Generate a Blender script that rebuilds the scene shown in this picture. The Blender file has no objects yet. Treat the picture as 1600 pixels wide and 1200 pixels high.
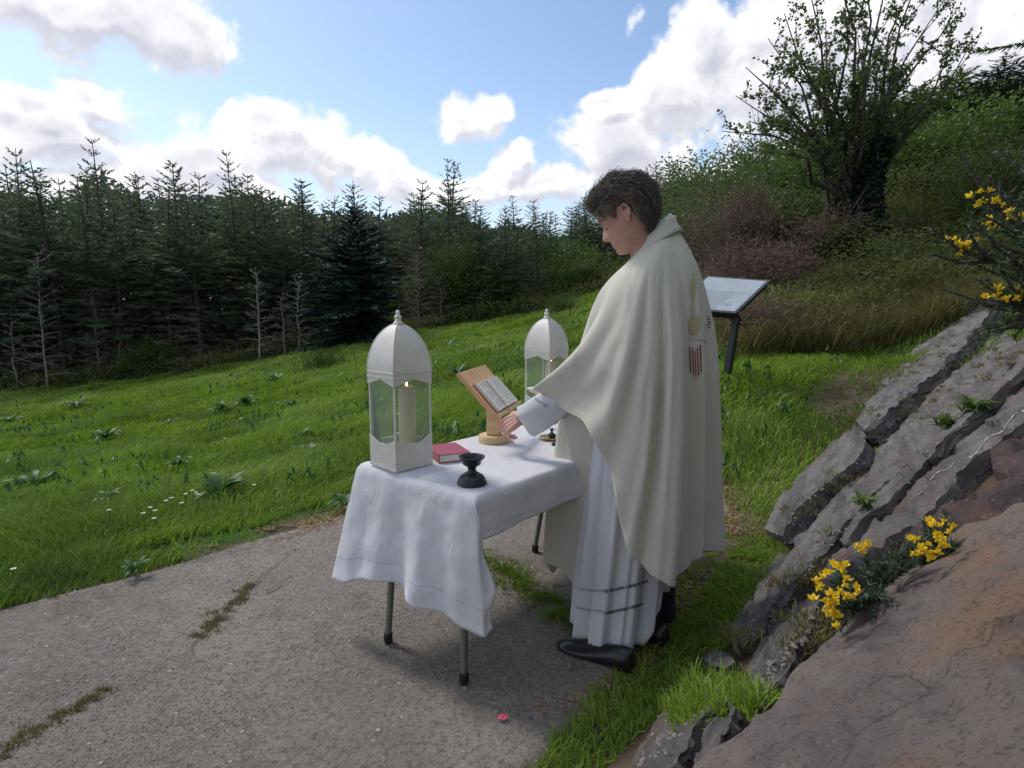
import bpy, bmesh, math, random
import numpy as np
from mathutils import Vector, Matrix, Quaternion, noise as mnoise
from mathutils.bvhtree import BVHTree

PI = math.pi
rad = math.radians
rng = np.random.default_rng(7)
random.seed(7)
S = bpy.context.scene
COL = S.collection

# ------------------------------------------------------------------ camera
FPX = 910.0                    # focal length for the 1600 px wide photograph
CAM_Z = 1.33
K = FPX / 1202.0                 # ground plans below are drawn with y stretched by 1/K
PITCH = math.atan((600 - 479) / FPX)
cam_d = bpy.data.cameras.new('camera')
cam_d.sensor_width = 36.0
cam_d.lens = FPX / 1600 * 36
cam_d.clip_start = 0.05
cam_d.clip_end = 2000
cam = bpy.data.objects.new('camera', cam_d)
cam.location = (0, 0, CAM_Z)
cam.rotation_euler = (PI / 2 - PITCH, 0, 0)
COL.objects.link(cam)
S.camera = cam
CT, ST = math.cos(PITCH), math.sin(PITCH)


def ray(px, py):
    a = (px - 800) / FPX
    b = (600 - py) / FPX
    return Vector((a, CT + b * ST, -ST + b * CT))


def P(px, py, Y):
    """point seen at this place of the photograph, K * Y metres ahead"""
    d = ray(px, py)
    t = Y * K / d.y
    return Vector((d.x * t, Y * K, CAM_Z + d.z * t))


def Po(px, py, Y):
    """the same in ground-plan coordinates"""
    v = P(px, py, Y)
    v.y = Y
    return v


def PZ(px, py, z=0.0):
    d = ray(px, py)
    t = (z - CAM_Z) / d.z
    return Vector((d.x * t, d.y * t, z))


def PZo(px, py, z=0.0):
    v = PZ(px, py, z)
    v.y /= K
    return v


def sq(me):
    """ground plan to world"""
    me.transform(Matrix.Scale(K, 4, (0, 1, 0)))
    return me


# ------------------------------------------------------------------ light and exposure
SUN_AZ, SUN_EL = rad(-50), rad(48)          # azimuth from +Y towards +X
S.view_settings.view_transform = 'Standard'
S.view_settings.look = 'None'
S.view_settings.exposure = 0.26
S.view_settings.gamma = 1.0
S.view_settings.use_curve_mapping = False
sun_d = bpy.data.lights.new('sun', 'SUN')
sun_d.energy = 2.0
sun_d.angle = rad(12)
sun_d.color = (1.0, 0.955, 0.88)
sun = bpy.data.objects.new('sun', sun_d)
sdir = Vector((math.sin(SUN_AZ) * math.cos(SUN_EL), math.cos(SUN_AZ) * math.cos(SUN_EL), math.sin(SUN_EL)))
sun.rotation_euler = (-sdir).to_track_quat('-Z', 'Y').to_euler()
COL.objects.link(sun)

W = bpy.data.worlds.new('World')
S.world = W
W.use_nodes = True
NT = W.node_tree
NT.nodes.clear()


class G:
    """small helper that writes node graphs"""
    def __init__(self, nt):
        self.nt = nt

    def n(self, typ, **kw):
        nd = self.nt.nodes.new(typ)
        ins = kw.pop('ins', {})
        for k, v in kw.items():
            setattr(nd, k, v)
        for k, v in ins.items():
            self.set(nd.inputs[k], v)
        return nd

    def set(self, sock, v):
        if hasattr(v, 'is_linked') or hasattr(v, 'links'):
            self.nt.links.new(v, sock)
        else:
            sock.default_value = v

    def m(self, op, a, b=0.0, c=0.0, clamp=False):
        nd = self.n('ShaderNodeMath', operation=op, use_clamp=clamp)
        for i, v in enumerate((a, b, c)):
            self.set(nd.inputs[i], v)
        return nd.outputs[0]

    def v(self, op, a, b=(0, 0, 0), out=0):
        nd = self.n('ShaderNodeVectorMath', operation=op)
        self.set(nd.inputs[0], a)
        self.set(nd.inputs[1], b)
        return nd.outputs[out]

    def mixc(self, f, a, b, blend='MIX'):
        nd = self.n('ShaderNodeMix', data_type='RGBA', blend_type=blend)
        self.set(nd.inputs[0], f)
        self.set(nd.inputs[6], a if hasattr(a, 'links') else (*a[:3], 1))
        self.set(nd.inputs[7], b if hasattr(b, 'links') else (*b[:3], 1))
        return nd.outputs[2]

    def ss(self, x, lo, hi):
        nd = self.n('ShaderNodeMapRange', interpolation_type='SMOOTHSTEP')
        self.set(nd.inputs[0], x)
        nd.inputs[1].default_value = lo
        nd.inputs[2].default_value = hi
        return nd.outputs[0]

    def noise(self, vec, scale, detail=3, rough=0.55, dist=0.0):
        nd = self.n('ShaderNodeTexNoise')
        self.set(nd.inputs['Vector'], vec)
        nd.inputs['Scale'].default_value = scale
        nd.inputs['Detail'].default_value = detail
        nd.inputs['Roughness'].default_value = rough
        nd.inputs['Distortion'].default_value = dist
        return nd.outputs[0]


g = G(NT)
sky = g.n('ShaderNodeTexSky', sky_type='NISHITA', sun_disc=False)
sky.sun_elevation = SUN_EL
sky.sun_rotation = SUN_AZ
sky.air_density = 1.0
sky.dust_density = 0.6
sky.ozone_density = 1.6
tc = g.n('ShaderNodeTexCoord')
D0 = tc.outputs['Generated']
BLOBS = [(150, 25, 175, 62), (40, -5, 120, 60), (60, 205, 130, 48), (165, 172, 48, 34), (10, 215, 90, 50),
         (430, 228, 135, 58), (330, 250, 95, 40), (520, 252, 105, 46), (420, 192, 62, 32), (610, 275, 60, 28),
         (715, 183, 48, 30), (770, 175, 34, 32), (800, 248, 48, 20), (850, 285, 130, 34), (950, 225, 85, 62),
         (1060, 160, 100, 75), (1100, 60, 60, 60), (1200, 120, 140, 120), (1330, 60, 190, 110), (1530, 80, 170, 130),
         (1060, 290, 110, 50), (950, 160, 50, 24), (990, 42, 20, 28), (1180, 260, 60, 22),
         (700, 300, 200, 26), (200, 300, 260, 26), (640, 290, 110, 34), (300, 285, 170, 36), (20, 160, 90, 30)]


def density(group_in):
    """cloud density by direction: placed cumulus plus fields of the same kind elsewhere"""
    d = None
    warp = g.v('MULTIPLY', g.v('SUBTRACT', g.n('ShaderNodeTexNoise', ins={'Vector': group_in, 'Scale': 9.0, 'Detail': 3.0}).outputs[1], (0.5, 0.5, 0.5)), (0.075, 0.075, 0.075))
    pos = g.v('ADD', group_in, warp)
    for (x, y, rx, ry) in BLOBS:
        c = ray(x, y).normalized()
        k = c.y
        q = g.v('SUBTRACT', pos, tuple(c))
        q = g.v('MULTIPLY', q, (FPX / rx / k, 0.0, FPX / ry / k))
        l = g.m('SUBTRACT', 1.0 if rx > 25 else .72, g.v('LENGTH', q, out=1))
        d = l if d is None else g.m('SMOOTH_MAX', d, l, 0.25)
    # elsewhere: the same broken cumulus, from noise on the direction
    sx = g.n('ShaderNodeSeparateXYZ', ins={0: group_in})
    front = g.ss(sx.outputs[1], 0.45, 0.7)
    far = g.noise(g.v('MULTIPLY', group_in, (1, 1, 2.0)), 1.9, 2, 0.5)
    other = g.m('MULTIPLY_ADD', far, 4.0, -2.0)
    mixd = g.m('ADD', g.m('MULTIPLY', d, front), g.m('MULTIPLY', other, g.m('SUBTRACT', 1.0, front)))
    mixd = g.m('MAXIMUM', mixd, -1.0)
    f1 = g.noise(group_in, 11.0, 8, 0.58, 0.3)
    f2 = g.noise(group_in, 30.0, 5, 0.6, 0.0)
    return g.m('ADD', g.m('ADD', mixd, 0.12), g.m('ADD', g.m('MULTIPLY_ADD', f1, 2.1, -1.05), g.m('MULTIPLY_ADD', f2, 0.7, -0.35)))


den = density(D0)
den2 = density(g.v('ADD', D0, (-0.012, 0.0, 0.028)))
alpha = g.ss(den, 0.05, 0.50)
relief = g.m('SUBTRACT', den, den2)
lit = g.ss(relief, -0.40, 0.40)
thick = g.ss(den, 0.15, 1.3)
big = g.noise(D0, 4.0, 4, 0.55)
shade = g.m('MULTIPLY', g.m('SUBTRACT', 1.0, g.m('MULTIPLY', thick, 0.50)), g.m('MULTIPLY_ADD', lit, 0.75, 0.5), clamp=False)
shade = g.m('MULTIPLY', shade, g.m('MULTIPLY_ADD', big, 1.3, 0.42))
shade = g.m('MINIMUM', shade, 1.0)
ccol = g.mixc(shade, (0.30, 0.32, 0.44), (0.93, 0.93, 0.95))
skyc = sky.outputs[0]
# Nishita at strength 0.1; the clouds are given in the same unit
sz = g.n('ShaderNodeSeparateXYZ', ins={0: D0})
skyc = g.mixc(g.m('MULTIPLY', g.ss(sz.outputs[2], 0.34, -0.02), 0.75), skyc, (4.6, 5.2, 6.0))
fin = g.mixc(g.m('MULTIPLY', alpha, g.ss(sz.outputs[2], -0.02, 0.03)), skyc, g.v('MULTIPLY', ccol, (7.1, 7.1, 7.1)))
bg = g.n('ShaderNodeBackground', ins={'Color': fin, 'Strength': 0.14})
wo = g.n('ShaderNodeOutputWorld', ins={'Surface': bg.outputs[0]})
W.cycles.sampling_method = 'MANUAL'
W.cycles.sample_map_resolution = 512

# ------------------------------------------------------------------ mesh helpers


def mesh_np(name, V, faces, mat=None, tint=None, smooth=False, mats=None, midx=None):
    """V (n,3); faces: list of arrays (m,k)"""
    me = bpy.data.meshes.new(name)
    V = np.asarray(V, dtype=np.float32)
    if not isinstance(faces, (list, tuple)):
        faces = [faces]
    faces = [np.asarray(f, dtype=np.int32) for f in faces if len(f)]
    loops = np.concatenate([f.ravel() for f in faces])
    tot = np.concatenate([np.full(len(f), f.shape[1], dtype=np.int32) for f in faces])
    start = np.concatenate([[0], np.cumsum(tot)[:-1]]).astype(np.int32)
    me.vertices.add(len(V))
    me.vertices.foreach_set('co', V.ravel())
    me.loops.add(len(loops))
    me.loops.foreach_set('vertex_index', loops)
    me.polygons.add(len(tot))
    me.polygons.foreach_set('loop_start', start)
    me.polygons.foreach_set('loop_total', tot)
    if smooth:
        me.polygons.foreach_set('use_smooth', np.ones(len(tot), dtype=bool))
    for m in (mats or ([mat] if mat else [])):
        me.materials.append(m)
    if midx is not None:
        me.polygons.foreach_set('material_index', np.asarray(midx, dtype=np.int32))
    if tint is not None:
        at = me.attributes.new('tint', 'FLOAT', 'POINT')
        at.data.foreach_set('value', np.asarray(tint, dtype=np.float32))
    me.update(calc_edges=True)
    me.validate()
    return me


def obj(name, me, parent=None, loc=None):
    o = bpy.data.objects.new(name, me)
    COL.objects.link(o)
    if parent is not None:
        o.parent = parent
    if loc is not None:
        o.location = loc
    return o


def tag(o, label=None, cat=None, group=None, kind=None):
    if label:
        o['label'] = label
    if cat:
        o['category'] = cat
    if group:
        o['group'] = group
    if kind:
        o['kind'] = kind
    return o


def thing(name, label, cat, loc=(0, 0, 0), rz=0.0, group=None):
    o = bpy.data.objects.new(name, None)
    o.empty_display_size = 0.1
    COL.objects.link(o)
    o.location = loc
    o.rotation_euler = (0, 0, rz)
    return tag(o, label, cat, group)


def copy_tree(o, parent=None):
    c = o.copy()
    COL.objects.link(c)
    c.parent = parent
    for ch in [x for x in bpy.data.objects if x.parent == o]:
        copy_tree(ch, c)
    return c


class MB:
    """collects simple shapes into one mesh"""
    def __init__(self):
        self.v, self.f, self.t = [], [], []

    def add(self, vs, fs, tint=0.5):
        o = len(self.v)
        self.v += [tuple(x) for x in vs]
        self.f += [tuple(i + o for i in q) for q in fs]
        self.t += [tint] * len(vs)

    def box(self, c, s, M=None):
        cx, cy, cz = c
        hx, hy, hz = s[0] / 2, s[1] / 2, s[2] / 2
        vs = [Vector((cx + a * hx, cy + b * hy, cz + d * hz)) for d in (-1, 1) for b in (-1, 1) for a in (-1, 1)]
        if M:
            vs = [M @ v for v in vs]
        self.add(vs, [(0, 2, 3, 1), (4, 5, 7, 6), (0, 1, 5, 4), (2, 6, 7, 3), (0, 4, 6, 2), (1, 3, 7, 5)])

    def lathe(self, prof, n=24, c=(0, 0, 0), M=None, tint=0.5):
        vs, fs = [], []
        for (r, z) in prof:
            for i in range(n):
                a = 2 * PI * i / n
                v = Vector((c[0] + r * math.cos(a), c[1] + r * math.sin(a), c[2] + z))
                vs.append(M @ v if M else v)
        for k in range(len(prof) - 1):
            for i in range(n):
                j = (i + 1) % n
                fs.append((k * n + i, k * n + j, (k + 1) * n + j, (k + 1) * n + i))
        fs.append(tuple(reversed(range(n))))
        fs.append(tuple((len(prof) - 1) * n + i for i in range(n)))
        self.add(vs, fs, tint)

    def tube(self, pts, radii, n=6, tint=0.5, cap=True):
        pts = [Vector(p) for p in pts]
        if not hasattr(radii, '__len__'):
            radii = [radii] * len(pts)
        vs, fs = [], []
        up = Vector((0, 0, 1))
        px_ = None
        for k, p in enumerate(pts):
            d = (pts[min(k + 1, len(pts) - 1)] - pts[max(k - 1, 0)])
            if d.length < 1e-9:
                d = Vector((0, 0, 1))
            d.normalize()
            if px_ is None:
                a = d.cross(up if abs(d.z) < 0.95 else Vector((1, 0, 0))).normalized()
            else:
                a = (px_ - d * px_.dot(d))
                a = a.normalized() if a.length > 1e-6 else d.orthogonal().normalized()
            px_ = a
            b = d.cross(a)
            for i in range(n):
                t = 2 * PI * i / n
                vs.append(p + (a * math.cos(t) + b * math.sin(t)) * radii[k])
        for k in range(len(pts) - 1):
            for i in range(n):
                j = (i + 1) % n
                fs.append((k * n + i, k * n + j, (k + 1) * n + j, (k + 1) * n + i))
        if cap:
            fs.append(tuple(reversed(range(n))))
            fs.append(tuple((len(pts) - 1) * n + i for i in range(n)))
        self.add(vs, fs, tint)

    def mesh(self, name, mat, smooth=False, tint=False):
        me = bpy.data.meshes.new(name)
        me.from_pydata(self.v, [], self.f)
        if mat:
            me.materials.append(mat)
        if smooth:
            me.polygons.foreach_set('use_smooth', [True] * len(me.polygons))
        if tint:
            at = me.attributes.new('tint', 'FLOAT', 'POINT')
            at.data.foreach_set('value', self.t)
        me.update()
        return me

    def obj(self, name, mat, parent=None, smooth=False, tint=False):
        return obj(name, self.mesh(name, mat, smooth, tint), parent)


def auto_smooth(o, angle=35):
    m = o.modifiers.new('edge', 'EDGE_SPLIT')
    m.split_angle = rad(angle)
    for p in o.data.polygons:
        p.use_smooth = True
    return o


def bevel(o, w, seg=2):
    m = o.modifiers.new('bevel', 'BEVEL')
    m.width = w
    m.segments = seg
    m.limit_method = 'ANGLE'
    return o


# numpy value noise (3D), smooth, -1..1
_perm = rng.permutation(256)
_val = rng.random(256) * 2 - 1


def vnoise(x, y, z=0.0):
    x, y, z = np.broadcast_arrays(np.asarray(x, float), np.asarray(y, float), np.asarray(z, float))
    xi, yi, zi = np.floor(x).astype(int), np.floor(y).astype(int), np.floor(z).astype(int)
    xf, yf, zf = x - xi, y - yi, z - zi
    u, v, w = xf * xf * (3 - 2 * xf), yf * yf * (3 - 2 * yf), zf * zf * (3 - 2 * zf)

    def h(a, b, c):
        return _val[_perm[(_perm[(_perm[a & 255] + b) & 255] + c) & 255]]
    r = 0
    for i in (0, 1):
        for j in (0, 1):
            for k in (0, 1):
                r = r + h(xi + i, yi + j, zi + k) * (u if i else 1 - u) * (v if j else 1 - v) * (w if k else 1 - w)
    return r


def fbm(x, y, z=0.0, o=4):
    s, a, f = 0, 0.5, 1.0
    for i in range(o):
        s = s + a * vnoise(x * f + 17.3 * i, y * f + 9.1 * i, z * f + 3.7 * i)
        a *= 0.5
        f *= 2.03
    return s


# ------------------------------------------------------------------ materials


def new_mat(name):
    m = bpy.data.materials.new(name)
    m.use_nodes = True
    m.node_tree.nodes.clear()
    return m, G(m.node_tree)


def finish(g, bsdf):
    g.n('ShaderNodeOutputMaterial', ins={'Surface': bsdf})


def pm(name, c1, c2, scale=20, rough=0.7, bump=0.0, bscale=None, c3=None, s3=3.0, metal=0.0, coord='Object', spec=0.5, trans=0.0, aniso=(1, 1, 1), sheen=0.0, detail=4, sub=0.0):
    m, g = new_mat(name)
    tcn = g.n('ShaderNodeTexCoord')
    co = g.v('MULTIPLY', tcn.outputs[coord], aniso)
    f = g.ss(g.noise(co, scale, detail), 0.3, 0.7)
    c = g.mixc(f, c1, c2)
    if c3:
        c = g.mixc(g.ss(g.noise(co, s3, 3), 0.48, 0.68), c, c3)
    b = g.n('ShaderNodeBsdfPrincipled', ins={'Base Color': c, 'Roughness': rough, 'Metallic': metal, 'Specular IOR Level': spec})
    if sheen:
        b.inputs['Sheen Weight'].default_value = sheen
    if sub:
        b.inputs['Subsurface Weight'].default_value = sub
        b.inputs['Subsurface Radius'].default_value = (0.012, 0.005, 0.003)
        b.inputs['Subsurface Scale'].default_value = 1.0
    if bump:
        bn = g.n('ShaderNodeBump', ins={'Strength': 1.0, 'Distance': bump, 'Height': g.noise(co, bscale or scale * 3, 5, 0.6)})
        g.set(b.inputs['Normal'], bn.outputs[0])
    out = b.outputs[0]
    if trans:
        t = g.n('ShaderNodeBsdfTranslucent', ins={'Color': c})
        out = g.n('ShaderNodeMixShader', ins={0: trans, 1: out, 2: t.outputs[0]}).outputs[0]
    finish(g, out)
    return m


def leaf_mat(name, stops, trans=0.3, rough=0.55, spec=0.3, patch=0.5, pscale=0.6):
    """foliage: colour by the leaf's own tint, with broad patches over the ground or crown"""
    m, g = new_mat(name)
    at = g.n('ShaderNodeAttribute', attribute_name='tint')
    geo = g.n('ShaderNodeTexCoord')
    nz = g.noise(geo.outputs['Object'], pscale, 3)
    f = g.m('ADD', g.m('MULTIPLY', at.outputs['Fac'], 1 - patch), g.m('MULTIPLY', g.ss(nz, 0.3, 0.7), patch), clamp=True)
    cr = g.n('ShaderNodeValToRGB', ins={0: f})
    el = cr.color_ramp.elements
    while len(el) > 1:
        el.remove(el[-1])
    el[0].position = stops[0][0]
    el[0].color = (*stops[0][1], 1)
    for p, c in stops[1:]:
        e = el.new(p)
        e.color = (*c, 1)
    c = cr.outputs[0]
    b = g.n('ShaderNodeBsdfPrincipled', ins={'Base Color': c, 'Roughness': rough, 'Specular IOR Level': spec})
    t = g.n('ShaderNodeBsdfTranslucent', ins={'Color': c})
    finish(g, g.n('ShaderNodeMixShader', ins={0: trans, 1: b.outputs[0], 2: t.outputs[0]}).outputs[0])
    return m


M = {}
M['bark'] = pm('bark', (0.035, 0.028, 0.022), (0.09, 0.075, 0.06), 18, 0.9, 0.01, 40)
M['dead_bark'] = pm('dead_bark', (0.22, 0.205, 0.17), (0.34, 0.32, 0.27), 10, 0.9, 0.004, 40)
M['brown_twig'] = pm('brown_twig', (0.14, 0.12, 0.105), (0.21, 0.18, 0.155), 6, 0.9)
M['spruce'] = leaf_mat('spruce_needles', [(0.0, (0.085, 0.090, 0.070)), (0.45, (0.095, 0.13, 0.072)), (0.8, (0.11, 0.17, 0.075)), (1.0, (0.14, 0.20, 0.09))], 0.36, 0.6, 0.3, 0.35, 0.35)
M['fir'] = leaf_mat('fir_needles', [(0.0, (0.014, 0.028, 0.026)), (0.6, (0.026, 0.055, 0.046)), (1.0, (0.045, 0.085, 0.062))], 0.12, 0.6, 0.3, 0.3, 0.8)
M['grass'] = leaf_mat('grass', [(0.0, (0.085, 0.145, 0.018)), (0.4, (0.18, 0.285, 0.032)), (0.75, (0.26, 0.38, 0.055)), (0.92, (0.27, 0.36, 0.075)), (1.0, (0.34, 0.32, 0.14))], 0.42, 0.5, 0.3, 0.42, 0.8)
M['dry_grass'] = leaf_mat('dry_grass', [(0.0, (0.07, 0.10, 0.02)), (0.45, (0.16, 0.15, 0.05)), (1.0, (0.33, 0.25, 0.13))], 0.3, 0.7, 0.2, 0.4, 2.0)
M['dock'] = leaf_mat('dock_leaf', [(0.0, (0.03, 0.09, 0.02)), (0.7, (0.06, 0.15, 0.035)), (1.0, (0.12, 0.2, 0.07))], 0.3, 0.5, 0.3, 0.2, 3)
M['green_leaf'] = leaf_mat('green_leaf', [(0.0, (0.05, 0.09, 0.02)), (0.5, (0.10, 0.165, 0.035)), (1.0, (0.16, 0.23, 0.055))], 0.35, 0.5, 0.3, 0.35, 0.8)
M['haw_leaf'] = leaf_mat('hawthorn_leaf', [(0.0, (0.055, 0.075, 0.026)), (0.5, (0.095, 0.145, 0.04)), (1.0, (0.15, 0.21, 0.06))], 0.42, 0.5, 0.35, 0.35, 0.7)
M['ivy'] = leaf_mat('ivy_leaf', [(0.0, (0.012, 0.026, 0.014)), (0.7, (0.028, 0.05, 0.024)), (1.0, (0.06, 0.09, 0.045))], 0.1, 0.4, 0.4, 0.3, 1.2)
M['scrub'] = leaf_mat('scrub_leaf', [(0.0, (0.08, 0.11, 0.036)), (0.4, (0.13, 0.17, 0.048)), (0.7, (0.18, 0.195, 0.062)), (1.0, (0.26, 0.195, 0.105))], 0.36, 0.6, 0.25, 0.55, 0.45)
M['dark_conifer'] = leaf_mat('dark_conifer_needles', [(0.0, (0.022, 0.034, 0.024)), (0.6, (0.036, 0.06, 0.036)), (1.0, (0.055, 0.095, 0.045))], 0.2, 0.6, 0.3, 0.3, 0.5)
M['heather'] = leaf_mat('heather_twig', [(0.0, (0.10, 0.07, 0.06)), (0.5, (0.18, 0.12, 0.105)), (0.85, (0.25, 0.175, 0.15)), (1.0, (0.16, 0.15, 0.07))], 0.25, 0.8, 0.15, 0.35, 1.2)
M['gorse'] = leaf_mat('gorse_needle', [(0.0, (0.035, 0.065, 0.03)), (0.6, (0.075, 0.12, 0.06)), (1.0, (0.14, 0.18, 0.10))], 0.15, 0.6, 0.3, 0.3, 6)
M['petal'] = pm('gorse_petal', (0.82, 0.56, 0.012), (0.88, 0.68, 0.03), 60, 0.5, trans=0.3)
M['daisy'] = pm('daisy_petal', (0.75, 0.76, 0.74), (0.82, 0.82, 0.8), 60, 0.6, trans=0.2)
M['shoe'] = pm('black_leather', (0.008, 0.008, 0.01), (0.014, 0.014, 0.017), 30, 0.32, 0.0006, 90)
M['trouser'] = pm('black_cloth', (0.012, 0.012, 0.016), (0.02, 0.02, 0.025), 30, 0.85, 0.0006, 200)
M['skin'] = pm('skin', (0.50, 0.275, 0.225), (0.58, 0.335, 0.275), 28, 0.5, 0.0007, 120, c3=(0.54, 0.25, 0.215), s3=14, sub=0.5)
M['hair'] = pm('brown_hair', (0.055, 0.040, 0.034), (0.15, 0.122, 0.10), 60, 0.45, spec=0.55, aniso=(1, 1, 1))
M['wood'] = pm('pale_pine', (0.60, 0.42, 0.24), (0.68, 0.50, 0.31), 6, 0.5, 0.0004, 60, aniso=(1, 1, 7), c3=(0.56, 0.37, 0.20), s3=5)
M['wood_orange'] = pm('orange_pine', (0.66, 0.37, 0.17), (0.74, 0.46, 0.24), 9, 0.5, 0.0004, 40, aniso=(1, 6, 1), c3=(0.62, 0.33, 0.14), s3=6)
M['page'] = pm('book_page', (0.72, 0.70, 0.62), (0.77, 0.755, 0.68), 30, 0.8)
M['print'] = pm('page_print', (0.33, 0.31, 0.29), (0.42, 0.4, 0.37), 300, 0.8)
M['red_cover'] = pm('red_cover', (0.30, 0.022, 0.045), (0.36, 0.034, 0.06), 60, 0.34, 0.0003, 400)
M['black_iron'] = pm('black_metal', (0.012, 0.013, 0.02), (0.02, 0.022, 0.03), 40, 0.35, 0.0003, 200)
M['gold'] = pm('brass', (0.62, 0.47, 0.2), (0.75, 0.6, 0.3), 30, 0.28, metal=0.9)
M['wax'] = pm('candle_wax', (0.78, 0.72, 0.55), (0.82, 0.77, 0.61), 20, 0.45, trans=0.25)
M['metal_leg'] = pm('grey_steel', (0.16, 0.165, 0.14), (0.22, 0.22, 0.19), 30, 0.42, metal=0.35)
M['rubber'] = pm('black_rubber', (0.012, 0.012, 0.013), (0.02, 0.02, 0.02), 60, 0.7)
M['tabletop'] = pm('table_board', (0.5, 0.5, 0.5), (0.56, 0.56, 0.55), 30, 0.5)
M['sign_black'] = pm('sign_black', (0.008, 0.010, 0.013), (0.013, 0.016, 0.019), 40, 0.5, 0.0003, 60)
M['sign_white'] = pm('sign_white', (0.62, 0.68, 0.72), (0.70, 0.75, 0.78), 8, 0.12)
M['sign_grey'] = pm('sign_print', (0.42, 0.47, 0.52), (0.52, 0.57, 0.61), 60, 0.2)
M['red_thread'] = pm('red_thread', (0.17, 0.015, 0.03), (0.24, 0.03, 0.045), 200, 0.7)
M['dark_thread'] = pm('dark_thread', (0.03, 0.02, 0.025), (0.06, 0.035, 0.04), 200, 0.7)
M['gold_thread'] = pm('gold_thread', (0.42, 0.36, 0.20), (0.50, 0.44, 0.28), 300, 0.5)
M['pink_thread'] = pm('pale_red_thread', (0.50, 0.38, 0.34), (0.58, 0.46, 0.42), 300, 0.7)
M['grey_thread'] = pm('grey_lace', (0.30, 0.29, 0.33), (0.40, 0.39, 0.43), 200, 0.8)
M['soil'] = pm('soil', (0.07, 0.055, 0.035), (0.13, 0.10, 0.065), 6, 0.95, 0.01, 30, c3=(0.06, 0.085, 0.025), s3=1.2)
M['stone_chip'] = leaf_mat('stone_chip', [(0.0, (0.14, 0.125, 0.11)), (0.6, (0.24, 0.22, 0.20)), (0.9, (0.36, 0.34, 0.31)), (1.0, (0.55, 0.53, 0.5))], 0.0, 0.85, 0.3, 0.1, 5)
M['litter'] = leaf_mat('leaf_litter', [(0.0, (0.13, 0.075, 0.04)), (0.6, (0.24, 0.15, 0.085)), (1.0, (0.36, 0.27, 0.17))], 0.1, 0.9, 0.2, 0.2, 3)


def fabric(name, c1, c2, trans=0.15, weave=900, rough=0.85, sheen=0.15, wr=0.003, wrs=9):
    m, g = new_mat(name)
    tcn = g.n('ShaderNodeTexCoord')
    co = tcn.outputs['Object']
    c = g.mixc(g.ss(g.noise(co, 5, 4), 0.3, 0.7), c1, c2)
    h = g.m('ADD', g.m('MULTIPLY', g.noise(co, weave, 1), 0.06), g.noise(g.v('MULTIPLY', co, (1, 1, .45)), wrs, 4, 0.5, 0.6))
    bn = g.n('ShaderNodeBump', ins={'Strength': 1.0, 'Distance': wr, 'Height': h})
    b = g.n('ShaderNodeBsdfPrincipled', ins={'Base Color': c, 'Roughness': rough, 'Specular IOR Level': 0.25, 'Sheen Weight': sheen, 'Normal': bn.outputs[0]})
    t = g.n('ShaderNodeBsdfTranslucent', ins={'Color': c})
    finish(g, g.n('ShaderNodeMixShader', ins={0: trans, 1: b.outputs[0], 2: t.outputs[0]}).outputs[0])
    return m


M['chasuble'] = fabric('cream_wool', (0.66, 0.635, 0.54), (0.70, 0.675, 0.585), 0.14, 1200, wr=0.009, wrs=9)
M['alb'] = fabric('white_cotton', (0.77, 0.77, 0.80), (0.82, 0.82, 0.845), 0.24, 1200, wr=0.006, wrs=12)
M['cloth'] = fabric('white_tablecloth', (0.83, 0.83, 0.865), (0.87, 0.87, 0.90), 0.34, 900, wr=0.010, wrs=13)

# glass
m, g = new_mat('thin_glass')
b = g.n('ShaderNodeBsdfGlossy', ins={'Color': (0.9, 0.95, 0.92, 1), 'Roughness': 0.03})
t = g.n('ShaderNodeBsdfTransparent', ins={'Color': (0.95, 0.97, 0.95, 1)})
df = g.n('ShaderNodeBsdfDiffuse', ins={'Color': (0.8, 0.82, 0.78, 1)})
fr = g.n('ShaderNodeFresnel', ins={'IOR': 1.18})
mx = g.n('ShaderNodeMixShader', ins={0: fr.outputs[0], 1: t.outputs[0], 2: b.outputs[0]})
finish(g, g.n('ShaderNodeMixShader', ins={0: 0.07, 1: mx.outputs[0], 2: df.outputs[0]}).outputs[0])
M['glass'] = m

# lantern paint with a punched diamond relief
m, g = new_mat('lantern_paint')
tcn = g.n('ShaderNodeTexCoord')
uv = g.n('ShaderNodeUVMap')
sx = g.n('ShaderNodeSeparateXYZ', ins={0: tcn.outputs['Object']})
c = g.mixc(g.ss(g.noise(tcn.outputs['Object'], 14, 4), 0.35, 0.7), (0.66, 0.635, 0.575), (0.72, 0.70, 0.645))
vo = g.n('ShaderNodeTexVoronoi', ins={'Vector': tcn.outputs['Object'], 'Scale': 42.0})
bn = g.n('ShaderNodeBump', ins={'Strength': 1.0, 'Distance': 0.0016, 'Height': g.noise(tcn.outputs['Object'], 80, 3)})
b = g.n('ShaderNodeBsdfPrincipled', ins={'Base Color': c, 'Roughness': 0.55, 'Normal': bn.outputs[0]})
finish(g, b.outputs[0])
M['lantern'] = m

m, g = new_mat('flame')
finish(g, g.n('ShaderNodeEmission', ins={'Color': (1, 0.62, 0.3, 1), 'Strength': 6.0}).outputs[0])
M['flame'] = m

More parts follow.
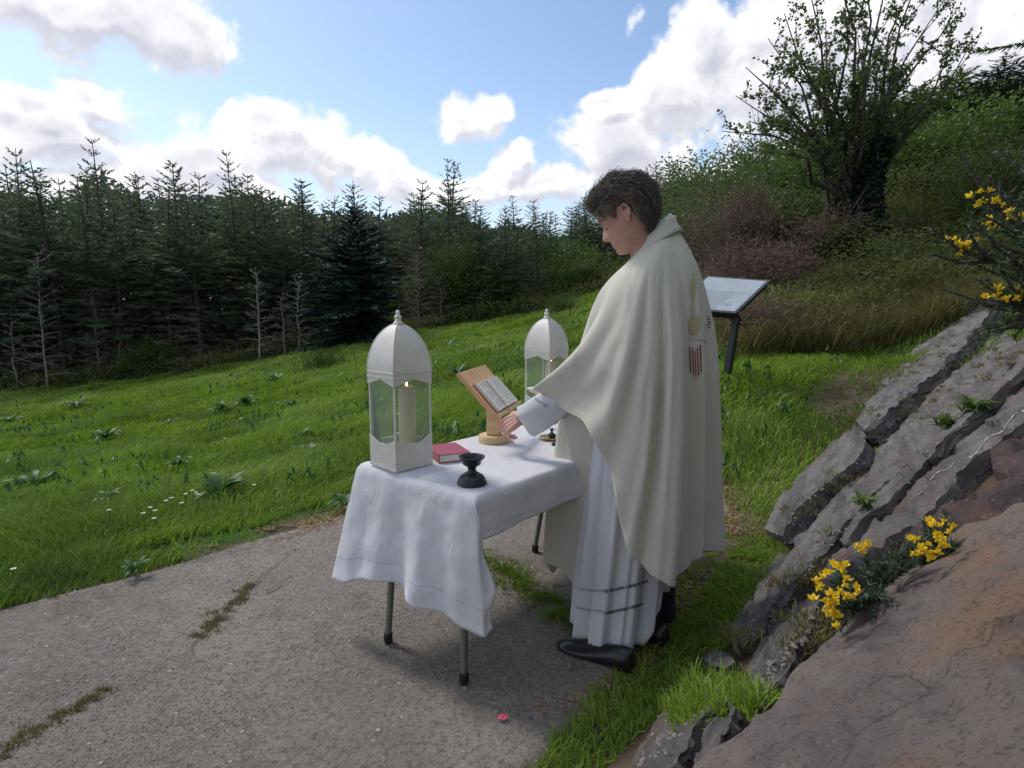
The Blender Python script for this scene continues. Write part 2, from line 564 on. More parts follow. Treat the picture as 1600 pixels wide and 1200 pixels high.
# concrete path
m, g = new_mat('worn_concrete')
tcn = g.n('ShaderNodeTexCoord')
co = tcn.outputs['Object']
base = g.mixc(g.ss(g.noise(co, 1.1, 5, 0.6), 0.3, 0.7), (0.205, 0.178, 0.15), (0.305, 0.27, 0.23))
fine = g.noise(co, 55, 6, 0.75)
base = g.mixc(g.ss(fine, 0.42, 0.70), base, (0.105, 0.094, 0.082))
base = g.mixc(g.ss(g.noise(co, 28, 4, 0.7), 0.56, 0.72), base, (0.30, 0.275, 0.25))
v1 = g.n('ShaderNodeTexVoronoi', ins={'Vector': co, 'Scale': 85.0})
peb = g.m('MULTIPLY', g.ss(v1.outputs['Distance'], 0.34, 0.22), g.ss(g.n('ShaderNodeSeparateColor', ins={0: v1.outputs['Color']}).outputs[0], 0.72, 0.80))
base = g.mixc(g.m('MULTIPLY', peb, 0.85), base, (0.42, 0.40, 0.37))
v2 = g.n('ShaderNodeTexVoronoi', ins={'Vector': co, 'Scale': 24.0})
peb2 = g.m('MULTIPLY', g.ss(v2.outputs['Distance'], 0.25, 0.15), g.ss(g.n('ShaderNodeSeparateColor', ins={0: v2.outputs['Color']}).outputs[1], 0.9, 0.94))
base = g.mixc(g.m('MULTIPLY', peb2, 0.8), base, (0.46, 0.44, 0.41))
v3 = g.n('ShaderNodeTexVoronoi', ins={'Vector': co, 'Scale': 95.0})
pit = g.m('MULTIPLY', g.ss(v3.outputs['Distance'], 0.33, 0.15), g.ss(g.n('ShaderNodeSeparateColor', ins={0: v3.outputs['Color']}).outputs[2], 0.62, 0.72))
base = g.mixc(g.m('MULTIPLY', pit, 0.45), base, (0.08, 0.07, 0.06))
base = g.mixc(g.m('MULTIPLY', g.ss(g.noise(co, 2.7, 6, 0.75), 0.50, 0.68), 0.6), base, (0.125, 0.10, 0.07))
base = g.mixc(g.m('MULTIPLY', g.ss(g.noise(g.v('ADD', co, (7, 3, 0)), 3.7, 5, 0.75), 0.60, 0.70), 0.5), base, (0.17, 0.10, 0.10))
hh = g.m('ADD', g.m('MULTIPLY', fine, 0.8), g.m('ADD', g.m('MULTIPLY', peb, 0.45), g.m('SUBTRACT', g.m('MULTIPLY', peb2, 0.5), g.m('MULTIPLY', pit, 0.7))))
bn = g.n('ShaderNodeBump', ins={'Strength': 1.0, 'Distance': 0.016, 'Height': hh})
b = g.n('ShaderNodeBsdfPrincipled', ins={'Base Color': base, 'Roughness': 0.9, 'Specular IOR Level': 0.3, 'Normal': bn.outputs[0]})
finish(g, b.outputs[0])
M['concrete'] = m


def rock_mat(name, ca, cb, rust, stripe=1.0, off=(0, 0, 0), rustlo=0.52, crackw=.6):
    m, g = new_mat(name)
    tcn = g.n('ShaderNodeTexCoord')
    co = g.v('ADD', tcn.outputs['Object'], off)
    mp = g.n('ShaderNodeCombineXYZ')
    for k_, (vec, sc_) in enumerate((((.83, -.52, .1), 7.0 * stripe), ((.50, .62, .55), .8), ((-.45, .30, .84), 16.0 * stripe))):
        g.set(mp.inputs[k_], g.m('MULTIPLY', g.v('DOT_PRODUCT', co, vec, out=1), sc_))
    st = g.noise(mp.outputs[0], 1.6, 6, 0.62, 0.4)
    c = g.mixc(g.ss(st, 0.34, 0.66), ca, cb)
    c = g.mixc(g.ss(g.noise(co, 2.6, 5, 0.62), rustlo, rustlo + .2), c, rust)
    c = g.mixc(g.m('MULTIPLY', g.ss(g.noise(co, 30, 7, 0.8), 0.52, 0.68), 0.6), c, (0.06, 0.048, 0.05))
    c = g.mixc(g.m('MULTIPLY', g.ss(g.noise(co, 7, 6, 0.7), 0.52, 0.7), 0.55), c, (0.075, 0.062, 0.066))
    c = g.mixc(g.m('MULTIPLY', g.ss(g.noise(g.v('ADD', co, (3, 8, 1)), 17, 5, 0.7), 0.60, 0.72), 0.6), c, (0.30, 0.30, 0.26))
    v = g.n('ShaderNodeTexVoronoi', feature='DISTANCE_TO_EDGE', ins={'Vector': g.v('ADD', co, g.v('MULTIPLY', g.n('ShaderNodeTexNoise', ins={'Vector': co, 'Scale': 4.0, 'Detail': 4.0}).outputs[1], (.5, .5, .5))), 'Scale': 1.7})
    crack = g.m('MULTIPLY', g.ss(v.outputs['Distance'], 0.010, 0.0), g.ss(g.noise(co, 1.7, 2), 0.50, 0.62))
    c = g.mixc(g.m('MULTIPLY', crack, crackw), c, (0.035, 0.03, 0.03))
    vs_ = g.n('ShaderNodeTexVoronoi', ins={'Vector': co, 'Scale': 75.0})
    sp = g.m('MULTIPLY', g.ss(vs_.outputs['Distance'], 0.36, 0.2), g.ss(g.n('ShaderNodeSeparateColor', ins={0: vs_.outputs['Color']}).outputs[0], 0.78, 0.86))
    c = g.mixc(g.m('MULTIPLY', sp, 0.45), c, (0.34, 0.30, 0.26))
    c = g.mixc(g.m('MULTIPLY', g.ss(g.noise(co, 120, 3, 0.7), 0.52, 0.64), 0.38), c, (0.055, 0.045, 0.045))
    h = g.m('ADD', g.m('ADD', g.m('MULTIPLY', st, 0.6), g.m('MULTIPLY', g.noise(co, 42, 8, 0.85), 0.75)), g.m('MULTIPLY', crack, -0.8 * crackw))
    bn = g.n('ShaderNodeBump', ins={'Strength': 1.0, 'Distance': 0.022, 'Height': h})
    b = g.n('ShaderNodeBsdfPrincipled', ins={'Base Color': c, 'Roughness': 0.82, 'Specular IOR Level': 0.35, 'Normal': bn.outputs[0]})
    finish(g, b.outputs[0])
    return m


M['rock_grey'] = rock_mat('grey_slate', (0.10, 0.09, 0.088), (0.23, 0.21, 0.20), (0.17, 0.12, 0.085), 1.0, rustlo=0.55)
M['rock_rust'] = rock_mat('rusty_slate', (0.19, 0.155, 0.145), (0.30, 0.24, 0.205), (0.33, 0.20, 0.125), 0.30, (5, 2, 1), rustlo=0.50, crackw=.38)
M['rock_pale'] = rock_mat('pale_slate', (0.125, 0.11, 0.105), (0.245, 0.222, 0.205), (0.17, 0.10, 0.08), 0.7, (9, 4, 2), rustlo=0.52)

M['rock_dark'] = rock_mat('dark_red_rock', (0.055, 0.040, 0.038), (0.12, 0.085, 0.075), (0.15, 0.075, 0.05), 0.5, (3, 1, 7), rustlo=0.5)

# ground under the grass
m, g = new_mat('turf')
tcn = g.n('ShaderNodeTexCoord')
co = tcn.outputs['Object']
c = g.mixc(g.ss(g.noise(co, 1.3, 6, 0.65), 0.3, 0.7), (0.028, 0.065, 0.010), (0.065, 0.14, 0.018))
c = g.mixc(g.m('MULTIPLY', g.ss(g.noise(co, 0.35, 4, 0.6), 0.5, 0.7), 0.55), c, (0.10, 0.155, 0.03))
at = g.n('ShaderNodeAttribute', attribute_name='bare')
c2 = g.mixc(g.ss(g.noise(co, 5, 5, 0.7), 0.35, 0.65), (0.085, 0.06, 0.042), (0.16, 0.125, 0.085))
c = g.mixc(at.outputs['Fac'], c, c2)
bn = g.n('ShaderNodeBump', ins={'Strength': 1.0, 'Distance': 0.04, 'Height': g.noise(co, 22, 6, 0.7)})
b = g.n('ShaderNodeBsdfPrincipled', ins={'Base Color': c, 'Roughness': 0.95, 'Specular IOR Level': 0.15, 'Normal': bn.outputs[0]})
finish(g, b.outputs[0])
M['turf'] = m

# ------------------------------------------------------------------ terrain
CTRL = [Po(0, 610, 25), Po(-500, 640, 25), Po(250, 590, 24), Po(500, 550, 23), Po(640, 522, 24), Po(780, 500, 26), Po(900, 466, 28),
        Po(0, 750, 7.2), Po(300, 690, 9.5), Po(-300, 760, 7), Po(550, 640, 11), Po(700, 580, 13), Po(500, 590, 16), Po(100, 660, 14), Po(850, 520, 18),
        Po(1135, 600, 7.5), Po(1180, 542, 10), Po(1300, 560, 8.3), Po(1400, 562, 8.3), Po(1280, 690, 6), Po(1140, 720, 5.9), Po(1530, 455, 10.5),
        Po(1150, 425, 16), Po(1300, 400, 16), Po(1400, 420, 14), Po(1500, 340, 16), Po(1600, 300, 16), Po(1750, 260, 16), Po(1050, 400, 26), Po(1300, 290, 27),
        Po(1500, 215, 30), Po(1700, 160, 30), Po(1000, 440, 24),
        Vector((-2, 3, 0)), Vector((-1, 2, 0)), Vector((-3, 1, 0)), Vector((-1, 4.5, 0)), Vector((0, 3.5, 0)), Vector((0.6, 3, 0)),
        Vector((0.3, 5, 0)), Vector((1.1, 4.3, 0)), Vector((1.0, 5.6, 0.03)), Vector((0, 0.3, 0)), Vector((-3, -3, 0)), Vector((-8, 0, -.2)),
        Vector((-20, 8, -1.6)), Vector((-45, 40, -2.5)), Vector((-20, 60, -1.5)), Vector((5, 60, 4)), Vector((30, 60, 13)), Vector((60, 60, 20)),
        Vector((20, 5, 6.5)), Vector((8, -2, 3.4)), Vector((3, -4, 1.0)), Vector((8, 3, 4.2)), Vector((60, 10, 19)), Vector((-60, -10, -4)), Vector((0, 120, 6)), Vector((-90, 120, -3)), Vector((90, 120, 26))]
CX = np.array([[c.x, c.y] for c in CTRL])
CZ = np.array([c.z for c in CTRL])


def _U(r2):
    return 0.5 * r2 * np.log(r2 + 1e-9)


_n = len(CX)
_K = _U(((CX[:, None] - CX[None]) ** 2).sum(2)) + np.eye(_n) * 0.4
_Pm = np.hstack([np.ones((_n, 1)), CX])
_A = np.block([[_K, _Pm], [_Pm.T, np.zeros((3, 3))]])
_w = np.linalg.solve(_A, np.concatenate([CZ, np.zeros(3)]))


def cross_c(x, y):
    """metres to the right of the path's left edge"""
    return (x + 2.17) * .81 - (y - 3.27) * .587


def sstep(x, a, b):
    t = np.clip((x - a) / (b - a), 0, 1)
    return t * t * (3 - 2 * t)


def height(x, y):
    x = np.atleast_1d(np.asarray(x, float))
    y = np.atleast_1d(np.asarray(y, float))
    out = np.zeros(x.shape)
    xf, yf = x.ravel(), y.ravel()
    res = np.empty(len(xf))
    for s in range(0, len(xf), 40000):
        a = np.stack([xf[s:s + 40000], yf[s:s + 40000]], 1)
        r2 = ((a[:, None] - CX[None]) ** 2).sum(2)
        res[s:s + 40000] = _U(r2) @ _w[:_n] + _w[_n] + a @ _w[_n + 1:]
    z = res.reshape(x.shape)
    c = cross_c(x, y)
    # level strip of the path
    w = sstep(c, -0.7, -0.1) * (1 - sstep(c, 2.5 - .16 * np.maximum(y - 2.6, 0), 3.1)) * (1 - sstep(y, 4.9, 6.6))
    z = z * (1 - w)
    # the rock bank on the right
    d = np.maximum(c - 2.62 + .16 * np.clip(y - 2.6, 0, 2), 0)
    bank = np.where(d < 0.15, d * d / 0.30, d - 0.075) * 0.78
    wb = sstep(c, 1.9, 2.9) * (1 - sstep(y, 4.6, 8.0))
    z = z * (1 - wb) + (bank + 0.11 * np.maximum(y - 3.8, 0)) * wb
    # unevenness
    far = sstep(np.hypot(x, y), 3, 14)
    z = z + (1 - w) * ((0.05 + .07 * far) * fbm(x * .45, y * .45, 1.0, 3) + 0.03 * fbm(x * 2.2, y * 2.2, 5.0, 3) * (c < 2.2))
    z = z + 0.005 * w * fbm(x * 1.5, y * 1.5, 9.0, 2)
    return z


def hz(x, y):
    return float(height(x, y / K)[0])


NX, NY = 330, 380
u = np.linspace(-1, 1, NX)
v = np.linspace(0, 1, NY)
gx = np.sign(u) * (7 * np.abs(u) + 93 * np.abs(u) ** 3.6)
gy = -6 + 17 * v + 119 * v ** 3.8
XX, YY = np.meshgrid(gx, gy)
ZZ = height(XX, YY)
TV = np.stack([XX.ravel(), YY.ravel(), ZZ.ravel()], 1)
idx = np.arange(NX * NY).reshape(NY, NX)
TF = np.stack([idx[:-1, :-1].ravel(), idx[:-1, 1:].ravel(), idx[1:, 1:].ravel(), idx[1:, :-1].ravel()], 1)
tme = mesh_np('ground', TV, [TF], M['turf'], smooth=True)
cc = cross_c(TV[:, 0], TV[:, 1])
bare = sstep(cc + .25 * fbm(TV[:, 0] * 3, TV[:, 1] * 3), -0.25, 0.1) * (1 - sstep(TV[:, 1], 7, 9)) * (cc < 5)
hillside = sstep(TV[:, 0] - .22 * TV[:, 1], .5, 3) * sstep(TV[:, 1], 7, 12)
forest = sstep(TV[:, 1] - 24.5 - .1 * (TV[:, 0]), 0, 3)
bare = np.maximum.reduce([bare, hillside * .8, forest * .9])
at = tme.attributes.new('bare', 'FLOAT', 'POINT')
at.data.foreach_set('value', bare.astype(np.float32))
ground = tag(obj('ground', tme), kind='structure')
sq(tme)
TBVH = BVHTree.FromPolygons([Vector((p[0], p[1] * K, p[2])) for p in TV], [tuple(f) for f in TF])
CAMV = Vector((0, 0, CAM_Z))


def on_ground(px, py):
    """the ground point seen at this place"""
    h = TBVH.ray_cast(CAMV, ray(px, py).normalized())
    return h[0] if h[0] else None


# ------------------------------------------------------------------ path sheet
UP = np.array([.587, .81])        # along the path
WP = np.array([.81, -.587])       # across, to the right
ls = np.linspace(-6.5, 4.0, 210)
NCR = 60


def left_edge(s):
    return -0.02 + 0.05 * fbm(s * 1.7, 0 * s, 2.0, 4) + .05 * np.sin(s * .8)


def right_edge(s):
    e = 2.60 - .20 * np.clip(s - .5, 0, 9) - .35 * np.clip(s - 3.2, 0, 9) ** 2 + .10 * fbm(s * 1.3, 0 * s, 7.0, 4)
    return np.maximum(e, 0.05)


SL, TT = np.meshgrid(ls, np.linspace(0, 1, NCR))
CC = left_edge(SL) * (1 - TT) + right_edge(SL) * TT
PX = -2.17 + UP[0] * SL + WP[0] * CC
PY = 3.27 + UP[1] * SL + WP[1] * CC
PZZ = height(PX, PY) + 0.012 + 0.004 * fbm(PX * 6, PY * 6, 0, 3)
PZZ[0] -= .05
PZZ[-1] -= .05
idx = np.arange(PX.size).reshape(PX.shape)
PF = np.stack([idx[:-1, :-1].ravel(), idx[1:, :-1].ravel(), idx[1:, 1:].ravel(), idx[:-1, 1:].ravel()], 1)
PF = PF[:, ::-1]
path = tag(obj('path', mesh_np('path', np.stack([PX.ravel(), PY.ravel(), PZZ.ravel()], 1), [PF], M['concrete'], smooth=True)), kind='structure')
sq(path.data)


def on_path(x, y, m=0.0):
    s = (x + 2.17) * UP[0] + (y - 3.27) * UP[1]
    c = (x + 2.17) * WP[0] + (y - 3.27) * WP[1]
    return (c > left_edge(s) + m) & (c < right_edge(s) - m) & (s < 4.0)


def edge_dist(x, y):
    """>0 outside the path on its left or right"""
    s = (x + 2.17) * UP[0] + (y - 3.27) * UP[1]
    c = (x + 2.17) * WP[0] + (y - 3.27) * WP[1]
    d = np.maximum(left_edge(s) - c, c - right_edge(s))
    return np.where(s > 4.0, np.maximum(d, s - 4.0), d)


# ------------------------------------------------------------------ blades of grass


def blades(pts, h, w, lean, tint, az=None):
    """curved three-triangle blades; returns V, quads, tris, tint"""
    n = len(pts)
    az = rng.random(n) * 2 * PI if az is None else az
    dx, dy = np.cos(az), np.sin(az)
    pa = rng.random(n) * 2 * PI
    sx_, sy_ = np.cos(pa), np.sin(pa)
    V = np.empty((n, 5, 3), dtype=np.float32)
    ln = lean * h
    for k, (hh, ll, ww) in enumerate(((0, 0, 1), (0, 0, -1), (.6, .32, .75), (.6, .32, -.75), (1, 1, 0))):
        V[:, k, 0] = pts[:, 0] + dx * ln * ll + sx_ * w * ww * .5
        V[:, k, 1] = pts[:, 1] + dy * ln * ll + sy_ * w * ww * .5
        V[:, k, 2] = pts[:, 2] + h * hh * (1 - .3 * lean * ll)
    b = np.arange(n, dtype=np.int32)[:, None] * 5
    Q = b + np.array([[0, 1, 3, 2]])
    T = b + np.array([[2, 3, 4]])
    return V.reshape(-1, 3), Q, T, np.repeat(tint, 5)


def blades_mesh(name, pts, h, w, lean, tint, mat, az=None):
    V, Q, T, t = blades(pts, h, w, lean, tint, az)
    return sq(mesh_np(name, V, [Q, T], mat, tint=t))


# field on the left and the grass beyond the priest
N = 680000
yy = 1.2 + 27 * rng.random(N) ** 1.55
xx = (rng.random(N) * 2 - 1.0) * (yy * .76 + 1.2)
cc = cross_c(xx, yy)
ed = edge_dist(xx, yy)
wood = yy - 25 - .1 * xx
jit = .06 * fbm(xx * 6, yy * 6, 3.0, 3)
keep = (ed > -0.03 + jit) & (wood < .8)
hill = sstep(xx - .22 * yy, .5, 2.2) * sstep(yy - .38 * np.clip(xx - 2.6, 0, 4), 8.5, 10.7)
keep &= rng.random(N) > hill * .93
keep &= ~((cc > 2.75) & (yy < 6.5))
keep &= ~((cc > 1.9) & (yy >= 6.5) & (rng.random(N) > .35))
# brown litter strip along the far edge of the concrete
litt = (ed < .30 + .18 * fbm(xx * 2, yy * 2, 8, 3)) & (cc < .3) & (yy > 3.9)
keep &= ~(litt & (rng.random(N) > .08))
litt2 = (ed < .14) & (cc > 1) & (yy > 2.6)
keep &= ~(litt2 & (rng.random(N) > .3))
xx, yy, ed = xx[keep], yy[keep], ed[keep]
zz = height(xx, yy)
tuft = fbm(xx * 1.4, yy * 1.4, 2, 4)
h = (.060 + .085 * rng.random(len(xx)) ** 1.5) * (1 + 1.1 * np.clip(tuft, -.5, .8)) * (1 + .015 * yy)
h *= np.where((ed > .02) & (ed < .5) & (xx < 0), 1.25, 1.0)
h *= np.where((cross_c(xx, yy) > 1.6) & (yy < 5.5), .48, np.where(cross_c(xx, yy) > 1.8, .8, 1.0))
wv = (.0045 + .0013 * yy) * (.7 + .6 * rng.random(len(xx)))
tt = np.clip(.46 + .65 * tuft + .40 * fbm(xx * .3, yy * .3, 6, 3) + .28 * (rng.random(len(xx)) - .5), 0, .93)
tt = np.where(rng.random(len(xx)) < .035, 1.0, tt)
# coarse drift of lean directions
az = 2 * PI * fbm(xx * .8, yy * .8, 11, 2) + rng.normal(0, .9, len(xx))
gr = blades_mesh('grass', np.stack([xx, yy, zz - .01], 1), h, wv, .35 + .6 * rng.random(len(xx)), tt, M['grass'], az)
tag(obj('grass', gr), 'rough bright green meadow grass sloping away to the woods', 'grass', kind='stuff')
print('blades', len(xx))


def tuft_mesh(name, centres, nper, spread, hh, mat, w=.004, t0=.4, ts=.5, lean=(.4, .7)):
    c = np.repeat(np.asarray(centres, float), nper, 0)
    n = len(c)
    r = np.abs(rng.normal(0, 1, n)) * np.repeat(np.broadcast_to(spread, (len(centres),)), nper)
    a = rng.random(n) * 2 * PI
    x = c[:, 0] + r * np.cos(a)
    y = c[:, 1] + r * np.sin(a)
    z = height(x, y) + np.where(on_path(x, y), .014, 0)
    az_ = a + rng.normal(0, .8, n)
    hs = np.repeat(np.broadcast_to(hh, (len(centres),)), nper) * (.45 + .75 * rng.random(n))
    return blades_mesh(name, np.stack([x, y, z - .004], 1), hs, w * (.6 + .8 * rng.random(n)), lean[0] + lean[1] * rng.random(n), np.clip(t0 + ts * (rng.random(n) - .5) + .1 * rng.normal(0, 1, n), 0, 1), mat, az_)


def along(pts, step, jitter=0.0, fac=None):
    out = []
    for a, b in zip(pts[:-1], pts[1:]):
        L = (b - a).length
        k = max(int(L / step), 1)
        for i in range(k):
            q = a.lerp(b, (i + rng.random()) / k)
            q = Vector((q.x + rng.normal(0, 1) * jitter, q.y + rng.normal(0, 1) * jitter, 0))
            out.append((q.x, q.y, 0))
    return out


crack_px = [(-60, 1225), (0, 1187), (60, 1140), (100, 1118), (180, 1080), (230, 1050), (290, 1028), (310, 1000), (350, 962), (372, 940), (392, 918)]
crack = [PZo(x, y) for x, y in crack_px]
cp = [q for q in along(crack, .010, .022) if fbm(q[0] * 2.3, q[1] * 2.3, 21, 2)[()] > -.16]
tag(obj('moss', tuft_mesh('moss', cp, 30, .014, .017, M['dry_grass'], .0032, .74, .8)), 'mossy dry grass growing along the crack in the concrete', 'moss', kind='stuff')
# crack itself: a thin dark groove strip
M['crack'] = pm('crack_dirt', (.035, .028, .02), (.07, .055, .038), 30, .95)
mbk = MB()
cr2 = [PZo(x, y) for x, y in [(-60, 1226), (0, 1188), (100, 1120), (180, 1082), (290, 1027), (350, 964), (400, 915), (455, 868)]]
dense = along(cr2, .03, .004)
dense = [Vector((q[0], q[1], 0)) for q in dense]
vs, fs = [], []
for i, q in enumerate(dense):
    d = (dense[min(i + 1, len(dense) - 1)] - dense[max(i - 1, 0)]).normalized()
    nrm = Vector((-d.y, d.x, 0))
    ww = .0008 + .004 * abs(mnoise.noise(q * 7))
    z = hz(q.x, q.y * K) + .021
    vs += [tuple(q + nrm * ww + Vector((0, 0, z))), tuple(q - nrm * ww + Vector((0, 0, z)))]
    if i:
        fs.append((2 * i - 2, 2 * i - 1, 2 * i + 1, 2 * i))
mbk.add(vs, fs)
sq(mbk.obj('crack', M['crack'], path).data)
# weedy strip under the table
ws = [PZo(x, y) for x, y in [(745, 870), (775, 890), (800, 905), (830, 925), (860, 945), (895, 968), (915, 985)]]
c1 = along(ws, .018, .045)
tag(obj('weeds', tuft_mesh('weeds', c1, 34, .030, .045, M['grass'], .0045, .35, .5)), 'green strip of weeds in the concrete joint under the table', 'weeds', kind='stuff')
c2 = [q for q in along([PZo(745, 865), PZo(770, 880), PZo(860, 960), PZo(905, 995), PZo(930, 1050)], .03, .06)]
tag(obj('dry_weeds', tuft_mesh('dry_weeds', c2, 26, .035, .022, M['dry_grass'], .0035, .6, .8)), 'yellowed weeds fringing the green strip under the table', 'weeds', kind='stuff')

# loose chips on the concrete and brown litter at its edges


def chips(name, xs, ys, size, mat, tints, zoff=0.0, flat=.5):
    n = len(xs)
    zs = height(xs, ys) + .012 + zoff
    base = np.array([[1, 0, 0], [.3, .9, 0], [-.8, .5, 0], [-.6, -.7, 0], [.5, -.8, 0], [0.1, 0, 1.0]])
    V = np.empty((n, 6, 3))
    an = rng.random(n) * 2 * PI
    for k in range(6):
        b = base[k][None] * (1 + .35 * rng.normal(0, 1, (n, 3)).clip(-1, 1))
        V[:, k, 0] = xs + size * (b[:, 0] * np.cos(an) - b[:, 1] * np.sin(an))
        V[:, k, 1] = ys + size * (b[:, 0] * np.sin(an) + b[:, 1] * np.cos(an))
        V[:, k, 2] = zs + size * flat * b[:, 2]
    b = np.arange(n)[:, None] * 6
    T = np.concatenate([b + np.array([[i, (i + 1) % 5, 5]]) for i in range(5)])
    return sq(mesh_np(name, V.reshape(-1, 3), [T], mat, tint=np.repeat(tints, 6)))


n = 26000
s_ = rng.random(n) * 10.5 - 6.5
c_ = rng.random(n) * 2.6
xs = -2.17 + UP[0] * s_ + WP[0] * c_
ys = 3.27 + UP[1] * s_ + WP[1] * c_
k = on_path(xs, ys, .02) & (ys > .9)
xs, ys = xs[k], ys[k]
sz = .0016 + .0045 * rng.random(len(xs)) ** 4 + .0006 * ys
tag(obj('gravel', chips('gravel', xs, ys, sz, M['stone_chip'], rng.random(len(xs)), 0, .55)), 'small loose stone chips scattered over the worn concrete', 'gravel', kind='stuff')
n = 40000
s_ = rng.random(n) * 10.5 - 6
side = rng.random(n) < .55
c_ = np.where(side, left_edge(s_) + rng.normal(0, .09, n) + .02, right_edge(s_) + rng.normal(-.02, .12, n))
xs = -2.17 + UP[0] * s_ + WP[0] * c_
ys = 3.27 + UP[1] * s_ + WP[1] * c_
k = (ys > np.where(side, 3.8, 2.3)) & (ys < 6.5) & (fbm(xs * 2.3, ys * 2.3, 30, 3) > -.12)
xs, ys = xs[k], ys[k]
sz = .004 + .008 * rng.random(len(xs)) ** 2
tag(obj('litter', chips('litter', xs, ys, sz, M['litter'], rng.random(len(xs)), 0, .35)), 'brown leaf litter along the edges of the concrete', 'litter', kind='stuff')

# ------------------------------------------------------------------ broad-leaved docks and daisies in the meadow


def leaf_blade(mb, base, az, L, w, lift, tint, droop=1.0, seg=5):
    """one broad leaf, folded along its midrib"""
    vs, fs = [], []
    d = Vector((math.cos(az), math.sin(az), 0))
    s = Vector((-d.y, d.x, 0))
    for i in range(seg + 1):
        t = i / seg
        p = Vector(base) + d * (L * t * .9) + Vector((0, 0, L * (lift * t - droop * .55 * t * t)))
        ww = w * math.sin(PI * min(1, .12 + t * .88)) ** .7 * (1 if t < .99 else .05)
        vs += [p + s * ww * .5 + Vector((0, 0, ww * .22)), p, p - s * ww * .5 + Vector((0, 0, ww * .22))]
        if i:
            o = 3 * i
            fs += [(o - 3, o - 2, o + 1, o), (o - 2, o - 1, o + 2, o + 1)]
    mb.add(vs, fs, tint)


def dock_mesh(seed, n=11, L=.2):
    r = random.Random(seed)
    mb = MB()
    for i in range(n):
        a = i * 2.4 + r.uniform(-.3, .3)
        leaf_blade(mb, (0, 0, 0), a, L * r.uniform(.6, 1.15), L * r.uniform(.22, .34), r.uniform(.5, 1.25), r.random(), r.uniform(.8, 1.4))
    return mb.mesh('dock', M['dock'], True, True)


dm = [dock_mesh(i) for i in range(4)]
docks = [(165, 690, 1.5, 'broad dock plant standing alone at the left of the meadow'), (265, 668, 1.2, 'dock plant left of the two docks at the middle of the meadow'),
         (345, 645, 1.4, 'dock plant in the upper meadow, left of the tallest one'), (385, 635, 1.7, 'tallest dock plant with pale curled leaves in the upper meadow'),
         (15, 665, 1.5, 'dock plant at the far left edge of the meadow'), (168, 790, 1.0, 'flat pale leafed plant low in the near grass'),
         (345, 780, 1.6, 'dark green dock clump nearest to the concrete edge'), (280, 735, 1.1, 'small dock amid long grass behind the dark clump'),
         (55, 770, 1.5, 'dark dock clump near the left edge of the picture'), (480, 715, 1.2, 'dock plant left of the near lantern'),
         (212, 905, .6, 'small broad leaf plant at the concrete edge among daisies'), (455, 640, 1.3, 'dock plant high in the meadow left of the near lantern'),
         (715, 590, 1.5, 'pale dock behind the book stand'), (755, 600, 1.2, 'small dock right behind the book stand'), (430, 600, 1.6, 'far dock plant below the rushes'),
         (470, 690, 1.1, 'low dock between the lantern and the daisies'), (120, 640, 1.5, 'far dock near the wood edge at left'), (540, 800, .9, 'small dock behind the tablecloth corner'),
         (590, 640, 1.2, 'dock seen by the glass of the near lantern'), (700, 545, 1.6, 'far dock in front of the wood between the lanterns')]
for i, (x, y, sc, lab) in enumerate(docks):
    q = on_ground(x, y)
    o = tag(obj('dock_plant', dm[i % 4]), lab, 'dock', 'dock plants in the meadow')
    o.location = q + Vector((0, 0, .05))
    o.rotation_euler = (0, 0, i * 1.7)
    o.scale = [sc * (.62 + .024 * q.y)] * 3
# low broad leaves all through the sward
n = 2600
yy = 5.5 + 14 * rng.random(n) ** 1.2
xx = (rng.random(n) * 2 - 1.05) * (yy * .74 + 1)
k = (edge_dist(xx, yy) > .1) & (cross_c(xx, yy) < 1.9) & (fbm(xx * 1.1, yy * 1.1, 44, 3) > -.02)
xx, yy = xx[k], yy[k]
zz = height(xx, yy)
L = .04 + .05 * rng.random(len(xx))
az = rng.random(len(xx)) * 2 * PI
lv = np.empty((len(xx), 6, 3))
for kk, (f, w_, up) in enumerate(((0, .2, .04), (0, -.2, .04), (.5, .45, .10), (.5, -.45, .10), (1, .06, .07), (1, -.06, .07))):
    lv[:, kk, 0] = xx + L * (np.cos(az) * f - np.sin(az) * w_ * .5)
    lv[:, kk, 1] = yy + L * (np.sin(az) * f + np.cos(az) * w_ * .5)
    lv[:, kk, 2] = zz + .03 + up * (0.6 + rng.random(len(xx)))
b_ = np.arange(len(xx))[:, None] * 6
tag(obj('clover', sq(mesh_np('clover', lv.reshape(-1, 3), [np.concatenate([b_ + [[0, 1, 3, 2]], b_ + [[2, 3, 5, 4]]])], M['dock'], tint=np.repeat(rng.random(len(xx)), 6)))), 'low broad leaves growing through the meadow grass', 'weeds', kind='stuff')

dmb = MB()
dmb.tube([(0, 0, 0), (.004, 0, .06), (.006, .002, .10)], .0012, 4)
stem = dmb.mesh('stem', M['green_leaf'])
fm = MB()
for i in range(11):
    a = 2 * PI * i / 11
    d = Vector((math.cos(a), math.sin(a), 0))
    s = Vector((-d.y, d.x, 0)) * .0035
    c = Vector((.006, .002, .10))
    fm.add([c - s * .4, c + s * .4, c + d * .013 + s + Vector((0, 0, .002)), c + d * .013 - s + Vector((0, 0, .002))], [(0, 1, 2, 3)])
flower = fm.mesh('flower', M['daisy'])
em = MB()
em.lathe([(.0045, -.001), (.0045, .002), (.002, .0045)], 8, (.006, .002, .10))
eye_ = em.mesh('flower_eye', M['petal'])
dz = [(236, 830), (243, 850), (228, 840), (272, 812), (292, 805), (285, 822), (302, 800), (175, 834), (312, 806), (26, 937), (95, 640), (262, 818), (310, 803), (140, 640), (135, 648), (244, 836), (750, 545), (100, 638), (353, 706), (398, 790)]
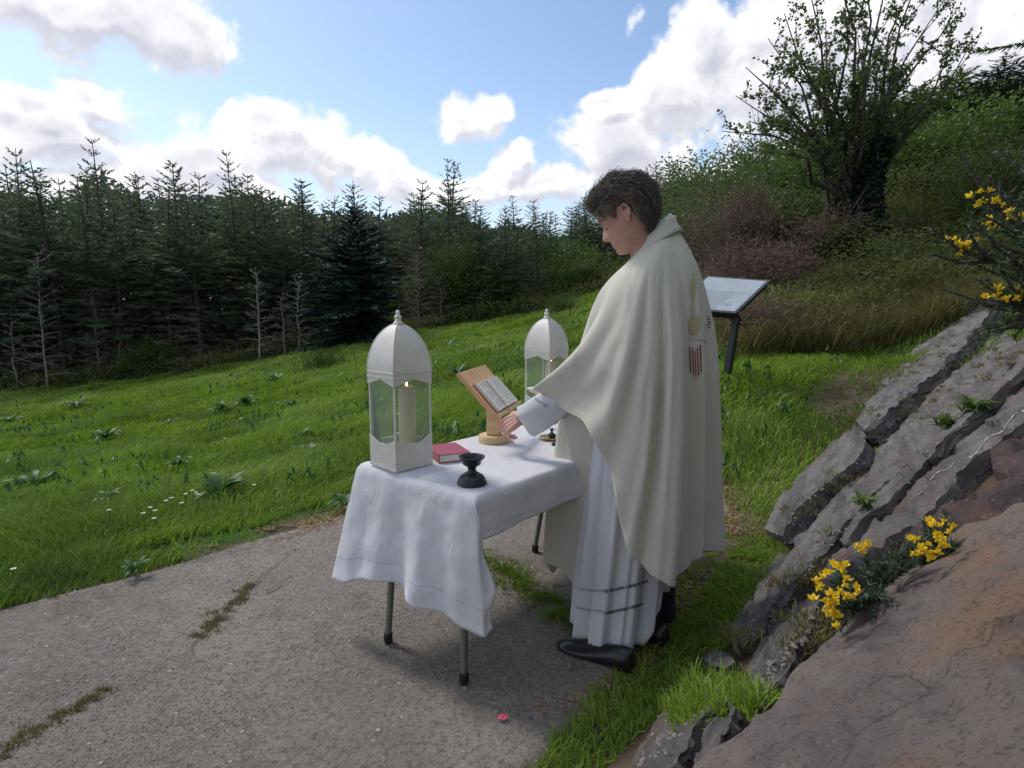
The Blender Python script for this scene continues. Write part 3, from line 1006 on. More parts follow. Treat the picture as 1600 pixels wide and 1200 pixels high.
for i, (x, y) in enumerate(dz):
    q = on_ground(x, y)
    o = thing('daisy', 'small white daisy standing in the meadow grass', 'daisy', (q.x, q.y, q.z + .05), i * 1.3, 'white daisies in the meadow')
    sc = .75 + .045 * q.y
    o.scale = (sc, sc, 1)
    obj('stem', stem, o)
    obj('flower', flower, o)
    obj('flower_eye', eye_, o)
# rushes
for (x, y, lab) in [(505, 580, 'dark tuft of rushes at the top of the meadow left of the lantern'), (880, 490, 'dark rush tuft by the upper meadow edge near the far lantern')]:
    q = on_ground(x, y)
    o = tag(obj('rush_tuft', tuft_mesh('rush_tuft', [(q.x, q.y / K, 0)], 420, .28, .60, M['haw_leaf'], .016, .4, .5, (.2, .4))), lab, 'rushes', 'rush tufts')
# pink scrap and a dead stalk on the concrete
q = PZ(785, 1133)
mb = MB()
for k in range(5):
    a = k * 1.26
    c = Vector((q.x + .010 * math.cos(a), q.y + .007 * math.sin(a), .028))
    mb.add([c + Vector((-.007, -.003, -.002)), c + Vector((.006, -.005, .001)), c + Vector((.008, .004, .004)), c + Vector((-.004, .006, -.001))], [(0, 1, 2, 3)])
tag(mb.obj('petal_scrap', pm('pink_petal', (.6, .02, .10), (.7, .04, .15), 60, .6)), 'tiny bright pink petals lying on the concrete in front of the table', 'petal')
a, b = PZ(416, 932), PZ(456, 909)
mb = MB()
mb.tube([a + Vector((0, 0, .026)), a.lerp(b, .5) + Vector((.006, .004, .034)), b + Vector((0, 0, .026))], [.0035, .003, .002], 5)
tag(mb.obj('twig', M['dead_bark']), 'short pale twig lying on the concrete left of the table', 'twig')

# ------------------------------------------------------------------ rock slabs of the bank


def resample(pts, n):
    pts = [Vector(p) for p in pts]
    L = [0]
    for a, b in zip(pts[:-1], pts[1:]):
        L.append(L[-1] + (b - a).length)
    out = []
    for i in range(n):
        t = L[-1] * i / (n - 1)
        k = 0
        while k < len(L) - 2 and L[k + 1] < t:
            k += 1
        f = (t - L[k]) / max(L[k + 1] - L[k], 1e-9)
        out.append(pts[k].lerp(pts[k + 1], min(max(f, 0), 1)))
    return out


# a smooth version of the bank to hang the slabs on
def bank_hit(px, py, proud):
    d = ray(px, py)
    t = np.linspace(.35, 14, 2400)
    x, y, z = d.x * t, d.y * t, CAM_Z + d.z * t
    hg = bank_h(x, y) + proud
    k = np.nonzero(z < hg)[0]
    i = k[0] if len(k) else len(t) - 1
    if i > 0:
        a0, a1 = z[i - 1] - hg[i - 1], z[i] - hg[i]
        f = a0 / (a0 - a1 + 1e-9)
        tt_ = t[i - 1] + (t[i] - t[i - 1]) * f
    else:
        tt_ = t[i]
    return Vector((d.x * tt_, d.y * tt_, CAM_Z + d.z * tt_))


def bank_h(x, y):
    y = y / K
    c = cross_c(x, y)
    d = np.maximum(c - 2.62 + .16 * np.clip(y - 2.6, 0, 2), 0)
    bank = np.where(d < 0.15, d * d / 0.30, d - 0.075) * 0.78
    near = bank + 0.11 * np.maximum(y - 3.8, 0)
    w = sstep(y, 4.6, 8.0)
    return near * (1 - w) + height(x, y) * w


BN = Vector((-.45, .30, .84)).normalized()       # outward from the bank


def slab(name, label, up, lo, pu, pl, thick, mat, n=60, m=26, amp=.015, seed=0, under=.35, ledge=0.0, blocky=1.0, group='slanting rock slabs of the bank'):
    """up and lo: the slab's upper-left and lower-right rims as seen; pu, pl: how far they stand proud"""
    U = resample([(x, y, 0) for x, y in up], n)
    Lo = resample([(x, y, 0) for x, y in lo], n)
    for arr, kk in ((U, 0), (Lo, 9)):
        for i, p in enumerate(arr):
            p.x += 5 * mnoise.fractal(Vector((i * 9 / n, seed + kk, 0)), .8, 2, 4)
            p.y += 5 * mnoise.fractal(Vector((i * 9 / n, seed + kk, 7)), .8, 2, 4)
    A = [bank_hit(p.x, p.y, pu) for p in U]
    B = [bank_hit(p.x, p.y, pl) for p in Lo]
    for arr in (A, B):           # keep the rims from jumping in depth
        for _ in range(3):
            for i in range(1, n - 1):
                arr[i] = arr[i - 1] * .25 + arr[i] * .5 + arr[i + 1] * .25
    rows = []
    for j in range(m):
        t = j / (m - 1)
        rows.append([A[i].lerp(B[i], t) for i in range(n)])
    away = Vector((.25, .55, -.25))
    for j in range(1, 9):
        t = j / 8
        rows.append([B[i] - BN * thick * (.45 + .9 * abs(mnoise.noise(Vector((i * 11 / n + seed, seed, 0)))) + .35 * abs(mnoise.noise(Vector((i * 40 / n, seed, 5))))) * t + Vector((.55, .45, 0)) * (under * t * t * thick) for i in range(n)])
    V = []
    for j, r in enumerate(rows):
        for i, p in enumerate(r):
            q = p * 1.0
            e = min(1, i / 3, (n - 1 - i) / 3) if j < m else 1
            s = mnoise.fractal(q * 2.3 + Vector((seed, 0, 0)), 1.0, 2.0, 4)
            r1 = mnoise.ridged_multi_fractal(Vector((q.dot(Vector((.83, -.56, .1))) * 9, q.dot(Vector((.5, .75, .4))) * 1.2, seed)), .9, 2.0, 3, 1.0, 2.0)
            f = mnoise.fractal(q * 11 + Vector((0, seed, 0)), .8, 2.0, 4)
            al, acr = q.dot(Vector((.5, .75, .4))), q.dot(Vector((.83, -.56, .1)))
            blk = mnoise.cell(Vector((al * 3.1 + 1.2 * s, acr * 9 + .8 * s, seed * 3.3)))
            blk2 = mnoise.cell(Vector((al * 8.3 + .8 * s + 9, acr * 21 + s, seed * 1.7)))
            dsp = amp * (1.4 * s + .55 * f + .30 * (r1 - 1.0) + blocky * (1.1 * blk + .5 * blk2))
            if ledge and j < m:
                x_ = q.dot(Vector((.83, -.56, .1))) * ledge + .5 * s
                dsp += .018 * (math.floor(x_) - x_)
            q = q + BN * dsp
            if j > m - 1:
                lay = mnoise.noise(Vector((i * 2.6 / n * 3 + seed, (j - m) * 1.9, seed))) + .5 * mnoise.noise(Vector((i * 14.0 / n + seed, (j - m) * 2.3 + 5, seed)))
                q = q + Vector((.8, -.5, 0)) * amp * 2.2 * lay
            V.append(q)
    R = len(rows)
    F = []
    for j in range(R - 1):
        for i in range(n - 1):
            F.append((j * n + i, (j + 1) * n + i, (j + 1) * n + i + 1, j * n + i + 1))
    # close the ends and the buried back
    o = len(V)
    for i in range(n):
        V.append(A[i] - BN * (thick + .05))
    for i in range(n - 1):
        F.append((o + i, i, i + 1, o + i + 1))
    F.append(tuple([o] + [(R - 1) * n] + [j * n for j in range(R - 2, -1, -1)]))
    F.append(tuple([o + n - 1] + [j * n + n - 1 for j in range(R)]))
    me = bpy.data.meshes.new(name)
    me.from_pydata([tuple(v) for v in V], [], F)
    me.materials.append(mat)
    bm = bmesh.new()
    bm.from_mesh(me)
    bmesh.ops.recalc_face_normals(bm, faces=bm.faces)
    bm.to_mesh(me)
    bm.free()
    ob = tag(obj(name, me), label, 'rock', group)
    auto_smooth(ob, 48)
    return ob


slab('rock_slab', 'huge smooth rust brown rock slab filling the bottom right corner',
     [(1060, 1290), (1080, 1205), (1140, 1150), (1185, 1108), (1240, 1036), (1300, 984), (1345, 940), (1400, 902), (1440, 872), (1478, 842), (1510, 824), (1560, 815), (1600, 795), (1700, 760), (1850, 700)],
     [(1300, 1900), (1400, 1700), (1500, 1600), (1650, 1500), (1800, 1400), (1900, 1300), (2000, 1200), (2050, 1100)], .16, .14, .35, M['rock_rust'], 130, 90, .018, 1, blocky=.12, group=None)
slab('rock_slab', 'pale slab with a white quartz vein at the right edge, second largest',
     [(1288, 905), (1285, 885), (1310, 845), (1355, 800), (1400, 757), (1440, 722), (1500, 676), (1560, 622), (1620, 566), (1700, 500)],
     [(1292, 925), (1325, 895), (1385, 842), (1440, 800), (1500, 742), (1560, 690), (1615, 648), (1700, 590)], .02, .10, .85, M['rock_pale'], 90, 24, .016, 2, under=.05)
slab('rock_slab', 'cracked pale slab just left of the yellow gorse blossoms',
     [(1150, 1080), (1153, 1050), (1175, 1010), (1205, 975), (1240, 940), (1270, 918)],
     [(1172, 1092), (1200, 1062), (1228, 1020), (1250, 1000), (1265, 985), (1286, 948)], .06, .12, .16, M['rock_grey'], 46, 18, .014, 3)
slab('rock_slab', 'long grooved grey slab running up the middle of the bank',
     [(1136, 985), (1150, 962), (1185, 915), (1225, 862), (1262, 812), (1310, 768), (1352, 722), (1400, 668), (1450, 618), (1510, 560), (1560, 515)],
     [(1150, 1000), (1195, 958), (1225, 930), (1265, 880), (1290, 850), (1335, 800), (1385, 752), (1430, 705), (1490, 655), (1550, 602), (1610, 545)], .03, .10, .13, M['rock_grey'], 110, 26, .010, 4, ledge=16)
slab('rock_slab', 'small dark sided slab jutting from the grass beyond the gown',
     [(1194, 826), (1206, 800), (1235, 762), (1270, 722), (1300, 690), (1326, 676)],
     [(1222, 838), (1245, 800), (1285, 762), (1320, 735), (1345, 715), (1352, 690)], .04, .13, .20, M['rock_grey'], 46, 16, .010, 5)
slab('rock_slab', 'highest ridge of grey slate below the gorse bush at the edge',
     [(1335, 655), (1372, 600), (1410, 560), (1445, 535), (1490, 500), (1522, 478), (1545, 450)],
     [(1350, 672), (1400, 632), (1430, 600), (1475, 566), (1510, 535), (1535, 505), (1560, 465)], .02, .18, .24, M['rock_grey'], 60, 16, .018, 6)
slab('rock_slab', 'lowest narrow slab in the grass at the bottom of the picture',
     [(960, 1240), (985, 1188), (1010, 1150), (1045, 1100), (1075, 1068), (1100, 1056)],
     [(1010, 1240), (1035, 1195), (1065, 1160), (1088, 1128), (1108, 1098), (1116, 1070)], .05, .09, .12, M['rock_pale'], 44, 14, .012, 7)
slab('rock_slab', 'small pointed slab between the lowest slab and the huge one',
     [(1068, 1230), (1080, 1170), (1100, 1128), (1124, 1104), (1140, 1098)],
     [(1092, 1235), (1110, 1180), (1125, 1150), (1140, 1128), (1150, 1108)], .08, .12, .14, M['rock_grey'], 34, 12, .012, 8)
slab('rock_slab', 'flat grey slab between the grooved slab and the quartz veined one',
     [(1300, 835), (1330, 792), (1372, 760), (1405, 722), (1445, 692)],
     [(1318, 848), (1345, 815), (1385, 785), (1420, 748), (1452, 715)], .05, .10, .12, M['rock_grey'], 40, 12, .010, 9)
slab('rock_slab', 'upper slab edged by dry grass below the yellow flowers',
     [(1430, 700), (1462, 660), (1505, 618), (1545, 580), (1590, 540), (1660, 480)],
     [(1450, 712), (1490, 680), (1530, 640), (1570, 600), (1615, 562), (1690, 500)], .07, .15, .14, M['rock_pale'], 50, 14, .012, 10)
slab('rock_slab', 'slim dark slate strip at the foot of the highest ridge',
     [(1290, 712), (1325, 668), (1360, 634), (1400, 600), (1430, 572)],
     [(1305, 722), (1340, 690), (1378, 655), (1415, 624), (1440, 590)], .02, .08, .10, M['rock_grey'], 40, 10, .012, 11)
slab('rock_slab', 'loose flat stone on the grass near the black boots',
     [(1098, 1030), (1110, 1018), (1128, 1018), (1145, 1028)],
     [(1104, 1036), (1118, 1040), (1134, 1042), (1148, 1034)], .05, .06, .06, M['rock_pale'], 20, 8, .005, 12)
slab('rock_slab', 'broken slate piece under the small dark sided slab',
     [(1192, 905), (1215, 868), (1238, 838), (1255, 815)],
     [(1202, 915), (1226, 880), (1248, 850), (1262, 828)], .0, .05, .08, M['rock_grey'], 24, 8, .010, 13)

slab('rock_slab', 'dark reddish broken rock face between the quartz veined slab and the huge slab',
     [(1330, 912), (1390, 862), (1440, 822), (1500, 765), (1560, 712), (1620, 665), (1720, 590)],
     [(1350, 960), (1400, 925), (1450, 893), (1510, 850), (1570, 838), (1640, 815), (1760, 760)], .0, .03, .5, M['rock_dark'], 70, 26, .028, 14, blocky=1.4)

# quartz vein lying in the pale slab
dg = bpy.context.evaluated_depsgraph_get()


def scene_hit(px, py, maxd=60):
    dgr = bpy.context.evaluated_depsgraph_get()
    r = S.ray_cast(dgr, CAMV, ray(px, py).normalized(), distance=maxd)
    return (r[1], r[2]) if r[0] else (None, None)


rocks = [o for o in COL.objects if o.name.startswith('rock_slab')]


def bvh_of(obs):
    vs, fs = [], []
    for o in obs:
        b = len(vs)
        mw = o.matrix_world
        vs += [mw @ v.co for v in o.data.vertices]
        fs += [tuple(i + b for i in p.vertices) for p in o.data.polygons]
    return BVHTree.FromPolygons(vs, fs)


RB = bvh_of(rocks)


def rock_hit(px, py):
    h = RB.ray_cast(CAMV, ray(px, py).normalized())
    return h[0], h[1]


def ribbon(name, pts, widths, mat, parent, bv, off=.003):
    vs, fs = [], []
    k = 0
    for (x, y), w in zip(pts, widths):
        h = bv.ray_cast(CAMV, ray(x, y).normalized())
        if not h[0]:
            continue
        h2 = bv.ray_cast(CAMV, ray(x + w * .6, y + w).normalized())
        if not h2[0]:
            continue
        nn = h[1] if h[1].dot(h[0] - CAMV) < 0 else -h[1]
        vs += [tuple(h[0] + nn * off), tuple(h2[0] + nn * off)]
        if k:
            fs.append((2 * k - 2, 2 * k - 1, 2 * k + 1, 2 * k))
        k += 1
    mb = MB()
    mb.add(vs, fs)
    return mb.obj(name, mat, parent)


M['quartz'] = pm('quartz', (.24, .22, .205), (.38, .36, .34), 60, .5, .003, 60, c3=(.3, .27, .25), s3=12)
q1 = [(1428 + 64 * t, 775 - 56 * t + 5 * math.sin(t * 9)) for t in np.linspace(0, 1, 16)]
ribbon('quartz_vein', q1, [.3 + 3.2 * abs(mnoise.noise(Vector((t * 9, 3, 1)))) + .8 * random.random() for t in np.linspace(0, 1, 16)], M['quartz'], rocks[1], RB)
q2 = [(1512 + 92 * t, 715 - 80 * t + 4 * math.sin(t * 14)) for t in np.linspace(0, 1, 22)]
ribbon('quartz_vein', q2, [.3 + 4.0 * abs(mnoise.noise(Vector((t * 11, 7, 1)))) + .8 * random.random() for t in np.linspace(0, 1, 22)], M['quartz'], rocks[1], RB)

# ------------------------------------------------------------------ tufts on the bank
bank_all = bvh_of(rocks + [ground])


def any_hit(px, py):
    h = bank_all.ray_cast(CAMV, ray(px, py).normalized())
    return h[0]


def tuft_at(pxs, nper, spread, hh, mat, w, t0, ts, lean=(.3, .7)):
    cs, ns = [], []
    out = [[], [], [], []]
    base = 0
    for (x, y) in pxs:
        q = any_hit(x, y)
        if q is None:
            continue
        n = nper
        a = rng.random(n) * 2 * PI
        r = np.abs(rng.normal(0, spread, n))
        pts = np.stack([q.x + r * np.cos(a), q.y + r * np.sin(a), np.full(n, q.z - .01)], 1)
        pts[:, 2] += (-.55 * 0 + 0) * r
        V, Q, T, t = blades(pts, hh * (.4 + .8 * rng.random(n)), w * (.6 + .8 * rng.random(n)), lean[0] + lean[1] * rng.random(n), np.clip(t0 + ts * (rng.random(n) - .5), 0, 1), a + rng.normal(0, .6, n))
        out[0].append(V); out[1].append(Q + base); out[2].append(T + base); out[3].append(t)
        base += len(V)
    return mesh_np('tuft', np.concatenate(out[0]), [np.concatenate(out[1]), np.concatenate(out[2])], mat, tint=np.concatenate(out[3]))


def line_px(pts, n, jx=6, jy=6):
    r = resample([(x, y, 0) for x, y in pts], n)
    return [(p.x + rng.normal(0, jx), p.y + rng.normal(0, jy)) for p in r]


greens = line_px([(985, 1150), (1020, 1090), (1060, 1050), (1040, 1000), (1090, 985), (1120, 1010)], 60, 12, 10) + line_px([(1060, 1120), (1100, 1085), (1130, 1075), (1160, 1090)], 34, 9, 10) \
    + line_px([(1090, 980), (1130, 940), (1165, 880), (1195, 850), (1225, 860)], 50, 10, 8) + line_px([(1160, 1110), (1190, 1095)], 12, 6, 5)
tag(obj('bank_grass', tuft_at(greens, 60, .030, .050, M['grass'], .005, .38, .6)), 'fresh green grass tufts along the foot of the rocks', 'grass', kind='stuff')
drys = line_px([(1230, 965), (1260, 960), (1300, 990), (1250, 1010)], 12, 9, 6) + line_px([(1330, 655), (1390, 640), (1420, 650), (1470, 600)], 26, 12, 8) + line_px([(1230, 800), (1265, 790), (1310, 745), (1345, 735)], 14, 6, 5) \
    + line_px([(1560, 520), (1590, 560), (1600, 500), (1480, 640)], 34, 14, 12) + line_px([(1200, 915), (1250, 905), (1280, 880)], 10, 6, 5) + line_px([(1100, 1000), (1140, 990), (1160, 1000)], 14, 8, 5) + line_px([(1430, 560), (1380, 600), (1500, 520)], 30, 16, 12)
tag(obj('dry_tufts', tuft_at(drys, 46, .035, .038, M['dry_grass'], .004, .6, .7)), 'dry tan grass tufts in the gaps between the slabs', 'grass', kind='stuff')


# broken chips and crumbs of slate caught in the clefts
cr_px = line_px([(1150, 1000), (1200, 965), (1260, 890), (1330, 805), (1400, 745), (1500, 650), (1570, 590)], 330, 10, 8) + line_px([(1205, 850), (1280, 770), (1350, 700), (1440, 620), (1540, 510)], 260, 10, 9) \
    + line_px([(1180, 1085), (1240, 1010), (1300, 950), (1350, 930)], 240, 9, 9) + line_px([(1010, 1190), (1060, 1130), (1110, 1080)], 120, 9, 8)
V_, T_l, ti_ = [], [], []
for (x, y) in cr_px[::2]:
    q = any_hit(x, y)
    if q is None:
        continue
    s0 = rng.uniform(.002, .008) * (1 + .2 * q.y)
    o_ = len(V_)
    for b in ((1, 0, 0), (.2, .8, 0), (-.9, .4, 0), (-.5, -.8, 0), (.6, -.7, 0), (.1, .1, .7)):
        V_.append(tuple(q + Vector(b) * s0 + Vector(rng.normal(0, .25 * s0, 3))))
        ti_.append(rng.random())
    ti_[-6:] = [ti_[-1] * .35] * 6
    T_l += [(o_ + i, o_ + (i + 1) % 5, o_ + 5) for i in range(5)]
tag(obj('rubble', mesh_np('rubble', np.array(V_), [np.array(T_l)], M['stone_chip'], tint=np.array(ti_))), 'crumbs of broken slate lying in the clefts between the slabs', 'rubble', kind='stuff')


def rosette(label, px, py, n, L, wd, mat='green_leaf', lift=(.7, 1.3)):
    q = any_hit(px, py)
    mb = MB()
    for i in range(n):
        leaf_blade(mb, (rng.normal(0, .02), rng.normal(0, .02), rng.normal(0, .01)), i * 2.4 + rng.normal(0, .3), L * (.5 + .6 * rng.random()), wd * (.7 + .5 * rng.random()), rng.uniform(*lift), rng.random(), rng.uniform(.9, 1.5), 4)
    o = tag(mb.obj('leafy_weed', M[mat], None, True, True), label, 'weed', 'leafy weeds between the rocks')
    o.location = q + Vector((0, 0, .0))
    return o


rosette('fern like green weed in the cleft above the quartz slab, the larger', 1478, 668, 34, .14, .022)
rosette('green weed beside it at the top of the cleft', 1520, 640, 26, .12, .026)
rosette('small green weed in the cleft left of the quartz slab', 1352, 788, 34, .085, .017)
rosette('tiny weed above the gorse by the pale slab', 1300, 835, 16, .05, .012)
rosette('grassy weed at the tip of the huge slab', 1172, 1090, 26, .045, .005)

# gorse: stems clad in short stiff needles, with yellow pea flowers at the tips


def flower_mesh():
    mb = MB()
    for k in range(5):
        a = k * 2 * PI / 5 + .3
        d = Vector((math.cos(a), math.sin(a), .6)).normalized()
        s = d.cross(Vector((0, 0, 1))).normalized()
        L = .013 if k else .018
        mb.add([Vector((0, 0, 0)), d * L * .6 + s * .006, d * L + Vector((0, 0, .004)), d * L * .6 - s * .006], [(0, 1, 2, 3)])
    mb.lathe([(.002, -.006), (.004, 0), (.003, .006), (.0008, .011)], 6)
    return mb.mesh('blossom', M['petal'])


FLM = flower_mesh()


def gorse(label, root, stems, flowers, needle=.014, dens=420, group='gorse plants with yellow blossom', fs=.72, rad0=.004):
    """stems: lists of world points; flowers: world points with counts"""
    t = thing('gorse_bush', label, 'gorse', tuple(root), 0, group)
    mb = MB()
    NV, NQ, TI = [], [], []
    base = 0
    for pts in stems:
        loc = [p - root for p in pts]
        mb.tube(loc, [rad0 * (1 - .7 * i / (len(loc) - 1)) for i in range(len(loc))], 5)
        r = resample(loc, 30)
        L = sum((a - b).length for a, b in zip(loc[:-1], loc[1:]))
        k = int(dens * L)
        ts = rng.random(k) * 28.99
        for tt_ in ts:
            i = int(tt_)
            p = r[i].lerp(r[i + 1], tt_ - i)
            d = (r[i + 1] - r[i]).normalized()
            o = Vector(rng.normal(0, 1, 3))
            o = (o - d * o.dot(d)).normalized()
            q = (o + d * rng.uniform(.3, 1.2)).normalized()
            s = q.cross(Vector(rng.normal(0, 1, 3))).normalized()
            ln = needle * rng.uniform(.5, 1.2)
            wd = needle * .09
            NV += [p - s * wd, p + s * wd, p + q * ln + s * wd * .2, p + q * ln - s * wd * .2]
            TI += [rng.random()] * 4
            NQ.append([base, base + 1, base + 2, base + 3])
            base += 4
    mb.obj('stem', M['bark'], t)
    obj('needles', mesh_np('needles', np.array([tuple(v) for v in NV]), [np.array(NQ)], M['gorse'], tint=np.array(TI)), t)
    for (p, n, spr) in flowers:
        for i in range(n):
            o = obj('blossom', FLM, t)
            o.location = p - root + Vector(rng.normal(0, spr, 3))
            o.rotation_euler = (rng.uniform(-.9, .9), rng.uniform(-.9, .9), rng.uniform(0, 6))
            o.scale = [fs * rng.uniform(.75, 1.25)] * 3
    return t


def fan(root, tips, sub=3, droop=.02, bow=.1):
    st = []
    for tp in tips:
        mid = root.lerp(tp, .5) + Vector((0, 0, (tp - root).length * bow))
        st.append([root + Vector(rng.normal(0, .012, 3)), mid, tp])
        for k in range(sub):
            f = rng.uniform(.25, .85)
            b = root.lerp(mid, f * 2) if f < .5 else mid.lerp(tp, f * 2 - 1)
            L = (tp - root).length * rng.uniform(.18, .36)
            d = ((tp - root).normalized() + Vector(rng.normal(0, .55, 3))).normalized()
            st.append([b, b + d * L * .5, b + d * L + Vector((0, 0, L * .15))])
    return st


def PD(x, y, Y):
    return P(x, y, Y)


def NH(x, y, off):
    q = any_hit(x, y)
    return q + (CAMV - q).normalized() * off


# the small gorse in front of the huge slab (about 2 m away)
root_d = NH(1372, 938, .0)
r0 = any_hit(1375, 905) + Vector((0, .0, .0))
dep = 2.0
dep = root_d.y / K - .03
tips = [PD(x, y, dep + dy) for x, y, dy in [(1292, 925, 0), (1310, 905, .03), (1300, 950, -.05), (1330, 900, 0), (1350, 870, .05), (1340, 930, -.06), (1400, 860, .05), (1420, 850, 0), (1380, 880, 0), (1430, 880, -.05), (1370, 930, -.1), (1330, 965, -.08), (1310, 975, -.1)]]
root = NH(1372, 938, .0)
gorse('low gorse with bright yellow blossoms lying in front of the huge slab', root, fan(root, tips, 5),
      [(PD(1290, 925, dep - .12), 8, .013), (PD(1306, 932, dep - .12), 7, .012), (PD(1288, 945, dep - .12), 6, .012), (PD(1305, 965, dep - .12), 6, .010), (PD(1338, 922, dep - .12), 5, .011), (PD(1312, 892, dep - .12), 5, .010), (PD(1296, 890, dep - .12), 3, .007), (PD(1342, 855, dep - .12), 4, .009)], .017, 900, fs=.72)
root = NH(1440, 880, .0)
dep2 = root.y / K - .03
tips = [PD(x, y, dep2 + dy) for x, y, dy in [(1440, 850, 0), (1465, 835, 0), (1480, 815, .04), (1455, 820, .06), (1495, 822, 0), (1420, 845, .05), (1475, 850, -.05), (1405, 870, 0), (1500, 850, 0)]]
gorse('second low gorse up the cleft with fewer yellow blossoms', root, fan(root, tips, 5),
      [(PD(1442, 855, dep2 - .12), 8, .012), (PD(1470, 838, dep2 - .12), 3, .007), (PD(1456, 818, dep2 - .12), 3, .006), (PD(1480, 820, dep2 - .12), 4, .009), (PD(1468, 855, dep2 - .12), 3, .007), (PD(1430, 858, dep2 - .12), 4, .008)], .017, 900, fs=.72)
# the big gorse at the right edge
root = PD(1800, 560, 1.75)
tips = [PD(x, y, d) for x, y, d in [(1490, 384, 1.7), (1508, 378, 1.72), (1545, 345, 1.75), (1535, 310, 1.85), (1560, 290, 1.9), (1595, 310, 1.8), (1580, 330, 1.7), (1600, 270, 1.95), (1640, 260, 1.8), (1562, 460, 1.6), (1550, 470, 1.6), (1600, 455, 1.65), (1640, 400, 1.6), (1620, 350, 1.7), (1590, 380, 1.6)]]
fl = [(PD(1490, 383, 1.7), 5, .011), (PD(1512, 384, 1.71), 5, .010), (PD(1499, 390, 1.7), 3, .008), (PD(1546, 345, 1.75), 5, .009), (PD(1535, 312, 1.85), 4, .010), (PD(1527, 305, 1.86), 2, .008), (PD(1575, 333, 1.7), 3, .007), (PD(1540, 302, 1.86), 2, .007), (PD(1558, 462, 1.6), 6, .010), (PD(1578, 470, 1.6), 3, .008),
      (PD(1600, 460, 1.62), 5, .008), (PD(1553, 318, 1.83), 3, .008), (PD(1595, 337, 1.7), 3, .006)]
gorse('large gorse bush leaning in at the right edge with scattered yellow flowers', root, fan(root, tips, 9, bow=.06), fl, .019, 560, fs=.72, rad0=.005)

# ------------------------------------------------------------------ trees and shrubs


def quads(V4, tint, name, mat):
    """V4 (n,4,3)"""
    n = len(V4)
    return mesh_np(name, V4.reshape(-1, 3), [np.arange(n * 4).reshape(n, 4)], mat, tint=np.repeat(tint, 4))


def strips(A, B, w, nrm=None):
    """thin diamonds from A to B (n,3), width w (n)"""
    d = B - A
    r = rng.normal(0, 1, d.shape) if nrm is None else nrm
    s = np.cross(d, r)
    s /= np.linalg.norm(s, axis=1, keepdims=True) + 1e-9
    s = s * (w[:, None] * .5)
    Mi = A + d * .4
    return np.stack([A, Mi + s, B, Mi - s], 1)


def spruce(seed, H=9.0, R=1.55, live=.30, dens=1.0, top_spindly=1.0, mat='spruce', w0=.05, dead=True, maxll=9.0):
    r = np.random.default_rng(seed)
    tr = MB()
    bend = r.normal(0, .12, 2)

    def ax(t):
        return np.array([bend[0] * t * t, bend[1] * t * t, H * t])
    tr.tube([ax(t) for t in np.linspace(0, 1, 9)], [.065 * (1 - t) ** .8 * H / 9 + .010 for t in np.linspace(0, 1, 9)], 7)
    trunk = tr.mesh('trunk', M['bark'], True)
    segA, segB, segW, segT = [], [], [], []
    dA, dB, dW = [], [], []
    z = .06 * H
    br = MB()
    while z < H * .985:
        t = z / H
        n = int(r.integers(4, 7)) if t < .9 else 4
        a0 = r.random() * 6.28
        for i in range(n):
            a = a0 + i * 6.283 / n + r.normal(0, .25)
            L = R * 1.15 * (1 - t) ** .62 * (.45 + .75 * r.random()) * (1.0 if t > .25 else .8) + .12
            L *= 1 if t < .66 else .82
            up = (-.25 + 1.05 * t ** 1.6) * L + r.normal(0, .05) * L
            p0 = ax(t)
            hd = np.array([np.cos(a), np.sin(a), 0])
            k = max(3, int(L / .16))
            prev = p0
            pts = [p0]
            for j in range(1, k + 1):
                f = j / k
                p = p0 + hd * L * f + np.array([0, 0, up * f + (-.22 * L * f * (1 - t) + .14 * L * f * f)])
                pts.append(p)
            is_dead = dead and (t < live + .12 * r.normal())
            br.tube(pts[::max(1, k // 3)] + [pts[-1]], [.016, .004], 3, cap=False) if False else None
            pts = np.array(pts)
            if is_dead:
                dA += list(pts[:-1]); dB += list(pts[1:]); dW += [.022] * k
                for q in range(int(L * 20)):
                    j = r.integers(0, k)
                    b = pts[j] + (pts[j + 1] - pts[j]) * r.random()
                    e = b + hd * r.normal(.08, .05) + np.array([-hd[1], hd[0], 0]) * r.normal(0, .22) + np.array([0, 0, r.normal(-.05, .08)])
                    dA.append(b); dB.append(e); dW.append(.012)
                continue
            segA += list(pts[:-1]); segB += list(pts[1:]); segW += [w0 * 1.25] * k; segT += [.25] * k
            m = int(L * 38 * dens * (1 if t < .62 else .55)) + 3
            side = np.array([-hd[1], hd[0], 0])
            for q in range(m):
                f = r.random() ** .8
                j = min(int(f * k), k - 1)
                b = pts[j] + (pts[j + 1] - pts[j]) * (f * k - j)
                ll = (.13 + .26 * L * (1 - f * .65)) * (.5 + .7 * r.random()) * (1 if t < .8 else .7)
                ll = min(ll, maxll * (.6 + .6 * r.random()))
                sg = 1 if r.random() < .5 else -1
                e = b + hd * ll * (.35 + .5 * r.random()) + side * sg * ll * r.random() + np.array([0, 0, ll * r.normal(-.22 + .65 * t, .22)])
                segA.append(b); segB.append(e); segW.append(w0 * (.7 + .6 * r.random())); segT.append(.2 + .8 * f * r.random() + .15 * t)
        z += (.20 + .16 * r.random()) * (1.0 if t < .75 else 1.15 * top_spindly) * H / 9
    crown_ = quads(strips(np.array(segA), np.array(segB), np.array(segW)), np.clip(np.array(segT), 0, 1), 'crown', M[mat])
    dm_ = quads(strips(np.array(dA), np.array(dB), np.array(dW)), np.full(len(dA), .5), 'dead_branches', M['brown_twig']) if dA else None
    return trunk, crown_, dm_


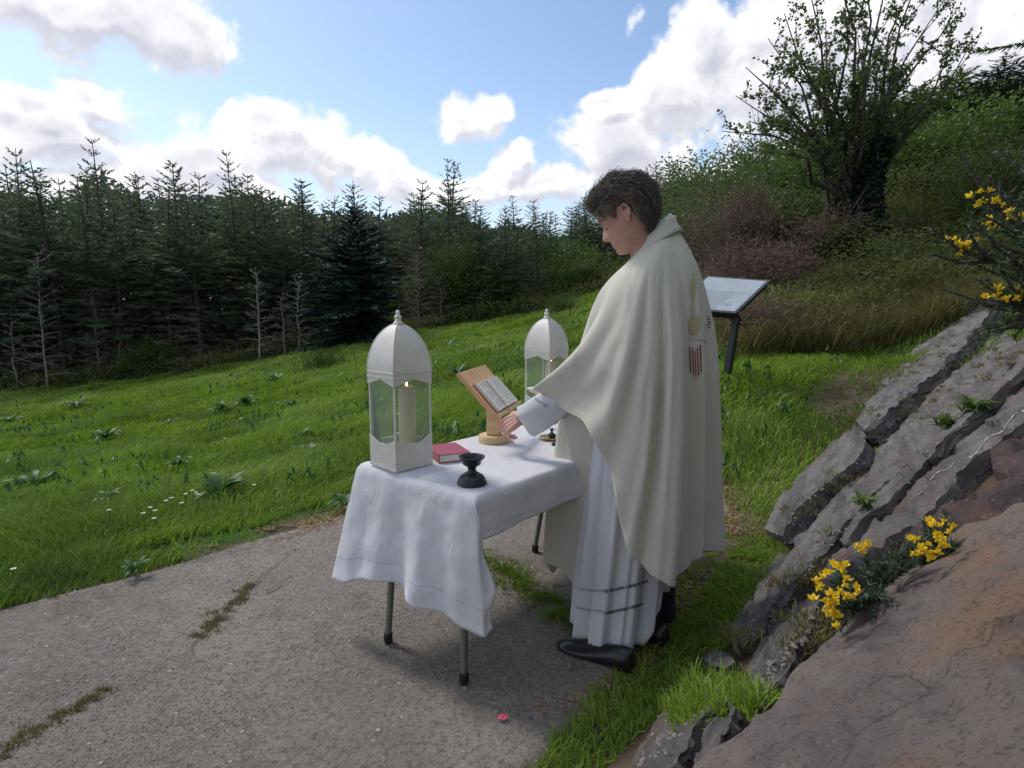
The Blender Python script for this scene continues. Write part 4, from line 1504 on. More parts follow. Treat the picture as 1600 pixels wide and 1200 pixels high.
SPR = [spruce(100 + i, 9, R * .9, live, 1.35, sp) for i, (R, live, sp) in enumerate([(1.7, .38, 1.0), (1.55, .45, 1.1), (1.9, .25, 1.0), (1.45, .5, 1.25), (1.8, .12, .9), (1.6, .33, 1.15)])]
print('spruce faces', [len(s[1].polygons) for s in SPR])
TOPX = [-400, 0, 40, 120, 180, 250, 380, 450, 520, 575, 640, 700, 760, 820, 870, 930, 1000, 1200]
TOPY = [250, 262, 245, 262, 225, 262, 246, 258, 282, 285, 280, 268, 300, 300, 320, 310, 320, 330]


def put_tree(kind, x, y, H, name='spruce_tree', lab='', cat='tree', group=None, rz=None, wide=1.0, sink=.05):
    t = thing(name, lab, cat, (x, y * K, hz(x, y * K) - sink), rng.random() * 6.28 if rz is None else rz, group)
    s = H / 9
    t.scale = (s * wide, s * wide, s)
    obj('trunk', kind[0], t)
    obj('crown', kind[1], t)
    if kind[2]:
        obj('dead_branches', kind[2], t)['kind'] = 'stuff'
    return t


rows = 7
cnt = 0
front_labels = iter(['dark spruce at the far left edge of the plantation', 'spruce behind the tallest bare pale tree at the left', 'spruce with bare upper twigs against the left cloud'])
for k in range(rows):
    xs0 = np.arange(-30, 22, 1.2 + .22 * k)
    for x0 in xs0:
        x = x0 + rng.normal(0, .3)
        base_y = 26.3 + .1 * x + 2.0 * k + rng.normal(0, .35)
        px = 800 + 1202 * x / base_y
        if px > 1075 or px < -260 or (k < 2 and 500 < px < 620):
            continue
        if px > 860:
            base_y += 3
        ty = np.interp(px, TOPX, TOPY) + rng.normal(38, 22)
        if rng.random() < .16:
            ty -= 14
        zt = P(px, ty, base_y).z
        H = float(np.clip(zt - hz(x, base_y * K), 3.5, 14))
        lab = ['spruce in the front row of the plantation along the meadow', 'spruce in the second row of the dark plantation', 'spruce deep inside the dark plantation'][min(k, 2)]
        gp = ['front row of spruces along the meadow', 'second row of spruces', 'spruces deep inside the plantation'][min(k, 2)]
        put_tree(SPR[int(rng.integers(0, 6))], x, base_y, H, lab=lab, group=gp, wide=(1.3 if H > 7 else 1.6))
        cnt += 1
print('spruces', cnt)
# individually recognisable tops
for (px, ty, Y, kd, lab) in [(180, 214, 26.5, 3, 'spruce whose bare top reaches highest above the left cloud gap'), (703, 248, 27, 3, 'spruce with the tall pointed top left of the small round cloud'), (380, 238, 26.5, 1, 'tall pointed spruce in front of the middle cloud'),
                             (50, 228, 26, 0, 'tall spruce near the left edge with a thin spiky top')]:
    x = (px - 800) / 1202 * Y
    H = P(px, ty, Y).z - hz(x, Y * K)
    put_tree(SPR[kd], x, Y, H, lab=lab)
FIR = spruce(300, 9, 2.5, 0, 3.0, .8, 'fir', .085, False)
q = on_ground(558, 540)
x, Y = (560 - 800) / 1202 * 23.4, 23.4
put_tree(FIR, x, Y, P(560, 318, Y).z - hz(x, Y * K), 'fir_tree', 'dense blue green conical fir standing in front of the plantation', wide=1.5)

# leafy bushes


def bush_mesh(seed, w, h, n, leaf, mat, twigs=60, lobes=7, tw='brown_twig', flat=.6, name='crown'):
    r = np.random.default_rng(seed)
    c = r.normal(0, 1, (lobes, 3)) * np.array([w * .27, w * .27, h * .18]) + np.array([0, 0, h * .52])
    rad_ = (.25 + .2 * r.random(lobes)) * w
    k = r.integers(0, lobes, n)
    d = r.normal(0, 1, (n, 3))
    d /= np.linalg.norm(d, axis=1, keepdims=True)
    rr = r.random(n) ** .4
    p = c[k] + d * (rad_[k] * rr * (1 + .3 * r.normal(0, 1, n)))[:, None] * np.array([1, 1, h / w * 1.0])
    p[:, 2] = np.abs(p[:, 2])
    # clusters
    p = p + .06 * w * np.stack([vnoise(p[:, 0] * 5 + i, p[:, 1] * 5, p[:, 2] * 5) for i in (0, 7, 15)], 1)
    ld = d * .5 + r.normal(0, .7, (n, 3)) + np.array([0, 0, .25])
    ld /= np.linalg.norm(ld, axis=1, keepdims=True)
    L = leaf * (.5 + .8 * r.random(n))
    Q = strips(p, p + ld * L[:, None], L * flat)
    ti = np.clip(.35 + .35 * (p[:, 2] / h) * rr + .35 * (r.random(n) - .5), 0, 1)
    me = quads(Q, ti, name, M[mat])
    mb = MB()
    for i in range(twigs):
        e = c[r.integers(0, lobes)] + r.normal(0, 1, 3) * np.array([w * .2, w * .2, h * .2])
        e[2] = abs(e[2]) + .1 * h
        m_ = e * .5 + r.normal(0, .05 * w, 3)
        mb.tube([(r.normal(0, .05), r.normal(0, .05), 0), m_, e], [.018 * w / 1.5, .010 * w / 1.5, .003], 3, cap=False)
    return me, mb.mesh('stem', M[tw])


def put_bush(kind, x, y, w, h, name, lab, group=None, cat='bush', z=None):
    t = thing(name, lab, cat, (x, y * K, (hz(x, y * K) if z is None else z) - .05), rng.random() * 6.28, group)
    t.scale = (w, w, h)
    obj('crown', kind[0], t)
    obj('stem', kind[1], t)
    return t


BG = [bush_mesh(10 + i, 1, 1, 15000, .036, 'green_leaf', 24) for i in range(3)]
BS = [bush_mesh(20 + i, 1, 1, 12000, .042, 'scrub', 40, flat=.3) for i in range(3)]
BH = [bush_mesh(30 + i, 1, 1, 9000, .075, 'heather', 40, flat=.10) for i in range(3)]
BD = [bush_mesh(40 + i, 1, 1, 14000, .036, 'haw_leaf', 30) for i in range(3)]
BB = [bush_mesh(50 + i, 1, 1, 3500, .12, 'heather', 60, flat=.08) for i in range(2)]


def bx(px, Y):
    return (px - 800) / 1202 * Y


put_bush(BG[0], bx(892, 27.5), 27.5, 2.6, 2.3, 'round_bush', 'round fresh green bush at the wood edge beside the priest')
put_bush(BG[1], bx(272, 25), 24.6, 1.5, 1.2, 'shrub', 'yellow green shrub at the left wood edge above the meadow')
put_bush(BB[0], bx(312, 24.8), 24.5, .9, .5, 'shrub', 'rusty brown low shrub right of the yellow green one')
put_bush(BG[2], bx(735, 27), 26.6, 2.0, 2.6, 'shrub', 'leafy green sapling clump in front of the spruces between the lanterns')
put_bush(BD[2], bx(690, 27), 26.9, 2.4, 2.4, 'shrub', 'dark leafy clump left of the green saplings between the lanterns')
for i, (px, w, h, lab) in enumerate([(555, 1.2, .6, 'low brown scrub at the fir foot'), (600, 1.0, .5, 'low brown scrub right of the fir'), (790, 1.7, .75, 'bramble clump at the right end of the wood edge'), (840, 1.9, .9, 'bramble clump under the round green bush'), (500, 1.0, .5, 'pale scrub left of the fir'), (920, 2.0, 1.0, 'bramble clump close behind the priest at the wood edge'),
                                     (430, 1.1, .6, 'brown scrub below the bare saplings'), (380, .9, .45, 'small brown scrub between the shrub and the bare saplings'), (880, 1.5, .8, 'bramble clump right of the round bush foot')]):
    Y = 25 + (px - 500) * .006
    put_bush((BS if i % 2 else BH)[i % 3], bx(px, Y), Y, w, h, 'bramble_clump', lab)
# scrub floor of the wood
n = 52000
xx = rng.uniform(-22, 12, n)
yy = 24.6 + .1 * xx + np.abs(rng.normal(0, 2.2, n))
zz = height(xx, yy)
hh = rng.random(n) * .55 * (.5 + fbm(xx, yy, 3, 3) + .4)
A = np.stack([xx, yy, zz + np.maximum(hh, 0)], 1)
B = A + np.stack([rng.normal(0, .09, n), rng.normal(0, .09, n), rng.normal(.05, .09, n)], 1)
tag(obj('undergrowth', sq(quads(strips(A, B, np.full(n, .045)), rng.random(n), 'undergrowth', M['scrub']))), 'low tangled undergrowth at the foot of the spruces', 'undergrowth', kind='stuff')


# the depth of the wood behind the first rows
n = 90000
xx = rng.uniform(-42, 24, n)
yy = 33 + .1 * xx + 16 * rng.random(n)
zz = height(xx, yy)
pxx = 800 + 1202 * xx / yy
ztop = CAM_Z + (479 - np.interp(pxx, TOPX, TOPY) - 66 - 22 * fbm(xx * .7, yy * .5, 3, 3)) / 1202 * yy
hh = (ztop - zz) * rng.random(n) ** .8
k = (hh > 0) & (pxx < 1120)
xx, yy, zz, hh = xx[k], yy[k], zz[k], hh[k]
A = np.stack([xx, yy, zz + hh], 1)
B = A + rng.normal(0, .32, A.shape) * np.array([1, 1, .6])
tag(obj('distant_wood', sq(quads(strips(A, B, np.full(len(xx), .20)), np.clip(.15 + .35 * rng.random(len(xx)), 0, 1), 'distant_wood', M['spruce']))), 'dark depth of the spruce wood behind the front rows', 'wood', kind='stuff')

# bare pale trees
def bare_tree(seed, H, spread, nb, droop=.1, th=.05, mat='dead_bark', sub=6, lo=.12):
    r = random.Random(seed)
    tr = MB()
    pts = [Vector((r.gauss(0, .008) * i, r.gauss(0, .008) * i, H * i / 7)) for i in range(8)]
    tr.tube(pts, [th * (1 - i / 8.5) for i in range(8)], 6)
    br = MB()
    for i in range(nb):
        t = lo + (1 - lo) * (i + r.random()) / nb
        k = min(int(t * 7), 6)
        p = pts[k].lerp(pts[k + 1], t * 7 - k)
        a = i * 2.4 + r.gauss(0, .4)
        L = spread * (1 - t * .75) * r.uniform(.5, 1.1)
        d = Vector((math.cos(a), math.sin(a), 0))
        up = L * (r.uniform(-.15, .3) + t * .5)
        q = [p, p + d * L * .35 + Vector((0, 0, up * .3)), p + d * L * .7 + Vector((r.gauss(0, .05), r.gauss(0, .05), up * .75)), p + d * L + Vector((0, 0, up - droop * L))]
        br.tube(q, [th * .28, th * .2, th * .13, th * .05], 4, cap=False)
        for s in range(sub):
            f = r.uniform(.2, .95)
            m = q[0].lerp(q[3], f) + Vector((0, 0, .02))
            e = m + Vector((d.x * .3 + r.gauss(0, .5), d.y * .3 + r.gauss(0, .5), r.gauss(.15, .3))) * L * .35
            br.tube([m, m.lerp(e, .5) + Vector((0, 0, r.gauss(0, .03))), e], [th * .12, th * .09, th * .04], 3, cap=False)
    return tr.mesh('trunk', M[mat], True), br.mesh('branches', M[mat])


for i, (px, py_top, Y, sp, nb, lab, mat_) in enumerate([
    (68, 395, 24.2, 1.3, 34, 'tall bare pale dead spruce at the left wood edge', 'dead_bark'), (152, 455, 24.8, .9, 22, 'bare dead tree right of the tall pale one', 'brown_twig'),
    (185, 480, 25, .8, 18, 'thin bare tree in the gap right of the dead trees', 'brown_twig'), (405, 420, 24.6, .9, 20, 'slim bare sapling left of the fir', 'dead_bark'),
    (468, 430, 25, .9, 24, 'pale bare sapling close beside the fir', 'dead_bark'), (445, 455, 24.6, .7, 16, 'short bare sapling between the two pale ones', 'brown_twig'),
    (655, 395, 25.4, 1.2, 30, 'bushy bare tree right of the fir', 'brown_twig'), (20, 500, 24.4, .8, 14, 'leaning bare tree at the left frame edge', 'dead_bark'),
    (690, 430, 25.8, .9, 22, 'greyish bare tree behind the near lantern top', 'brown_twig')]):
    Y -= .9
    x = bx(px, Y)
    z0 = hz(x, Y * K)
    H = P(px, py_top, Y).z - z0
    a, b = bare_tree(60 + i, H, sp, int(nb * 1.6), .1, .042, mat_, 9)
    t = thing('bare_tree', lab, 'tree', (x, Y * K, z0 - .05))
    obj('trunk', a, t)
    obj('branches', b, t)

# ------------------------------------------------------------------ hillside on the right
n = 300000
yy = 8.6 + 24 * rng.random(n) ** 1.2
xx = yy * rng.uniform(.17, .86, n)
hs_ = sstep(xx - .22 * yy, .25, 1.4) * sstep(yy - .38 * np.clip(xx - 2.6, 0, 4), 8.6, 10.6)
k = rng.random(n) < hs_
xx, yy = xx[k], yy[k]
zz = height(xx, yy)
n = len(xx)
ht = (.20 + .55 * np.clip(fbm(xx * .9, yy * .9, 14, 4) + .35, 0, 1)) * rng.random(n) ** .7
A = np.stack([xx, yy, zz + ht], 1)
az = rng.random(n) * 6.28
ln = .04 + .07 * rng.random(n)
B = A + np.stack([np.cos(az) * ln, np.sin(az) * ln, ln * rng.normal(.3, .6, n)], 1)
tag(obj('hillside_scrub', sq(quads(strips(A, B, ln * .26), np.clip(.5 + .5 * fbm(xx * .7, yy * .7, 40, 3) + .5 * (rng.random(n) - .5), 0, 1), 'hillside_scrub', M['scrub']))), 'olive and tan bramble and bracken covering the hillside', 'scrub', kind='stuff')
# long tan stalks lying on the slope
n = 26000
yy = 9 + 12 * rng.random(n)
xx = yy * rng.uniform(.2, .75, n)
k = (sstep(xx - .22 * yy, .25, 1.4) > rng.random(n)) & (fbm(xx * .8, yy * .8, 77, 3) > -.05)
xx, yy = xx[k], yy[k]
zz = height(xx, yy)
tag(obj('dead_bracken', blades_mesh('dead_bracken', np.stack([xx, yy, zz + .15], 1), .25 + .35 * rng.random(len(xx)), np.full(len(xx), .013), .8 + .8 * rng.random(len(xx)), .3 + .6 * rng.random(len(xx)), M['dry_grass'])), 'dead tan bracken stalks on the slope', 'bracken', kind='stuff')

n = 60000
yy = 9 + 9 * rng.random(n)
xx = yy * rng.uniform(.2, .72, n)
k = (sstep(xx - .22 * yy, .25, 1.4) > rng.random(n)) & (fbm(xx * .6, yy * .6, 177, 3) > -.12)
xx, yy = xx[k], yy[k]
zz = height(xx, yy)
tag(obj('slope_grass', blades_mesh('slope_grass', np.stack([xx, yy, zz + .05], 1), .22 + .28 * rng.random(len(xx)), np.full(len(xx), .012), .5 + .6 * rng.random(len(xx)), np.clip(.18 + .8 * fbm(xx * .5, yy * .5, 60, 3) + .45 * rng.random(len(xx)), 0, 1), M['dry_grass'])), 'long rough grass growing up the slope among the brambles', 'grass', kind='stuff')

spots = [
    # px, py(base), Y, w, h, kind, name, label
    (1150, 452, 15.5, 1.9, 1.5, 'H', 'heather_bush', 'brown heather bush right behind the priest\'s shoulder'),
    (1215, 470, 13.5, 1.9, 1.0, 'H', 'heather_bush', 'brown heather bush directly above the info board'),
    (1275, 452, 14.5, 2.0, 1.2, 'H', 'heather_bush', 'widest purple brown heather bush below the ivy clad tree'),
    (1160, 400, 18, 2.2, 1.6, 'D', 'hill_bush', 'dark hill bush directly above the brown heather'),
    (1340, 432, 14.5, 1.4, .9, 'H', 'heather_bush', 'small heather bush right of the widest one'),
    (1120, 490, 12.5, 1.8, 1.1, 'H', 'heather_bush', 'heather bush partly hidden by the priest, left of the info board'),
    (1235, 520, 11.3, 1.7, .75, 'S', 'bramble_clump', 'bramble clump right of the info board'),
    (1180, 535, 10.6, 1.4, .6, 'H', 'heather_bush', 'low dead looking bush at the grass edge behind the board post'),
    (1310, 500, 11.8, 1.6, .7, 'S', 'bramble_clump', 'bramble clump in the middle of the slope'),
    (1380, 470, 12.5, 1.9, .8, 'S', 'bramble_clump', 'olive bramble clump higher up right of the middle one'),
    (1460, 430, 12.5, 2.0, .9, 'S', 'bramble_clump', 'bramble clump above the rock ridge'),
    (1420, 385, 15, 2.2, 1.0, 'S', 'bramble_clump', 'bramble clump below the light green tree'),
    (1500, 350, 15, 2.4, 1.2, 'S', 'bramble_clump', 'pale bramble clump under the dark conifers'),
    (1570, 330, 14, 2.4, 1.4, 'S', 'bramble_clump', 'rightmost bramble clump behind the gorse flowers'),
    (1075, 400, 20, 2.6, 2.0, 'D', 'hill_bush', 'dark green bush on the skyline next to the priest\'s back'),
    (1110, 380, 21, 2.8, 2.2, 'G', 'hill_bush', 'fresh green hill bush a step up the skyline'),
    (1165, 345, 21, 3.0, 2.6, 'D', 'hill_bush', 'large dark hill bush left of the hawthorn'),
    (1215, 330, 20, 3.0, 2.8, 'G', 'hill_bush', 'green hill bush under the hawthorn crown'),
    (1230, 380, 17, 2.5, 1.8, 'D', 'hill_bush', 'green bush in front of the hawthorn trunk'),
    (1040, 430, 22, 2.6, 1.9, 'G', 'hill_bush', 'pale green hill bush seen just right of the hair'),
    (1380, 330, 18, 2.9, 2.6, 'G', 'hill_bush', 'light green bush right of the ivy clad trunk'),
    (1445, 310, 19, 3.0, 2.6, 'G', 'hill_bush', 'broad light green bush in front of the dark conifers'),
    (1120, 330, 26, 3.4, 2.6, 'D', 'hill_bush', 'far dark bush on the skyline above the heather'),
    (1200, 290, 27, 3.4, 2.8, 'D', 'hill_bush', 'far bush on the skyline behind the left hawthorn branches'),
]
KD = {'H': BH, 'S': BS, 'D': BD, 'G': BG}
for i, (px, py, Y, w, h, kd, nm, lab) in enumerate(spots):
    put_bush(KD[kd][i % 3], bx(px, Y), Y, w, h * (.82 if kd in 'DG' else 1), nm, lab)
# yellow gorse spot
# light green larch like trees and dark conifers on the right skyline
LAR = spruce(500, 9, 3.0, 0, 3.2, .7, 'green_leaf', .06, False, .38)
CON = spruce(501, 9, 2.0, 0, 3.4, .8, 'dark_conifer', .055, False, .34)
for i, (px, ty, Y, kd, wide, lab) in enumerate([
    (1400, 190, 23, 'L', 1.5, 'light green feathery conifer behind the hawthorn'), (1455, 160, 24, 'L', 1.4, 'light green conifer left of the dark conifers on the hill'),
    (1520, 118, 24, 'C', 1.5, 'dark conifer with a thin pointed top on the right skyline'), (1580, 112, 22, 'C', 1.2, 'dark conifer second from the right frame edge on the skyline'),
    (1630, 95, 22, 'C', 1.5, 'dark conifer at the right frame edge'), (1555, 200, 19, 'C', 1.3, 'dark shadowy conifer low behind the brambles'),
    (1490, 215, 20, 'C', 1.3, 'dark conifer between the light green ones'), (1340, 235, 25, 'C', 1.4, 'dark conifer seen through the hawthorn stems'), (1350, 215, 28, 'L', 1.4, 'far light green conifer on the skyline right of the hawthorn'),
    (1600, 190, 18, 'C', 1.3, 'dark conifer above the gorse bush at the right edge'), (1690, 60, 20, 'C', 1.5, 'tall conifer just past the right frame edge')]):
    x = bx(px, Y)
    H = P(px, ty, Y).z - hz(x, Y * K)
    put_tree(LAR if kd == 'L' else CON, x, Y, max(H, 2.5), 'conifer_tree', lab, wide=wide * (6.5 / max(H, 4)))
# overhanging spruce branches at the top right: a near tall spruce standing right of the frame
NSP = spruce(502, 9, 2.6, .1, 3.2, 1.0, 'haw_leaf', .022, True, .17)
x, Y = bx(1800, 11.5), 11.5
put_tree(NSP, x, Y, 10.5, 'conifer_tree', 'near tall spruce whose branch tips hang in at the top right corner', wide=.86)

# hawthorn with an ivy clad trunk
HY = 14.0
hb = Vector((bx(1300, HY), HY * K, hz(bx(1300, HY), HY * K) - .1))
tips = [(1128, 205, 0), (1150, 150, .6), (1165, 105, -.5), (1200, 60, .4), (1185, 235, -.6), (1225, 20, -.3), (1170, 190, .9), (1262, -30, .5), (1300, -60, -.4), (1345, -80, .3), (1395, -70, -.6), (1440, -50, .6), (1475, 0, 0),
        (1490, 65, .4), (1515, 72, -.2), (1470, 110, -.5), (1250, 80, -.8), (1290, 30, .9), (1340, 60, -.9), (1400, 50, .8), (1430, 110, .3), (1215, 150, .8), (1240, 190, -.9), (1390, 130, -.8), (1445, 150, .8), (1500, 20, .6), (1455, -90, .2), (1320, 0, .1), (1270, 130, 0.2), (1360, 110, 0)]
r = random.Random(5)
tb, brm = MB(), MB()
LA, LB = [], []


def twiggy(p, d, L, th, depth):
    k = 4
    q = [p]
    cur = p
    dd = d.copy()
    for i in range(k):
        dd = (dd + Vector((r.gauss(0, .16), r.gauss(0, .16), r.gauss(.04, .12)))).normalized()
        cur = cur + dd * L / k
        q.append(cur)
    brm.tube(q, [th * (1 - .75 * i / k) for i in range(k + 1)], 4 if th > .012 else 3, cap=False)
    if depth > 0:
        for s in range(5 if depth > 1 else 4):
            f = r.uniform(.2, 1)
            j = min(int(f * k), k - 1)
            b = q[j].lerp(q[j + 1], f * k - j)
            nd = (dd + Vector((r.gauss(0, .75), r.gauss(0, .75), r.gauss(.05, .5)))).normalized()
            twiggy(b, nd, L * r.uniform(.4, .7), th * .5, depth - 1)
    if depth <= 1:
        m = int(21 * L / .4) if depth == 0 else 6
        for s in range(m):
            f = r.random()
            j = min(int(f * k), k - 1)
            b = q[j].lerp(q[j + 1], f * k - j) + Vector((r.gauss(0, .022), r.gauss(0, .022), r.gauss(0, .022)))
            e = Vector((r.gauss(0, 1), r.gauss(0, 1), r.gauss(.2, .8))).normalized() * r.uniform(.035, .075)
            LA.append(b)
            LB.append(b + e)


crotch = hb + Vector((.1, 0, 1.35))
tb.tube([hb, hb + Vector((.02, 0, .7)), crotch, crotch + Vector((.15, 0, .6))], [.2, .16, .13, .08], 8)
tb.tube([hb + Vector((.25, .1, 0)), hb + Vector((.35, .1, .8)), crotch + Vector((.45, .1, .7))], [.12, .1, .06], 7)
for (x, y, dy) in tips:
    tp = P(x, y, HY + dy)
    s = crotch + Vector((r.gauss(.1, .12), r.gauss(0, .1), r.uniform(-.4, .5)))
    v = tp - s
    m1 = s + v * .35 + Vector((-.10 * v.x, 0, .05 * v.length)) + Vector((r.gauss(0, .16), r.gauss(0, .14), r.gauss(0, .08)))
    m2 = s + v * .7 + Vector((-.04 * v.x, 0, .03 * v.length)) + Vector((r.gauss(0, .17), r.gauss(0, .14), r.gauss(0, .08)))
    q = [s, s.lerp(m1, .5) + Vector((0, 0, .04)), m1, m1.lerp(m2, .5), m2, tp]
    brm.tube(q, [.05, .042, .034, .025, .016, .006], 5, cap=False)
    for i in range(9):
        f = r.uniform(.3, 1) * 4.99
        j = int(f)
        b = q[j].lerp(q[j + 1], f - j)
        nd = (v.normalized() + Vector((r.gauss(0, .7), r.gauss(0, .6), r.gauss(.1, .55)))).normalized()
        twiggy(b, nd, r.uniform(.30, .62), .011, 1)
hw = thing('hawthorn_tree', 'spreading hawthorn with open leafy crown and dark ivy clad trunk on the hillside', 'tree', tuple(hb))


def shifted(me_obj, off):
    me_obj.data.transform(Matrix.Translation(-off))


o = tb.obj('trunk', M['bark'], hw, True); shifted(o, hb)
o = brm.obj('branches', M['bark'], hw); shifted(o, hb)
A = np.array([tuple(v - hb) for v in LA]); B = np.array([tuple(v - hb) for v in LB])
print('haw leaves', len(A))
obj('crown', quads(strips(A, B, np.linalg.norm(B - A, axis=1) * .75), rng.random(len(A)), 'crown', M['haw_leaf']), hw)
n = 15000
t_ = rng.random(n)
a_ = rng.random(n) * 6.28
rr = (.30 + .22 * np.sin(t_ * 7) * .4 + .25 * (1 - t_)) * (.6 + .5 * rng.random(n)) * 1.0
c = np.stack([.1 + .28 * t_ + rr * np.cos(a_), rr * np.sin(a_), 2.5 * t_], 1)
e = np.stack([np.cos(a_), np.sin(a_), rng.normal(-.3, .4, n)], 1) + rng.normal(0, .5, (n, 3))
e /= np.linalg.norm(e, axis=1, keepdims=True)
obj('ivy', quads(strips(c, c + e * .085, np.full(n, .06)), rng.random(n), 'ivy', M['ivy']), hw)

# ------------------------------------------------------------------ table and cloth
TH = .71
FR = PZ(742, 776, TH); FR.z = 0
u2 = Vector((math.sin(rad(41)), math.cos(rad(41)), 0))      # along the table
w2 = Vector((u2.y, -u2.x, 0))                                  # towards the priest
TW, TL = .635, 1.58


def tp(a, b, z=TH):
    """table coordinates: a metres from the near edge, b metres from the left edge"""
    p = FR + u2 * a + w2 * (b - TW)
    return Vector((p.x, p.y, z))


tab = thing('folding_table', 'long folding table with grey steel legs under the white cloth', 'table', tuple(tp(.9, TW / 2, 0)))
tl = tab.location


def rel(o, t):
    o.data.transform(Matrix.Translation(-Vector(t.location)))
    return o


def boxoriented(a0, a1, b0, b1, z0, z1):
    vs = [tp(a, b, z) for z in (z0, z1) for (a, b) in ((a0, b0), (a1, b0), (a1, b1), (a0, b1))]
    return vs, [(0, 3, 2, 1), (4, 5, 6, 7), (0, 1, 5, 4), (1, 2, 6, 5), (2, 3, 7, 6), (3, 0, 4, 7)]


mb = MB(); mb.add(*boxoriented(.01, TL - .01, .01, TW - .01, TH - .035, TH - .006))
rel(mb.obj('tabletop', M['tabletop'], tab), tab)
for (foot, a, b) in [(PZ(725, 1072), .085, TW - .13), (PZ(607, 1008), .085, .12), (PZ(836, 866), TL - .42, .10), (None, TL - .42, TW - .13)]:
    top = tp(a, b, TH - .03)
    ft = foot if foot else tp(a + .03, b + .02, 0)
    ft = Vector((ft.x, ft.y, .014))
    mb = MB(); mb.tube([ft + Vector((0, 0, .03)), top], .0135, 14)
    leg = rel(auto_smooth(mb.obj('leg', M['metal_leg'], tab)), tab)
    mb = MB(); mb.lathe([(.015, 0), (.0175, .004), (.0175, .036), (.0145, .040)], 14, tuple(ft))
    rel(mb.obj('rubber_foot', M['rubber'], leg), tab)
for a in (.085, TL - .42):
    mb = MB(); mb.tube([tp(a, .12, TH - .12), tp(a, TW - .13, TH - .12)], .009, 8)
    rel(mb.obj('crossbar', M['metal_leg'], tab), tab)

DF, DR, DL, DB = .475, .15, .30, .30      # drops: front, right, left, back
na, nb_ = 170, 110
A_ = np.linspace(-DF, TL + DB, na)
B_ = np.linspace(-DL, TW + DR, nb_)
AA, BB = np.meshgrid(A_, B_)
ea = np.maximum(-AA, 0) - np.maximum(AA - TL, 0)          # + beyond near edge, - beyond far edge
eb = np.maximum(BB - TW, 0) - np.maximum(-BB, 0)          # + beyond right edge, - beyond left
ca = np.clip(AA, 0, TL)
cb = np.clip(BB, 0, TW)
r_ = np.hypot(ea, eb)
th_ = np.arctan2(np.abs(eb), np.abs(ea) + 1e-9)
corner = np.sin(2 * th_) ** 1.0 * (r_ > 1e-6)
# outward flare, with folds that grow towards the hem
fold = .022 * np.sin(cb * 17 + .6) + .016 * np.sin(cb * 31 + 2.2) + .02 * np.sin(cb * 7 + 1)
foldr = .012 * np.sin(ca * 9 + 1) + .010 * np.sin(ca * 23)
dist = np.clip(r_ / .45, 0, 1.2)
outa = np.where(ea > 0, (.012 + .055 * dist * (1 - corner) + fold * dist), np.where(ea < 0, -(.012 + .03 * dist + fold * dist), 0))
outb = np.where(eb > 0, (.010 + .05 * dist + foldr * dist), np.where(eb < 0, -(.010 + .05 * dist + foldr * dist), 0))
rr_ = np.minimum(r_ / .02, 1)
outa = outa * rr_
outb = outb * rr_
flL = corner * r_ * np.where((ea > 0) & (eb < 0), 1, 0)
outb -= .10 * flL
outa += .02 * flL
flR = corner * r_ * np.where((ea > 0) & (eb > 0), 1, 0)
outb += .02 * flR + .07 * flR * np.sin(r_ * 24)
outa -= .04 * flR
# wavy free edge of the corner flaps
zdrop = r_ * (1 - .10 * dist) + .06 * flL - .02 * np.sin(BB * 26) * dist * (ea > 0) * .3
round_ = .006 * np.exp(-r_ / .01) * (r_ > 0)
zz_ = TH + .002 - zdrop + round_ * 0
# slight wrinkles on the top: fold creases and softness
onTop = r_ < 1e-6
zz_ = zz_ + np.where(onTop, .0025 * fbm(AA * 6, BB * 6, 3, 3) + .0022 * np.exp(-((BB - .37) / .006) ** 2) + .002 * np.exp(-((AA - .55) / .006) ** 2), 0)
wr = (.009 * fbm(AA * 9, BB * 9, 6, 4) + .003 * np.abs(fbm(AA * 22, BB * 15, 16, 3))) * (~onTop)
lift = .035 * np.exp(-((BB - (-.02)) / .10) ** 2) * (ea > .3) * 0
Pa = ca - outa - wr * (np.abs(ea) > 0)
Pb = cb + outb + wr * (np.abs(eb) > 0)
# the hem bows up in the middle left of the front drop
hem = np.clip(ea / DF, 0, 1) ** 2
zz_ = zz_ - hem * .06 * (1 - sstep(BB, .0, .3)) + hem * (.045 * np.exp(-((BB - .14) / .12) ** 2) - .035 * np.exp(-((BB - .62) / .15) ** 2))
PXc = FR.x + u2.x * Pa + w2.x * (Pb - TW)
PYc = FR.y + u2.y * Pa + w2.y * (Pb - TW)
idx = np.arange(AA.size).reshape(AA.shape)
CF = np.stack([idx[:-1, :-1].ravel(), idx[:-1, 1:].ravel(), idx[1:, 1:].ravel(), idx[1:, :-1].ravel()], 1)
cl = obj('tablecloth', mesh_np('tablecloth', np.stack([PXc.ravel(), PYc.ravel(), zz_.ravel()], 1), [CF], M['cloth'], smooth=True))
tag(cl, 'thin white cloth draped over the table with a long drop at the near end', 'tablecloth')
md = cl.modifiers.new('smooth', 'SMOOTH'); md.iterations = 3; md.factor = .5
md = cl.modifiers.new('solid', 'SOLIDIFY'); md.thickness = .0012; md.offset = 1
# hem line sewn on
hv, hf = [], []
PT = np.stack([PXc, PYc, zz_], 2)


def stitch(name, line, wd):
    vs, fs = [], []
    cen = PT.reshape(-1, 3).mean(0)
    for i in range(len(line)):
        p = line[i]
        o_ = (p - cen) * np.array([1, 1, 0])
        o_ = o_ / (np.linalg.norm(o_) + 1e-9) * .0030
        vs += [tuple(p + o_), tuple(p + o_ + np.array([0, 0, wd]))]
        if i:
            fs.append((2 * i - 2, 2 * i - 1, 2 * i + 1, 2 * i))
    mb = MB(); mb.add(vs, fs)
    return mb.obj(name, M['hem'], cl)


